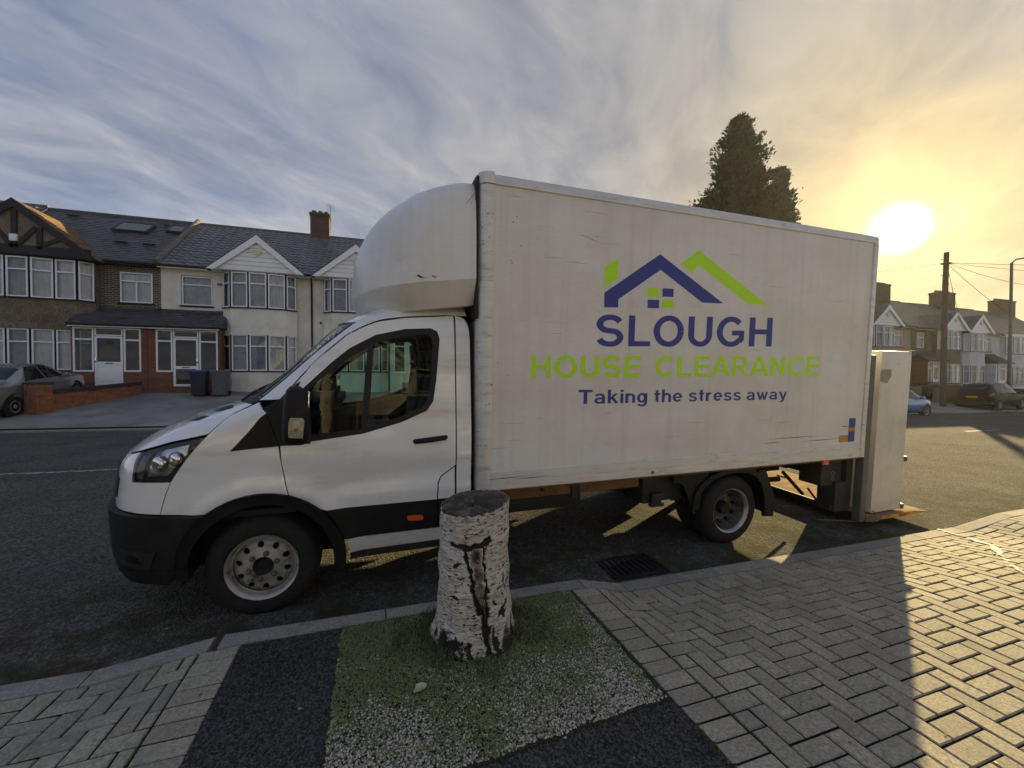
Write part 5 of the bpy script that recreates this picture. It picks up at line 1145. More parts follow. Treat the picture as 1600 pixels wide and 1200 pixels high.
# ------------------------------------------------------------------ houses
FY = 21.2
M['net2'] = mat('grey_net_curtain', (.55, .58, .62), .9, var=.15, scale=4); M['net3'] = mat('blue_grey_curtain', (.38, .43, .50), .9, var=.2, scale=4)
M['housepane'] = glass('window_pane', (.86, .90, .92), 1.0)
def win(parent, ax, x0, x1, z0, z1, trans=.32, mull=(), fw=.05, trim=True, net=True, dep=.07, name='window', name_pane='pane'):
    """window in its own plane: ax maps (along, outwards, up) to the house; outwards is negative y of the facade"""
    mb = MB(); tz = z1-(z1-z0)*trans if trans else None
    def bx(a0, a1, o0, o1, c0, c1, m=0):
        vs = [ax(a, o, c) for a, o, c in ((a0,o0,c0),(a1,o0,c0),(a1,o1,c0),(a0,o1,c0),(a0,o0,c1),(a1,o0,c1),(a1,o1,c1),(a0,o1,c1))]
        mb.add(vs, [(0,3,2,1),(4,5,6,7),(0,1,5,4),(1,2,6,5),(2,3,7,6),(3,0,4,7)], m)
    t = .02 if trim else 0
    if trim:
        bx(x0, x0+t, -.03, .03, z0, z1, 1); bx(x1-t, x1, -.03, .03, z0, z1, 1); bx(x0+t, x1-t, -.03, .03, z1-t, z1, 1); bx(x0+t, x1-t, -.05, .03, z0, z0+t*1.3, 1)
    a, b, c, d = x0+t, x1-t, z0+t*1.3, z1-t
    bx(a, a+fw, -.035, .035, c, d); bx(b-fw, b, -.035, .035, c, d); bx(a+fw, b-fw, -.035, .035, c, c+fw); bx(a+fw, b-fw, -.035, .035, d-fw, d)
    cells = []
    cols = [a+fw]+list(mull)+[b-fw]
    if tz: bx(a+fw, b-fw, -.04, .035, tz-fw*.5, tz+fw*.5)
    for m in mull: bx(m-fw*.5, m+fw*.5, -.038, .034, c+fw, (tz-fw*.5) if tz else d-fw)
    wn = mb.build(name, [M['upvc'], M['timber']], parent)
    if tz: cells.append((a+fw, b-fw, tz+fw*.5, d-fw))
    for p, q in zip(cols, cols[1:]): cells.append((p+(fw*.5 if p != cols[0] else 0), q-(fw*.5 if q != cols[-1] else 0), c+fw, tz-fw*.5 if tz else d-fw))
    for p, q, e, f in cells:
        m2 = MB(); m2.quad(ax(p, 0, e), ax(q, 0, e), ax(q, 0, f), ax(p, 0, f)); m2.build(name_pane, M['housepane'], wn, recalc=False)
    if net:                                             # hanging net curtain with folds
        n = max(6, int((x1-x0)/.035)); vs = []
        ph = rnd.uniform(0, 6)
        for i in range(n+1):
            x = x0+.03+(x1-x0-.06)*i/n; o = .10+.018*math.sin(i*1.5+ph)+.008*math.sin(i*.6+ph*2); vs += [ax(x, o, z0+.03), ax(x, o, z1-.03)]
        m3 = MB(); m3.add(vs, [(2*i, 2*i+2, 2*i+3, 2*i+1) for i in range(n)]); m3.build('net_curtain', rnd.choice([M['net'], M['net'], M['net2'], M['net3']]), wn, 180, recalc=False)
    return wn
def wall_holes(mb, ax, x0, x1, z0, z1, holes, thick=.22, m=0):
    xs = sorted({x0, x1, *[h[0] for h in holes], *[h[1] for h in holes]}); zs = sorted({z0, z1, *[h[2] for h in holes], *[h[3] for h in holes]})
    for i in range(len(xs)-1):
        for j in range(len(zs)-1):
            cx, cz = (xs[i]+xs[i+1])/2, (zs[j]+zs[j+1])/2
            if any(h[0] < cx < h[1] and h[2] < cz < h[3] for h in holes): continue
            mb.add([ax(xs[i], 0, zs[j]), ax(xs[i+1], 0, zs[j]), ax(xs[i+1], 0, zs[j+1]), ax(xs[i], 0, zs[j+1])], [(0, 1, 2, 3)], m)
    for a, b, c, d in holes:
        p = [(a, c), (b, c), (b, d), (a, d)]
        for k in range(4):
            q, r_ = p[k], p[(k+1) % 4]; mb.add([ax(q[0], 0, q[1]), ax(r_[0], 0, r_[1]), ax(r_[0], thick, r_[1]), ax(q[0], thick, q[1])], [(0, 1, 2, 3)], m)
def tile_slope(x0, x1, p0, p1, kind, clipf=None, seed=1, sx=None, cw=None):
    """pieces of a roof slope from the eaves p0=(y,z) up to the ridge p1; real courses with their own thickness"""
    mb = MB(); L = math.hypot(p1[0]-p0[0], p1[1]-p0[1]); dy, dz = (p1[0]-p0[0])/L, (p1[1]-p0[1])/L; ny, nz_ = -dz, dy
    cw = cw or (.30 if kind == 'pan' else .26); ch = .33 if kind == 'pan' else .20; nc = int((L)/ch)+1; nr = random.Random(seed)
    for j in range(nc):
        s0, s1 = j*ch, min(L, (j+1)*ch+.03)
        off = 0 if kind == 'pan' else (cw/2 if j % 2 else 0); n = int((x1-x0)/cw)+2
        for i in range(-1, n):
            a, b = x0+i*cw+off, x0+(i+1)*cw+off; a, b = max(a, x0), min(b, x1)
            if b-a < .02: continue
            sm_ = (s0+s1)/2
            if clipf and not clipf((a+b)/2, sm_): continue
            lift = nr.uniform(0, .008); tl_ = nr.uniform(-.006, .006)
            def P(x, s, o): return (x, p0[0]+dy*s+ny*o, p0[1]+dz*s+nz_*o)
            if kind == 'pan':
                k = 5; pr = [(0, .012), (.25, .045), (.5, .050), (.62, .012), (1.0, .004)]
                if a > x0+i*cw+off+.001 or b < x0+(i+1)*cw+off-.001: pr = [(0, .02), (1, .02)]
                k = len(pr); hi = [P(a+(b-a)*t, s0, o+.034+lift) for t, o in pr]; lo = [P(a+(b-a)*t, s1, o) for t, o in pr]; un = [P(a+(b-a)*t, s0, 0.0) for t, o in pr]
                mb.add(hi+lo+un, [(q, q+1, k+q+1, k+q) for q in range(k-1)]+[(2*k+q, 2*k+q+1, q+1, q) for q in range(k-1)])
            else:
                g = .004; h = .018+lift; vs = [P(a+g, s0+nr.uniform(-.006, .006), h+tl_), P(b-g, s0, h-tl_), P(b-g, s1, .004), P(a+g, s1, .004), P(a+g, s0, 0), P(b-g, s0, 0)]
                mb.add(vs, [(0, 1, 2, 3), (4, 5, 1, 0)])
    return mb
def barge(parent, cx, hw, zb, za, y, wd, m, th=.05, foot=.10):
    for s in (-1, 1):
        mb = MB(); L = math.hypot(hw, za-zb); ux, uz = hw/L, (za-zb)/L
        p = [(cx+s*(hw+.02), zb-foot), (cx, za), (cx, za-wd/ux*1.0), (cx+s*(hw+.02-wd/uz*.75), zb-foot)]
        mb.prism(p, y-th, y, 'y'); mb.build('barge_board', m, parent)
def house(name, label, X0, W, bz, bx, side, wall, roof='pan', gable='white', porch=None, small=(.7, 1.85, 3.45, 4.75), bayw=1.43, facets=(-1.05, -.36, .36, 1.05), lower=None, up=(3.40, 4.95), lo=(.66, 2.26), apex=6.45, ghw=1.75, upwall=None, group='terraced houses along the far side of the street', extra=True, tiles=None, body_d=8.0, bare=False):
    """X0 left party line; bx: bay centre from X0"""
    h = empty(name, (X0, FY, bz), label=label, cat='house', group=group)
    EZ, RZ, RY = 5.14, 8.27, 4.05
    A = lambda a, o, c: (a, o, c)
    lower = lower or wall; upwall = upwall or wall
    # --- bay plan
    by = [0, -.38, -.68, -.75, -.75, -.68, -.38, 0]
    pts = [(-bayw, 0), (-bayw, -.30)]+[(f, -.62 if abs(f) > .9 else -.74) for f in facets]+[(bayw, -.30), (bayw, 0)]
    pts = [(bx+a, o) for a, o in pts]
    # --- main wall with openings
    holes = []
    if small: holes.append((small[0], small[1], small[2], small[3]))
    holes.append((bx-bayw+.03, bx+bayw-.03, lo[0]-.3, EZ-.25))
    if porch: holes.append((porch['x0']+.1, porch['x1']-.1, .02, 2.3))
    holes = [q for q in holes]
    mb = MB(); wall_holes(mb, A, 0, W, -.9, EZ, holes)
    mb.add([(0, 0, -.9), (0, body_d, -.9), (0, body_d, EZ), (0, 0, EZ)], [(0, 1, 2, 3)]); mb.add([(W, 0, -.9), (W, body_d, -.9), (W, body_d, EZ), (W, 0, EZ)], [(0, 1, 2, 3)]); mb.add([(0, body_d, -.9), (W, body_d, -.9), (W, body_d, EZ), (0, body_d, EZ)], [(0, 1, 2, 3)])
    mb.add([(0, 0, EZ), (0, body_d, EZ), (0, RY, RZ)], [(0, 1, 2)]); mb.add([(W, 0, EZ), (W, body_d, EZ), (W, RY, RZ)], [(0, 1, 2)])
    wl = mb.build('wall', upwall, h, recalc=False)
    mb = MB(); mb.box(.05, W-.05, 2.2, 2.25, -.9, EZ).box(.05, W-.05, .3, 2.2, 2.75, 2.80).box(.05, W-.05, .3, 2.2, -.02, .02); mb.build('room', M['room'], h)
    # --- bay walls: below, between, above the lights
    for (z0, z1, mt, top) in ((-.9, lo[0], lower, True), (lo[1], up[0], wall, True), (up[1], EZ+.02, M['timber'] if gable == 'tudor' else M['upvc'], True)):
        mb = MB(); n = len(pts); fl = .05 if z0 == lo[1] else 0
        rows = [(z0, 0), (z1, 0)] if not fl else [(z0-.03, .06), (z0+.10, .035), (z0+.25, 0), (z1, 0)]
        cen = bx
        for (za, fa_), (zb, fb_) in zip(rows, rows[1:]):
            for (a, b) in zip(pts, pts[1:]):
                def ex(p, f): return (p[0]+(p[0]-cen)*f*.5, p[1]-f)
                p0, p1 = ex(a, fa_), ex(b, fa_); q0, q1 = ex(a, fb_), ex(b, fb_)
                mb.add([(*p0, za), (*p1, za), (*q1, zb), (*q0, zb)], [(0, 1, 2, 3)])
        mb.add([(p[0], p[1], z1) for p in pts], [tuple(range(len(pts)))]); mb.add([(p[0], p[1], z0) for p in pts], [tuple(range(len(pts)))[::-1]])
        mb.build('bay_wall' if mt is not M['timber'] else 'bay_lintel', mt, h, recalc=False)
    # --- bay lights
    for (z0, z1) in (lo, up):
        for (a, b) in zip(pts[1:-1], pts[2:-1]):
            dx, dy = b[0]-a[0], b[1]-a[1]; L = math.hypot(dx, dy); ux, uy = dx/L, dy/L
            win(h, (lambda a=a, ux=ux, uy=uy: (lambda s, o, c: (a[0]+ux*s-uy*o, a[1]+uy*s+ux*o+.03*0, c)))(), .012, L-.012, z0, z1)
        for a, b in ((pts[0], pts[1]), (pts[-2], pts[-1])):
            mb = MB(); mb.add([(*a, z0), (*b, z0), (*b, z1), (*a, z1)], [(0, 1, 2, 3)]); mb.build('bay_cheek', upwall, h, recalc=False)
        mb = MB(); sp = [(p[0]+(p[0]-bx)*.03, p[1]-.05) for p in pts[1:-1]]; k = len(sp)
        mb.add([(*p, z0-.03) for p in sp]+[(*p, z0+.005) for p in sp], [(i, i+1, k+i+1, k+i) for i in range(k-1)]+[tuple(range(k))[::-1], tuple(range(k, 2*k))]); mb.build('sill', M['timber'], h, recalc=False)
    if small: win(h, lambda s, o, c: (s, o+.06, c), *small, trans=.30, mull=small_m if (small_m := (((small[0]+small[1])/2,) if gable == 'tudor' else ())) else ()); mb = MB(); mb.box(small[0]-.05, small[1]+.05, -.06, .05, small[2]-.06, small[2]-.002); mb.build('sill', M['timber'], h)
    # --- roof
    tm = tiles or (M['pantile'] if roof == 'pan' else M['slate'])
    e0, r0 = (-.32, EZ-.06), (RY, RZ); dyz = (r0[0]-e0[0], r0[1]-e0[1]); L = math.hypot(*dyz)
    gy = -.92
    def main_y(z): return e0[0]+(z-e0[1])/dyz[1]*dyz[0]
    def clipf(x, s):
        y, z = e0[0]+dyz[0]*s/L, e0[1]+dyz[1]*s/L
        if gable is None: return True
        return not (z < apex-(apex-EZ+.2)*abs(x-bx)/ghw*1.0 and True)
    tile_slope(.03 if roof == 'slate' else .0, W, e0, r0, roof, clipf, int(X0*10)+3).build('roof_tiles', tm, h, recalc=False, kind='stuff')
    mb = MB(); mb.add([(0, e0[0], e0[1]), (W, e0[0], e0[1]), (W, RY, RZ), (0, RY, RZ), (0, body_d+.3, EZ-.1), (W, body_d+.3, EZ-.1)], [(0, 1, 2, 3), (3, 2, 5, 4)])
    mb.build('roof', tm, h, recalc=False)
    mb = MB()
    for i in range(int(W/.45)): mb.tube([(i*W/int(W/.45)+.005, RY, RZ+.0), ((i+1)*W/int(W/.45)-.005, RY, RZ+.0)], .10, 8)
    mb.build('ridge_tiles', M['ridge'] if roof == 'pan' else M['slate'], h, 60, kind='stuff')
    mb = MB(); mb.box(0, W, -.36, -.33, EZ-.16, EZ-.04).box(0, W, -.33, .0, EZ-.14, EZ-.11); mb.build('fascia', M['upvc'] if gable != 'tudor' else M['timber'], h)
    mb = MB()
    for (g0, g1) in ((0, bx-bayw-.3), (bx+bayw+.3, W)):
        if g1-g0 > .2: mb.tube([(g0, -.41, EZ-.07), (g1, -.41, EZ-.07)], .055, 8)
    if mb.v: mb.build('gutter', M['timber'], h, 60)
    # --- gable over the bay
    if gable:
        zb = EZ-.12; gz = apex
        for s in (-1, 1):                                 # little roof slopes running back into the main roof
            mg = MB(); n = 9; m_ = 9
            # triangle between gable rake, ridge and valley, made of courses
            for k in range(n):
                f0, f1 = k/n, (k+1)/n+.02
                def pt(f, w_, o):
                    f = min(f, 1); x = bx+s*(ghw+.12)*(1-f); z = zb-.08+(gz+.06-zb+.08)*f; yb = max(gy, main_y(z)+.02); y = gy+(yb-gy)*w_
                    nx_, nz2 = s*(gz-zb), ghw; l = math.hypot(nx_, nz2); return (x+nx_/l*o, y, z+nz2/l*o)
                for q in range(m_):
                    w0, w1 = q/m_, (q+1)/m_
                    mg.add([pt(f0, w0, .035), pt(f0, w1, .035), pt(f1, w1, .006), pt(f1, w0, .006), pt(f0, w0, 0), pt(f0, w1, 0)], [(0, 1, 2, 3), (4, 5, 1, 0)])
            mg.build('gable_roof', M['brown_tile'] if gable == 'tudor' else tm, h, recalc=False, kind='stuff')
            mb = MB(); mb.add([pt(0, 0, -.02), pt(0, 1, -.02), pt(1, 1, -.02), pt(1, 0, -.02)], [(0, 1, 2, 3)]); mb.build('gable_soffit', M['timber'], h, recalc=False)
        mb = MB()
        if gable == 'tudor':
            mb.prism([(bx-ghw+.12, zb), (bx+ghw-.12, zb), (bx, gz-.1)], gy+.12, gy+.10, 'y'); mb.build('gable_panel', M['infill'], h)
            barge(h, bx, ghw+.1, zb+.02, gz+.08, gy+.02, .26, M['timber'])
            def beam(a, b, w_):
                d = Vector((b[0]-a[0], b[1]-a[1])).normalized(); n_ = Vector((-d.y, d.x))*w_/2
                m2 = MB(); m2.prism([(a[0]+n_.x, a[1]+n_.y), (b[0]+n_.x, b[1]+n_.y), (b[0]-n_.x, b[1]-n_.y), (a[0]-n_.x, a[1]-n_.y)], gy+.04, gy+.10, 'y'); m2.build('beam', M['timber'], h)
            zt = gz-.35
            beam((bx-ghw+.1, zb+.14), (bx+ghw-.1, zb+.14), .34); beam((bx, zb+.2), (bx, zt), .17); beam((bx-.05, zb+.25), (bx-.62, zb+1.02), .15); beam((bx+.05, zb+.25), (bx+.62, zb+1.02), .15)
            beam((bx-.72, zb+.2), (bx-.72, zb+1.0), .17); beam((bx+.72, zb+.2), (bx+.72, zb+1.0), .17); beam((bx+.78, zb+.35), (bx+1.28, zb+.62), .13); beam((bx-.78, zb+.35), (bx-1.28, zb+.62), .13)
            # bressummer filling above the lights out to the eaves
            mb = MB(); mb.bbox(bx-.09, bx+.13, gy-.04, gy+.05, zb+.42, zb+.68, .02); mb.build('alarm_box', M['upvc'], h, 40)
        else:
            gm = M['upvc'] if gable == 'white' else gable
            nb_ = 7
            for k in range(nb_):                          # shiplap boards, one by one
                f0, f1 = k/nb_, (k+1)/nb_-.012
                z0, z1 = zb+(gz-.12-zb)*f0, zb+(gz-.12-zb)*f1; w0, w1 = (ghw-.12)*(1-f0), (ghw-.12)*(1-f1)
                mb = MB(); mb.prism([(bx-w0, z0), (bx+w0, z0), (bx+w1, z1), (bx-w1, z1)], gy+.13, gy+.10, 'y'); mb.build('gable_board', gm, h)
            mb = MB(); mb.prism([(bx-ghw+.1, zb+.01), (bx+ghw-.1, zb+.01), (bx, gz-.14)], gy+.135, gy+.15, 'y'); mb.build('gable_back', M['timber'], h)
            barge(h, bx, ghw+.08, zb+.02, gz+.06, gy+.03, .25, M['upvc'])
            if extra:
                mb = MB(); za = zb+.62; mb.prism([(bx-.17, za+.24), (bx+.17, za+.24), (bx+.17, za+.12), (bx+.05, za), (bx-.05, za), (bx-.17, za+.12)], gy+.02, gy+.11, 'y'); mb.build('alarm_box', M['alarm'], h)
        mb = MB(); mb.box(bx-ghw-.02, bx+ghw+.02, gy+.10, -.02, zb-.04, zb-.005); mb.build('gable_soffit', M['timber'] if gable == 'tudor' else M['upvc'], h)
    # --- porch
    if porch:
        p0, p1 = porch['x0'], porch['x1']; py = -1.0
        bm_ = porch.get('brick', M['porchbrick'])
        z_head = 2.40; zt = 3.22; ov = .22
        rf = tile_slope(p0-.05, p1+.12, (py-ov, z_head+.05), (-.02, zt), 'slate', None, int(X0)+77); rf.build('porch_tiles', M['slate'], h, recalc=False, kind='stuff')
        mb = MB(); mb.add([(p0-.05, py-ov, z_head+.045), (p1+.12, py-ov, z_head+.045), (p1+.12, 0, zt-.01), (p0-.05, 0, zt-.01), (p0-.05, 0, z_head+.04), (p1+.12, 0, z_head+.04)], [(0, 1, 2, 3), (0, 3, 4), (1, 5, 2), (0, 4, 5, 1)]); mb.build('porch_roof', M['lead'], h, recalc=False)
        mb = MB(); mb.box(p0-.05, p1+.12, -.10, -.0, zt-.03, zt+.07); mb.build('flashing', M['lead'], h)
        mb = MB(); mb.box(p0, p1+.05, py-.20, py-.17, z_head-.06, z_head+.05); mb.build('porch_fascia', M['upvc'], h)
        mb = MB(); mb.tube([(p0, py-.23, z_head+.03), (p1+.1, py-.23, z_head+.03)], .05, 8); mb.build('gutter', M['timber'], h, 60)
        AP = lambda s, o, c: (s, py+o, c)
        sill = porch.get('sill', .62)
        mb = MB(); cells = porch['cells']; xs_ = [p0]
        # brickwork: piers and dwarf walls around the glazed cells
        hol = [(c[1], c[2], (0.0 if c[0] == 'd' else sill), z_head-.06) for c in cells]
        wall_holes(mb, AP, p0, p1, -.9, z_head, hol, .11); mb.add([(p0, py, -.9), (p0, 0, -.9), (p0, 0, z_head), (p0, py, z_head)], [(0, 1, 2, 3)]); mb.add([(p1, py, -.9), (p1, 0, -.9), (p1, 0, z_head), (p1, py, z_head)], [(0, 1, 2, 3)]); mb.build('porch_wall', bm_, h, recalc=False)
        for c in cells:
            if c[0] == 'w': win(h, lambda s, o, z: (s, py+.04+o, z), c[1], c[2], sill, z_head-.065, trans=.27, net=False, trim=False, fw=.06)
            else:
                x0, x1 = c[1], c[2]; zt_ = 2.0
                win(h, lambda s, o, z: (s, py+.04+o, z), x0, x1, zt_+.02, z_head-.065, trans=0, net=False, trim=False, fw=.045)
                mb = MB(); fw = .075; yy0, yy1 = py, py+.07
                ml = .80 if c[3] == 'glazed' else .95
                mb.box(x0, x0+fw, yy0, yy1, .03, zt_).box(x1-fw, x1, yy0, yy1, .03, zt_).box(x0+fw, x1-fw, yy0, yy1, zt_-fw, zt_).box(x0+fw, x1-fw, yy0, yy1, .03, .12).box(x0+fw, x1-fw, yy0, yy1, ml-.06, ml+.06)
                if c[3] != 'glazed': mb.box(x0+fw, x1-fw, yy0+.02, yy1-.01, .12, ml-.06); mb.box(x0+fw+.1, x1-fw-.1, yy0+.006, yy0+.02, .25, ml-.25)
                d = mb.build('door', M['upvc'], h)
                for (e, f) in ((ml+.06, zt_-fw),)+(((.12, ml-.06),) if c[3] == 'glazed' else ()):
                    m2 = MB(); m2.quad((x0+fw, yy0+.035, e), (x1-fw, yy0+.035, e), (x1-fw, yy0+.035, f), (x0+fw, yy0+.035, f)); m2.build('pane', M['housepane'], d, recalc=False)
                mb = MB(); mb.bbox(x1-fw+.01 if c[4] > 0 else x0+.02, x1-.02 if c[4] > 0 else x0+fw-.01, yy0-.03, yy0, .98, 1.18, .008); mb.build('handle', M['chrome'], d, 40)
                mb = MB(); mb.bbox((x0+x1)/2-.12, (x0+x1)/2+.12, yy0-.012, yy0, ml-.02, ml+.02, .004); mb.build('letter_plate', M['galv'], d, 40)
                if len(c) > 5:
                    me = text_mesh(c[5], .17, .002, .006); me.materials.clear(); me.materials.append(M['timber'])
                    for v in me.vertices: a, b, e = v.co; v.co = (a, e, b)
                    wq = max(v.co.x for v in me.vertices); o = obj('door_number', me, d); o.location = ((x0+x1)/2-wq/2, yy0+.028, 1.70)
                    mb = MB(); cxm = (x0+x1)/2; hw2 = (x1-x0)/2-fw-.03
                    for zz in (ml+.085, zt_-fw-.03): mb.box(cxm-hw2, cxm+hw2, yy0+.028, yy0+.033, zz, zz+.012)
                    for xx in (cxm-hw2, cxm+hw2-.012): mb.box(xx, xx+.012, yy0+.028, yy0+.033, ml+.09, zt_-fw-.03)
                    mb.build('leaded_border', M['timber'], d)
        # inner door wall seen through the glazing
        mb = MB(); mb.quad((p0, -.02, 0), (p1, -.02, 0), (p1, -.02, 2.3), (p0, -.02, 2.3)); mb.build('inner_wall', M['room'], h, recalc=False)
    return h
M['alarm'] = mat('alarm_box_cream', (.70, .62, .40), .4, var=.03)
BZ = 1.25
P1 = dict(x0=3.45, x1=5.84, cells=[('w', 3.50, 4.14, '', 0), ('d', 4.16, 5.04, 'half', -1, '161'), ('w', 5.06, 5.62, '', 0)])
h1 = house('terraced_house', 'dark brick and brown pebbledash house with black timbered gable and slate roof', -14.45, 5.90, BZ, 1.80, 1, M['pebbledash'], 'slate', 'tudor', P1, (4.48, 5.62, 3.48, 4.78), 2.06, (-1.67, -1.0, -.34, .34, 1.0, 1.67), upwall=M['darkbrick'], apex=6.95, ghw=2.32)
P2 = dict(x0=-.05, x1=2.38, cells=[('w', .20, .76, '', 0), ('d', .78, 1.64, 'glazed', 1), ('w', 1.66, 2.32, '', 0)])
h2 = house('terraced_house', 'cream rendered house with white gable and glazed porch door, two bins outside', -8.55, 5.80, BZ, 3.75, -1, M['render'], 'pan', 'white', P2, (.70, 1.86, 3.48, 4.78))
P3 = dict(x0=3.45, x1=5.8, cells=[('w', 3.6, 4.15, '', 0), ('d', 4.25, 5.05, 'half', 1), ('w', 5.12, 5.6, '', 0)], brick=M['render'])
h3 = house('terraced_house', 'cream house behind the van cab, joined to the left cream house at a black downpipe', -2.75, 5.80, BZ, 1.95, 1, M['render'], 'pan', 'white', P3, (3.9, 5.05, 3.48, 4.78))
# downpipe, raised verge between the dark and the cream house, roof lights, chimney
mb = MB(); mb.tube([(5.78, -.30, 5.0), (5.78, -.07, 4.75), (5.78, -.07, -.2)], .04, 8); mb.build('downpipe', M['timber'], h2, 60)
mb = MB(); mb.tube([(4.2, -.04, 4.3), (4.75, -.04, 3.4), (5.2, -.04, 2.8)], .008, 5).tube([(2.42, -.04, 3.0), (2.42, -.05, .4)], .035, 8); mb.build('wall_cable', M['timber'], h2, 60)
mb = MB(); mb.box(2.02, 2.22, -.012, .02, 4.42, 4.52); mb.build('air_brick', M['galv'], h2)
e0, r0 = (-.36, 5.08), (4.05, 8.31); n = 12
for k in range(n):
    a, b = k/n, (k+1)/n; mb = MB(); mb.tube([(-.02, e0[0]+(r0[0]-e0[0])*a, e0[1]+(r0[1]-e0[1])*a+.07+.02), (-.02, e0[0]+(r0[0]-e0[0])*(b+.01), e0[1]+(r0[1]-e0[1])*(b+.01)+.07)], .135, 10); mb.build('verge_tile', M['ridge'], h2, 60)
def on_roof(x, s, o):
    L = math.hypot(r0[0]-e0[0], r0[1]-e0[1]); dy, dz = (r0[0]-e0[0])/L, (r0[1]-e0[1])/L; return (x, e0[0]+dy*s-dz*o, e0[1]+dz*s+dy*o)
M['rooflight'] = mat('roof_light_glass', (.05, .055, .06), .08, var=.05, spec=.8)
for (x0, x1, s0, s1) in ((3.15, 4.45, 3.35, 4.45), (5.05, 5.72, 3.75, 4.65)):
    mb = MB(); f = .07
    for a, b, c, d in ((x0, x1, s0, s0+f), (x0, x1, s1-f, s1), (x0, x0+f, s0+f, s1-f), (x1-f, x1, s0+f, s1-f)):
        mb.add([on_roof(a, c, .0), on_roof(b, c, .0), on_roof(b, d, .0), on_roof(a, d, .0), on_roof(a, c, .11), on_roof(b, c, .11), on_roof(b, d, .11), on_roof(a, d, .11)], [(0, 3, 2, 1), (4, 5, 6, 7), (0, 1, 5, 4), (1, 2, 6, 5), (2, 3, 7, 6), (3, 0, 4, 7)])
    rl = mb.build('roof_light', M['lead'], h1); mb = MB(); mb.quad(on_roof(x0+f, s0+f, .09), on_roof(x1-f, s0+f, .09), on_roof(x1-f, s1-f, .09), on_roof(x0+f, s1-f, .09)); mb.build('pane', M['rooflight'], rl, recalc=False)
for (x, s) in ((4.0, 1.95), (5.0, 1.95), (1.2, 4.7), (4.9, 4.6)):
    mb = MB(); mb.add([on_roof(x-.22, s, .03), on_roof(x+.22, s, .03), on_roof(x+.22, s+.16, .03), on_roof(x-.22, s+.16, .03), on_roof(x-.22, s, .09), on_roof(x+.22, s, .09)], [(4, 5, 2, 3), (0, 1, 5, 4), (0, 4, 3), (1, 2, 5)]); mb.build('roof_vent', M['lead'], h1, recalc=False)
def chimney(h, cx, w_, d_, z0, z1, npots=4, m='stockbrick', aerial=0):
    y0 = 4.05; mb = MB(); mb.box(cx-w_/2, cx+w_/2, y0-d_/2, y0+d_/2, z0, z1-.16); c = mb.build('chimney', M[m], h)
    mb = MB(); mb.box(cx-w_/2-.05, cx+w_/2+.05, y0-d_/2-.05, y0+d_/2+.05, z1-.16, z1-.04).box(cx-w_/2, cx+w_/2, y0-d_/2, y0+d_/2, z1-.04, z1); mb.build('cap', M[m], c)
    for k in range(npots):
        x = cx-w_/2+(k+.5)*w_/npots; mb = MB(); mb.lathe([(.10, 0), (.11, .14), (.13, .15), (.13, .19), (.08, .19)], (x, y0, z1), 'z', 12); mb.build('pot', M['ridge'], c, 50)
    if aerial:
        mb = MB(); ax_ = cx+aerial*(w_/2+.06); mb.tube([(ax_, y0-.2, z0+.7), (ax_, y0-.2, z1+.55)], .014, 6).tube([(ax_-.06, y0-.5, z1+.48), (ax_+.04, y0+.6, z1+.48)], .010, 5)
        for q in range(6): yy = y0-.45+q*.19; mb.tube([(ax_-.22, yy, z1+.48), (ax_+.22, yy, z1+.48)], .006, 4)
        mb.tube([(ax_, y0-.2, z1+.2), (ax_, y0-.55, z1+.2)], .008, 5); mb.build('aerial', M['galv'], c, 60)
    return c
chimney(h2, 5.72, .95, .75, 7.9, 9.45, 3, aerial=1)
mb = MB(); mb.lathe([(0, 0), (.05, 0), (.05, .04)], (.35, -.05, 2.95), 'y', 10); mb.build('vent_cowl', M['timber'], h3, 60)
# houses further right, their street level drops with the road
BR = lambda x: 1.25+slope(x)-slope(-7)
hr1 = house('terraced_house', 'pinkish house with a white gable, partly hidden by the right end of the van box', 35.0, 5.9, BR(37), 1.65, 1, M['pink_render'], 'pan', 'white', None, (3.9, 5.0, 3.5, 4.8), tiles=M['slate'])
PR2 = dict(x0=.1, x1=2.4, cells=[('w', .3, .8, '', 0), ('d', .9, 1.6, 'half', 1), ('w', 1.7, 2.2, '', 0)])
hr2 = house('terraced_house', 'brown pebbledashed house behind the wooden telegraph pole, white window frames', 40.9, 6.0, BR(42), 4.2, -1, M['pebbledash'], 'slate', 'white', PR2, (.8, 1.8, 3.5, 4.8))
PR3 = dict(x0=3.5, x1=5.6, cells=[('w', 3.65, 4.0, '', 0), ('d', 4.1, 4.95, 'half', 1), ('w', 5.05, 5.5, '', 0)], brick=M['white_render'])
hr3 = house('terraced_house', 'white rendered house with white gable and dark porch roof, behind the black estate car', 46.9, 5.9, BR(48), 1.75, 1, M['white_render'], 'slate', 'white', PR3, (3.7, 5.2, 3.5, 4.8))
hr4 = house('terraced_house', 'white rendered house at the right edge, round satellite dish above its windows', 52.8, 5.9, BR(54), 2.2, 1, M['white_render'], 'slate', None, None, (4.3, 5.3, 3.5, 4.8))
hr5 = house('terraced_house', 'white house farthest along the street, beyond the lamp post', 58.7, 5.9, BR(60), 3.9, -1, M['white_render'], 'slate', 'white', None, (.8, 1.8, 3.5, 4.8))
chimney(hr1, 8.6, 2.6, .9, 7.3, 9.6, 7, aerial=-1); chimney(hr3, 6.6, 2.4, .9, 7.3, 9.6, 7, aerial=1); chimney(hr5, 5.2, 3.0, .9, 7.3, 9.6, 8)
mb = MB(); mb.lathe([(0, .06), (.15, .04), (.26, 0.), (.27, -.01)], (5.1, -.62, 5.3), 'y', 18).tube([(5.1, -.56, 5.3), (5.1, -.2, 5.1)], .02, 6).tube([(5.1, -.6, 5.1), (5.1, -.95, 5.15)], .012, 5); mb.build('satellite_dish', M['upvc'], hr4, 60)
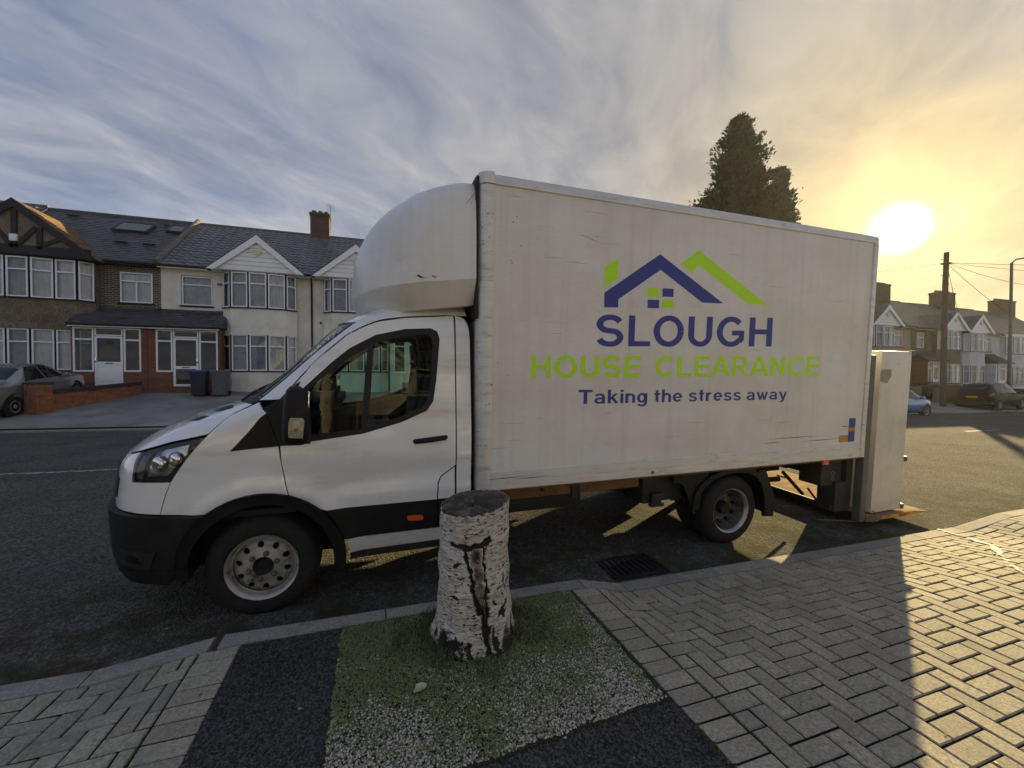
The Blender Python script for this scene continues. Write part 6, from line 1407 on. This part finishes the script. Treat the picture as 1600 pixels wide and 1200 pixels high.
# the rest of the terrace behind the van and the houses across the street that the glass mirrors
def clone(src, loc, rz, label):
    c = dup(src); c.location = loc; c.rotation_euler = (0, 0, rz); c['label'] = label; return c
clone(h3, (-20.25, FY, BZ+.1), 0, 'cream house beyond the left edge, next to the timbered house')
for k, x in enumerate((3.05, 8.85, 14.65, 20.45, 26.25)): clone((h2, h3)[k % 2], (x, FY, BR(x+3)), 0, 'cream terraced house number %s behind the van box, counted from the cab' % ('one', 'two', 'three', 'four', 'five')[k])
for k, x in enumerate((-13.5, -7.7, -1.9, 3.9, 9.7, 15.5)):
    clone((h2, h3)[k % 2], (x+5.8, -16.0, .25+slope(x)), math.pi, 'cream house across the near pavement, ' + ('farthest left of the row', 'second from the left of the row', 'left of the middle of the row', 'right of the middle of the row', 'second from the right of the row', 'farthest right of the row')[k])
# ------------------------------------------------------------------ brick garden wall of the drive
def garden_wall():
    ax_, ay_, bx_, by_ = -9.92, 16.75, -8.75, 19.9
    L = math.hypot(bx_-ax_, by_-ay_); ang = math.atan2(by_-ay_, bx_-ax_); z0 = drive_z(ax_, ay_)-.02
    g = empty('garden_wall', (ax_, ay_, z0), (0, 0, ang), label='low red brick garden wall with pier and dark coping beside the silver car', cat='wall')
    pitch = drive_z(bx_, by_)-drive_z(ax_, ay_); rr = random.Random(8)
    bm1 = MB().bbox(-.1055, .1055, -.051, .051, -.0325, .0325, .004).mesh('brick', M['redbrick']); bm2 = MB().bbox(-.049, .049, -.051, .051, -.0325, .0325, .004).mesh('brick_half', M['redbrick'])
    mb = MB(); n0 = 6; H = 8
    mb.add([(.20, -.045, -.3), (L, -.045, -.3+pitch), (L, .045, -.3+pitch), (.20, .045, -.3), (.20, -.045, .60), (L, -.045, .60+pitch*.55), (L, .045, .60+pitch*.55), (.20, .045, .60)], [(0, 3, 2, 1), (4, 5, 6, 7), (0, 1, 5, 4), (1, 2, 6, 5), (2, 3, 7, 6), (3, 0, 4, 7)]); mb.box(-.20, .22, -.20, .20, -.3, .86); mb.build('mortar', M['mortar'], g)
    cnt = 0
    for k in range(H+1):                                  # stretcher courses, near face
        z = .035+k*.075; x = .33+(.112 if k % 2 else 0)
        while x < L-.1:
            zz = z+pitch*.55*(x/L)*1.0
            if zz+.03 < .60+pitch*.55*(x/L)+.01 and cnt < 225:
                o = obj('brick', bm1, g); o.location = (x, -.001+rr.uniform(-.002, .002), zz); o.rotation_euler = (0, -math.atan2(pitch*.55, L), 0); cnt += 1
            x += .2235
    # brick pier: two visible faces per course
    for k in range(12):
        z = .035+k*.075; a = (k % 2)
        for s in (-1, 1):
            for q in (-1, 1):
                o = obj('brick', bm1, g); o.location = ((q*.1125 if a else q*.11), s*.158, z) if True else None
            if True:
                o = obj('brick', bm2, g); o.location = (s*.158, 0, z); o.rotation_euler = (0, 0, math.pi/2)
        # closing ends
    mb = MB(); mb.add([(.22, -.10, .60), (L, -.10, .60+pitch*.55), (L, .10, .60+pitch*.55), (.22, .10, .60), (.22, -.10, .72), (L, -.10, .72+pitch*.55), (L, .10, .72+pitch*.55), (.22, .10, .72)], [(0, 3, 2, 1), (4, 5, 6, 7), (0, 1, 5, 4), (1, 2, 6, 5), (2, 3, 7, 6), (3, 0, 4, 7)]); mb.build('coping', M['coping'], g)
    mb = MB(); mb.bbox(-.235, .235, -.235, .235, .915, .985, .015); mb.build('pier_cap', M['coping'], g, 40)
garden_wall()
# ------------------------------------------------------------------ wheelie bins
def bin_(x, y, body, lid, label, mark=False):
    z = drive_z(x, y); b = empty('wheelie_bin', (x, y, z), (0, 0, R(4)), label=label, cat='wheelie bin', group='wheelie bins by the glazed porch')
    mb = MB(); a, c = .22, .29
    ring = lambda w_, d_, z_: [(-w_, -d_, z_), (w_, -d_, z_), (w_, d_, z_), (-w_, d_, z_)]
    vs = ring(a, .22, .06)+ring(.255, .27, .90)+ring(.285, .30, .90)+ring(.285, .30, .97); mb.add(vs, [(0, 3, 2, 1)]+[(l+i, l+(i+1) % 4, l+4+(i+1) % 4, l+4+i) for l in (0, 4, 8) for i in range(4)]); mb.build('body', body, b)
    mb = MB(); mb.add(ring(.30, .32, .97)+ring(.30, .32, 1.0)+ring(.26, .27, 1.045), [(0, 3, 2, 1)]+[(l+i, l+(i+1) % 4, l+4+(i+1) % 4, l+4+i) for l in (0, 4) for i in range(4)]+[(8, 9, 10, 11)]); mb.build('lid', lid, b)
    mb = MB(); mb.tube([(-.25, .36, .98), (.25, .36, .98)], .018, 8); mb.build('handle', body, b, 60)
    for s in (-1, 1): mb = MB(); mb.lathe([(0, -.03), (.10, -.03), (.10, .03), (0, .03)], (s*.25, .22, .10), 'x', 16); mb.build('wheel', M['rubber'], b, 40)
    if mark:
        mb = MB(); k = 16; yy = -.262
        mb.lathe([(.055, 0), (.075, 0), (.075, .003), (.055, .003)], (0, yy+.012, .70), 'y', 20); mb.box(-.09, .09, yy+.010, yy+.013, .79, .805).box(-.05, .05, yy+.010, yy+.012, .68, .69); mb.build('council_mark', M['upvc'], b, 60)
bin_(-6.62, 19.45, M['binblue'], M['lidblue'], 'navy wheelie bin with bright blue lid and white emblem, left of the grey bin', True)
bin_(-5.92, 19.5, M['bingrey'], M['bingrey'], 'plain grey wheelie bin, right of the blue lidded bin')
# ------------------------------------------------------------------ cars
def catmull(tab, x):
    xs = [t[0] for t in tab]
    if x <= xs[0]: return tab[0][1:]
    for i in range(len(tab)-1):
        if x <= xs[i+1]:
            t = (x-xs[i])/(xs[i+1]-xs[i]); p = [tab[max(0, i-1)], tab[i], tab[i+1], tab[min(len(tab)-1, i+2)]]
            return [.5*(2*p[1][k]+(p[2][k]-p[0][k])*t+(2*p[0][k]-5*p[1][k]+4*p[2][k]-p[3][k])*t*t+(3*p[1][k]-p[0][k]-3*p[2][k]+p[3][k])*t**3) for k in range(1, 6)]
    return tab[-1][1:]
def car(name, label, loc, rz, paint, kind, group):
    """x runs from tail (0) to nose; columns: half width, belt height, roof half width, roof height, sill height"""
    if kind == 'saloon':
        T = [(0, .60, .72, .52, .76, .40), (.12, .80, .86, .60, .92, .28), (.5, .87, .93, .62, .99, .24), (.95, .89, .95, .60, 1.08, .22), (1.55, .90, .95, .56, 1.37, .22), (2.1, .90, .94, .56, 1.42, .22), (2.6, .90, .92, .57, 1.36, .22), (3.3, .89, .90, .64, 1.0, .22), (3.8, .85, .84, .62, .88, .24), (4.15, .76, .74, .55, .76, .28), (4.3, .58, .62, .42, .63, .36)]
        L, rear, ws, side, wx = 4.3, (.98, 1.56), (2.55, 3.28), (1.30, 3.02), (.78, 3.42)
    elif kind == 'estate':
        T = [(0, .74, .92, .62, .95, .42), (.08, .86, 1.0, .66, 1.08, .30), (.22, .91, 1.04, .65, 1.28, .26), (.5, .93, 1.04, .62, 1.56, .25), (.9, .94, 1.03, .63, 1.63, .25), (1.8, .94, 1.0, .63, 1.66, .25), (2.5, .94, .98, .62, 1.60, .25), (3.3, .93, .97, .68, 1.08, .25), (3.9, .90, .92, .66, .96, .26), (4.25, .82, .82, .6, .84, .30), (4.4, .62, .66, .45, .68, .38)]
        L, rear, ws, side, wx = 4.4, (.12, .50), (2.50, 3.28), (.55, 3.0), (.82, 3.5)
    else:
        T = [(0, .66, .84, .56, .87, .40), (.08, .78, .90, .6, 1.02, .28), (.3, .83, .95, .58, 1.34, .24), (.7, .84, .94, .57, 1.45, .22), (1.5, .85, .92, .57, 1.49, .22), (2.1, .85, .90, .56, 1.42, .22), (2.9, .84, .89, .62, .99, .22), (3.35, .80, .82, .58, .86, .25), (3.62, .70, .70, .5, .73, .29), (3.72, .52, .58, .38, .59, .36)]
        L, rear, ws, side, wx = 3.72, (.10, .36), (2.10, 2.88), (.4, 2.65), (.66, 2.98)
    c = empty(name, loc, (0, 0, rz), label=label, cat='car', group=group)
    def ring(x):
        w_, b, rw, rz_, s = catmull(T, x); up = max(0.03, rz_-b)
        return [(0, s), (w_*.80, s), (w_*.95, s+.06), (w_*.99, s+.22), (w_, (s+b)/2+.04), (w_*.985, b-.10), (w_*.955, b), (w_*.955+(rw-w_*.955)*.5, b+up*.55), (rw+.04, b+up*.88), (rw-.05, b+up*.985), (rw*.5, b+up*1.01), (0, b+up*1.02)]
    nx_ = 44; R_ = [ring(L*i/nx_) for i in range(nx_+1)]; k = len(R_[0]); mb = MB(); vs = []
    for i in range(nx_+1):
        for s in (1, -1):
            for y, z in R_[i]: vs.append((L*i/nx_, s*y, z))
    fs = []
    for i in range(nx_):
        a, b = i*2*k, (i+1)*2*k
        for q in range(k-1): fs += [(a+q, a+q+1, b+q+1, b+q), (a+k+q+1, a+k+q, b+k+q, b+k+q+1)]
    fs += [tuple(range(k))+tuple(range(2*k-1, k-1, -1)), tuple(nx_*2*k+q for q in range(k))+tuple(nx_*2*k+q for q in range(2*k-1, k-1, -1))]
    mb.add(vs, fs); mb.build('body', paint, c, 55)
    def surf(x, q, s, o):                                  # q: fractional ring index
        r0_ = ring(x); i = min(k-2, int(q)); f = q-i; y = r0_[i][0]+(r0_[i+1][0]-r0_[i][0])*f; z = r0_[i][1]+(r0_[i+1][1]-r0_[i][1])*f
        dy, dz = r0_[i+1][0]-r0_[i][0], r0_[i+1][1]-r0_[i][1]; l = math.hypot(dy, dz) or 1; return (x, s*(y+dz/l*o), z-dy/l*o)
    def glz(name, x0f, x1f, q0, q1, s, m, o=.006, n=14, mq=6):
        g = MB(); vs = []
        for j in range(mq+1):
            q = q0+(q1-q0)*j/mq; a, b = x0f(j/mq), x1f(j/mq)
            for i in range(n+1): vs.append(surf(a+(b-a)*i/n, q, s, o))
        g.add(vs, [(j*(n+1)+i, j*(n+1)+i+1, (j+1)*(n+1)+i+1, (j+1)*(n+1)+i) for j in range(mq) for i in range(n)]); return g.build(name, m, c, 180)
    s0, s1 = side; mid = s0+(s1-s0)*.50
    for s in (1, -1):
        tail = (lambda f: s0+.05+.42*f) if kind != 'estate' else (lambda f: s0+.02+.10*f)
        glz('side_window', tail, lambda f: mid-.03, 6.15, 8.3, s, M['carglass'])
        glz('side_window', lambda f: mid+.03, lambda f: s1-.02-.55*f, 6.15, 8.3, s, M['carglass'])
        mb = MB(); mb.tube([(mid, s*surf(mid, 2.2, 1, .004)[1], surf(mid, 2.2, 1, 0)[2]), (mid, s*surf(mid, 4, 1, .003)[1], surf(mid, 4, 1, 0)[2]), (mid, s*surf(mid, 6.1, 1, .003)[1], surf(mid, 6.1, 1, 0)[2])], .004, 4); mb.build('door_gap', M['black'], c)
        mb = MB(); w0 = surf(mid-.2, 5.3, s, .012); mb.bbox(mid-.32, mid-.14, w0[1]-.012, w0[1]+.012, w0[2]-.015, w0[2]+.015, .005); mb.build('door_handle', paint if kind != 'estate' else M['chrome'], c, 40)
        m0 = surf(s1-.18, 6.1, s, .0); mb = MB(); mb.bbox(m0[0]-.06, m0[0]+.10, m0[1]+(.02 if s > 0 else -.20), m0[1]+(.20 if s > 0 else -.02), m0[2]-.01, m0[2]+.13, .03); mb.build('wing_mirror', paint, c, 40)
        if kind == 'saloon': tq = lambda: glz('tail_light', lambda f: .0+.06+.02*f, lambda f: .26+.28*f, 4.55, 5.9, s, M['tail'], .008, 8, 4)
        else: tq = lambda: glz('tail_light', lambda f: .03, lambda f: .20+.12*f, 4.9, 6.2, s, M['tail'], .010, 8, 4)
        tq(); glz('headlight', lambda f: L-.36-.18*f, lambda f: L-.16-.06*f, 4.6, 5.9, s, M['lampbody'], .006, 6, 4)
    def sheet2(name, x0, x1, q0, m, o=.006, n=10):
        g = MB(); vs = []
        for i in range(n+1):
            x = x0+(x1-x0)*i/n; line = [surf(x, q, 1, o) for q in (q0, 9, 10, 10.99)]; line = line+[(p[0], -p[1], p[2]) for p in line[::-1]]; vs += line
        w_ = 8; g.add(vs, [(i*w_+j, i*w_+j+1, (i+1)*w_+j+1, (i+1)*w_+j) for i in range(n) for j in range(w_-1)]); return g.build(name, m, c, 180)
    sheet2('rear_window', rear[0], rear[1], 8.1, M['carglass']); sheet2('windscreen', ws[0], ws[1], 8.1, M['carglass'])
    mb = MB(); w_ = T[0][1]+.06; zb = .42; mb.bbox(-.05, .25, -w_-.1, w_+.1, .30, .52, .04); mb.build('bumper', M['plastic'] if kind != 'saloon' else paint, c, 40)
    mb = MB(); mb.bbox(-.062 if kind == 'saloon' else -.045, -.03 if kind == 'saloon' else .05, -.26, .26, .60 if kind != 'estate' else .74, .71 if kind != 'estate' else .85, .004); mb.build('number_plate', M['plate'], c, 40)
    if kind == 'estate':
        for s in (1, -1): mb = MB(); mb.tube([(.6, s*.60, 1.60), (.8, s*.61, 1.69), (2.2, s*.61, 1.72), (2.45, s*.60, 1.63)], .018, 6); mb.build('roof_rail', M['chrome'], c, 60)
        sheet2('spoiler', .36, .62, 8.4, M['black'], .03, 4)
    wr = .31 if kind != 'estate' else .35
    for xw in wx:
        for s in (1, -1):
            yo = catmull(T, xw)[0]
            mb = MB(); mb.lathe([(0, -.004), (wr+.07, -.004), (wr+.075, .012), (0, .010)], (xw, s*(yo-.004), wr+.01), 'y', 28); mb.build('wheel_arch', M['black'], c, 40)
            mb = MB(); d = 1 if s > 0 else -1; mb.lathe([(.19, .008*d), (.22, .02*d), (wr-.02, .018*d), (wr, -.02*d), (wr, -.2*d), (.2, -.2*d)], (xw, s*yo, wr), 'y', 32); wq = mb.build('wheel', M['rubber'], c, 40)
            mb = MB(); mb.lathe([(0, .012*d), (.05, .016*d), (.06, .0), (.10, -.006*d), (.185, .004*d), (.205, .014*d), (.212, .010*d)], (xw, s*yo, wr), 'y', 32); mb.build('rim', M['steel'], wq, 40)
            for j in range(5):
                a = 2*math.pi*j/5; mb = MB(); mb.lathe([(0, .010*d), (.032, .010*d)], (xw+.13*math.cos(a), s*yo, wr+.13*math.sin(a)), 'y', 8); mb.build('rim_hole', M['black'], wq)
    return c
M['carglass'] = mat('car_window_dark', (.012, .014, .016), .08, var=.05, spec=.4)
M['tail'] = mat('tail_lens', (.42, .05, .015), .15, var=.3, scale=5, coat=.8)
M['plate'] = mat('yellow_plate', (.62, .46, .03), .5, var=.05)
M['silver'] = mat('silver_paint', (.33, .325, .31), .25, .55, var=.05, coat=.8); M['bluepaint'] = mat('blue_car_paint', (.035, .18, .50), .25, .1, var=.05, coat=.8); M['blackpaint'] = mat('dark_car_paint', (.010, .010, .009), .5, 0., var=.1, coat=.1, spec=.15); M['maroon'] = mat('maroon_car_paint', (.09, .022, .018), .25, .1, var=.1, coat=.8)
CG = 'cars parked on the far side of the street'
def place_car(x, y): return (x, y, road_z(x, y) if y < FK else drive_z(x, y))
sv = car('parked_car', 'silver saloon car on the drive beside the red brick pier, tail light towards the road', (-11.15, 15.7, drive_z(-10.5, 17.2)-.26), R(90), M['silver'], 'saloon', CG); sv.rotation_euler = (0, -math.atan(.15), R(89))
bl = car('parked_car', 'bright blue hatchback parked at the far kerb, only its nose showing past the white cabinet', (23.6, 13.9, road_z(27, 14.0)), 0, M['bluepaint'], 'hatch', CG)
es = car('parked_car', 'black estate car with yellow rear plate and roof rails, parked near the wooden pole', (36.1, 15.5, drive_z(38, 15.5)-.02), R(1), M['blackpaint'], 'estate', CG)
mr = car('parked_car', 'dark maroon car at the right edge of the photo, red tail light showing', (41.5, 15.8, drive_z(43, 15.8)-.1), R(2), M['maroon'], 'hatch', CG)
dk = car('parked_car', 'dark car standing on a house drive behind the black estate car', (36.6, 18.6, drive_z(38, 18.2)-.15), R(8), M['blackpaint'], 'saloon', CG)
# ------------------------------------------------------------------ pole, lamp, cables, garden boundary
px_, py_ = 34.6, 16.2
pole = empty('telegraph_pole', (px_, py_, drive_z(px_, py_)-.05), label='wooden telegraph pole with step irons and wires, tallest post on the right', cat='pole')
pt_ = 9.9
mb = MB(); mb.tube([(0, 0, -.3), (0, 0, 4), (.05, 0, 8), (.12, 0, pt_)], [.165, .155, .145, .13], 14); mb.build('post', M['wood'], pole, 60)
for k in range(9):
    mb = MB(); z = 5.4+k*.5; s = 1 if k % 2 else -1; mb.tube([(s*.1, 0, z), (s*.42, 0, z), (s*.44, 0, z+.06)], .018, 6); mb.build('step_iron', M['galv'], pole, 60)
mb = MB(); mb.bbox(-.12, .36, -.2, .2, pt_-.75, pt_-.66, .02); mb.build('cable_ring', M['galv'], pole, 40)
top = Vector((px_+.15, py_, drive_z(px_, py_)+pt_-.7))
for k, (tx, ty, tz) in enumerate(((-16, 22.5, 6.8), (64, 20.5, 10.4), (72, 15.0, 11.4), (70, 2.0, 9.3), (60, 21.0, 6.2), (48, 21.0, 5.4))):
    mb = MB(); e = Vector((tx, ty, tz)); sag = .6 if k else 1.6; mb.tube([tuple(top.lerp(e, i/24)-Vector((0, 0, sag*4*(i/24)*(1-i/24)))) for i in range(25)], .014 if k else .009, 5)
    lab = ['overhead wire running left from the telegraph pole towards the terrace', 'overhead wire from the pole to the farthest white house', 'topmost overhead wire running right from the telegraph pole', 'overhead wire slanting over the road from the pole', 'low overhead wire from the pole to the house by the lamp post', 'short overhead wire from the pole to the white gabled house'][k]
    o = mb.build('overhead_wire', M['black'], None, 60); tag(o, lab, 'overhead wire', 'wires from the telegraph pole')
lx_, ly_ = 41.6, 16.0
lamp = empty('street_lamp', (lx_, ly_, drive_z(lx_, ly_)), label='tall grey street lamp with an arm reaching right, right of the wooden pole', cat='street lamp')
mb = MB(); mb.tube([(0, 0, -.2), (0, 0, 1.4)], .14, 12).tube([(0, 0, 1.4), (0, 0, 9.9)], [.10, .075], 10); mb.build('column', M['galv'], lamp, 60)
mb = MB(); mb.tube([(0, 0, 9.85), (.2, -.1, 10.1), (1.2, -.6, 10.25), (3.2, -1.8, 10.35)], .05, 8); mb.build('arm', M['galv'], lamp, 60)
mb = MB(); mb.bbox(3.1, 3.9, -2.1, -1.7, 10.28, 10.42, .05); mb.build('lantern', M['galv'], lamp, 40)
for k, (x0, x1, y, hh) in enumerate(((31.0, 34.2, 17.2, 1.1), (36.0, 40.6, 17.3, 1.1), (47.6, 52.4, 17.2, .95))):
    zz = drive_z((x0+x1)/2, y); g = empty('front_wall', ((x0+x1)/2, y, zz), label=['dark brick front wall between the blue car and the wooden pole', 'dark brick front wall just right of the pole foot', 'dark brick front wall before the white gabled house'][k], cat='wall', group='dark front garden walls')
    mb = MB(); mb.box(-(x1-x0)/2, (x1-x0)/2, -.11, .11, -.3, hh); mb.build('brickwork', M['darkbrick'], g); mb = MB(); mb.box(-(x1-x0)/2-.03, (x1-x0)/2+.03, -.15, .15, hh, hh+.07); mb.build('coping', M['coping'], g)
# ------------------------------------------------------------------ conifers
def conifer(x, y, z0, H, prof, seed, label, nclump, lean=(0, 0)):
    t = empty('conifer_tree', (x, y, z0), label=label, cat='tree', group='dark conifers above the roof of the van'); q = np.random.RandomState(seed); rr = random.Random(seed)
    mb = MB(); mb.tube([(0, 0, -.5), (0, 0, H*.4), (lean[0]*.5, lean[1]*.5, H*.75), (lean[0], lean[1], H*.97)], [.45, .32, .16, .03], 10); mb.build('trunk', M['bark'], t, 60)
    def rad(f, a):
        for (f0, r0_), (f1, r1_) in zip(prof, prof[1:]):
            if f <= f1: r_ = r0_+(r1_-r0_)*(f-f0)/(f1-f0); break
        else: r_ = prof[-1][1]
        return r_*(1+.22*math.sin(a*3+f*17+seed)+.15*math.sin(a*5-f*29+seed*2))
    lb = MB(); V, nq = [], 0; Vs = []
    for k in range(nclump):
        f = .12+.88*rr.random()**.85; a = rr.uniform(0, 6.283); r_ = max(.15, rad(f, a)*rr.uniform(.72, 1.18)); hub = Vector((lean[0]*f, lean[1]*f, H*f-.35*r_*.3))
        tip = Vector((lean[0]*f+r_*math.cos(a), lean[1]*f+r_*math.sin(a), H*f+.42*r_))
        if k % 3 == 0: lb.tube([tuple(hub), tuple(hub.lerp(tip, .9))], [.05, .015], 4, cap=False)
        n = int(40+34*min(2.5, r_)); s_ = q.rand(n)**.62; base = np.array(hub[:])[None]+(np.array((tip-hub)[:]))[None]*s_[:, None]
        sp = .11+.035*r_; base = base+q.normal(0, 1, (n, 3))*np.array([sp, sp, sp*.75])
        d = np.array((tip-hub).normalized()[:])[None]*.8+q.normal(0, .55, (n, 3))+np.array([0, 0, .45]); d /= np.linalg.norm(d, axis=1)[:, None]
        sd_ = np.cross(d, q.normal(0, 1, (n, 3))); sd_ /= np.linalg.norm(sd_, axis=1)[:, None]; ln = q.uniform(.16, .40, (n, 1)); wd = ln*q.uniform(.18, .34, (n, 1))
        Vs.append(np.stack([base, base+d*ln*.5+sd_*wd, base+d*ln, base+d*ln*.5-sd_*wd], 1).reshape(-1, 3))
    V = np.concatenate(Vs); F = np.arange(len(V)).reshape(-1, 4); lb.build('limbs', M['bark'], t, 60)
    o = mass('crown', V, F, None, [M['foliage']]); o.parent = t
conifer(30.6, 28.3, .6, 23.7, [(.10, 4.0), (.45, 3.6), (.60, 3.0), (.70, 2.5), (.80, 1.95), (.90, 1.2), (.96, .65), (1.0, .25)], 3, 'tall dark conifer rising above the van box, pointed top', 620)
conifer(35.2, 28.0, .6, 19.9, [(.1, 1.8), (.5, 1.6), (.75, 1.15), (.88, .8), (.95, .5), (1.0, .2)], 8, 'shorter dark conifer right of the tall one, its top just clearing the van roof', 330)
conifer(39.0, 28.6, .4, 14.5, [(.1, 3.2), (.5, 2.9), (.8, 2.0), (.95, 1.1), (1.0, .4)], 19, 'added conifer, unseen behind the van box, put there to shade the left road', 260)  # added tree, hidden by the box; its shadow darkens the road at left
# ------------------------------------------------------------------ low winter haze
def haze(density):
    m = bpy.data.materials.new('haze'); m.use_nodes = True; nt = m.node_tree; nt.nodes.remove(nt.nodes['Principled BSDF'])
    v = nt.nodes.new('ShaderNodeVolumePrincipled'); v.inputs['Density'].default_value = density; v.inputs['Color'].default_value = (.92, .92, .90, 1); v.inputs['Anisotropy'].default_value = .45
    nt.links.new(v.outputs[0], nt.nodes['Material Output'].inputs['Volume'])
    MB().box(-905, 905, -905, 905, -3.6, 27.5).build('haze', m, kind='stuff')
haze(.0004)
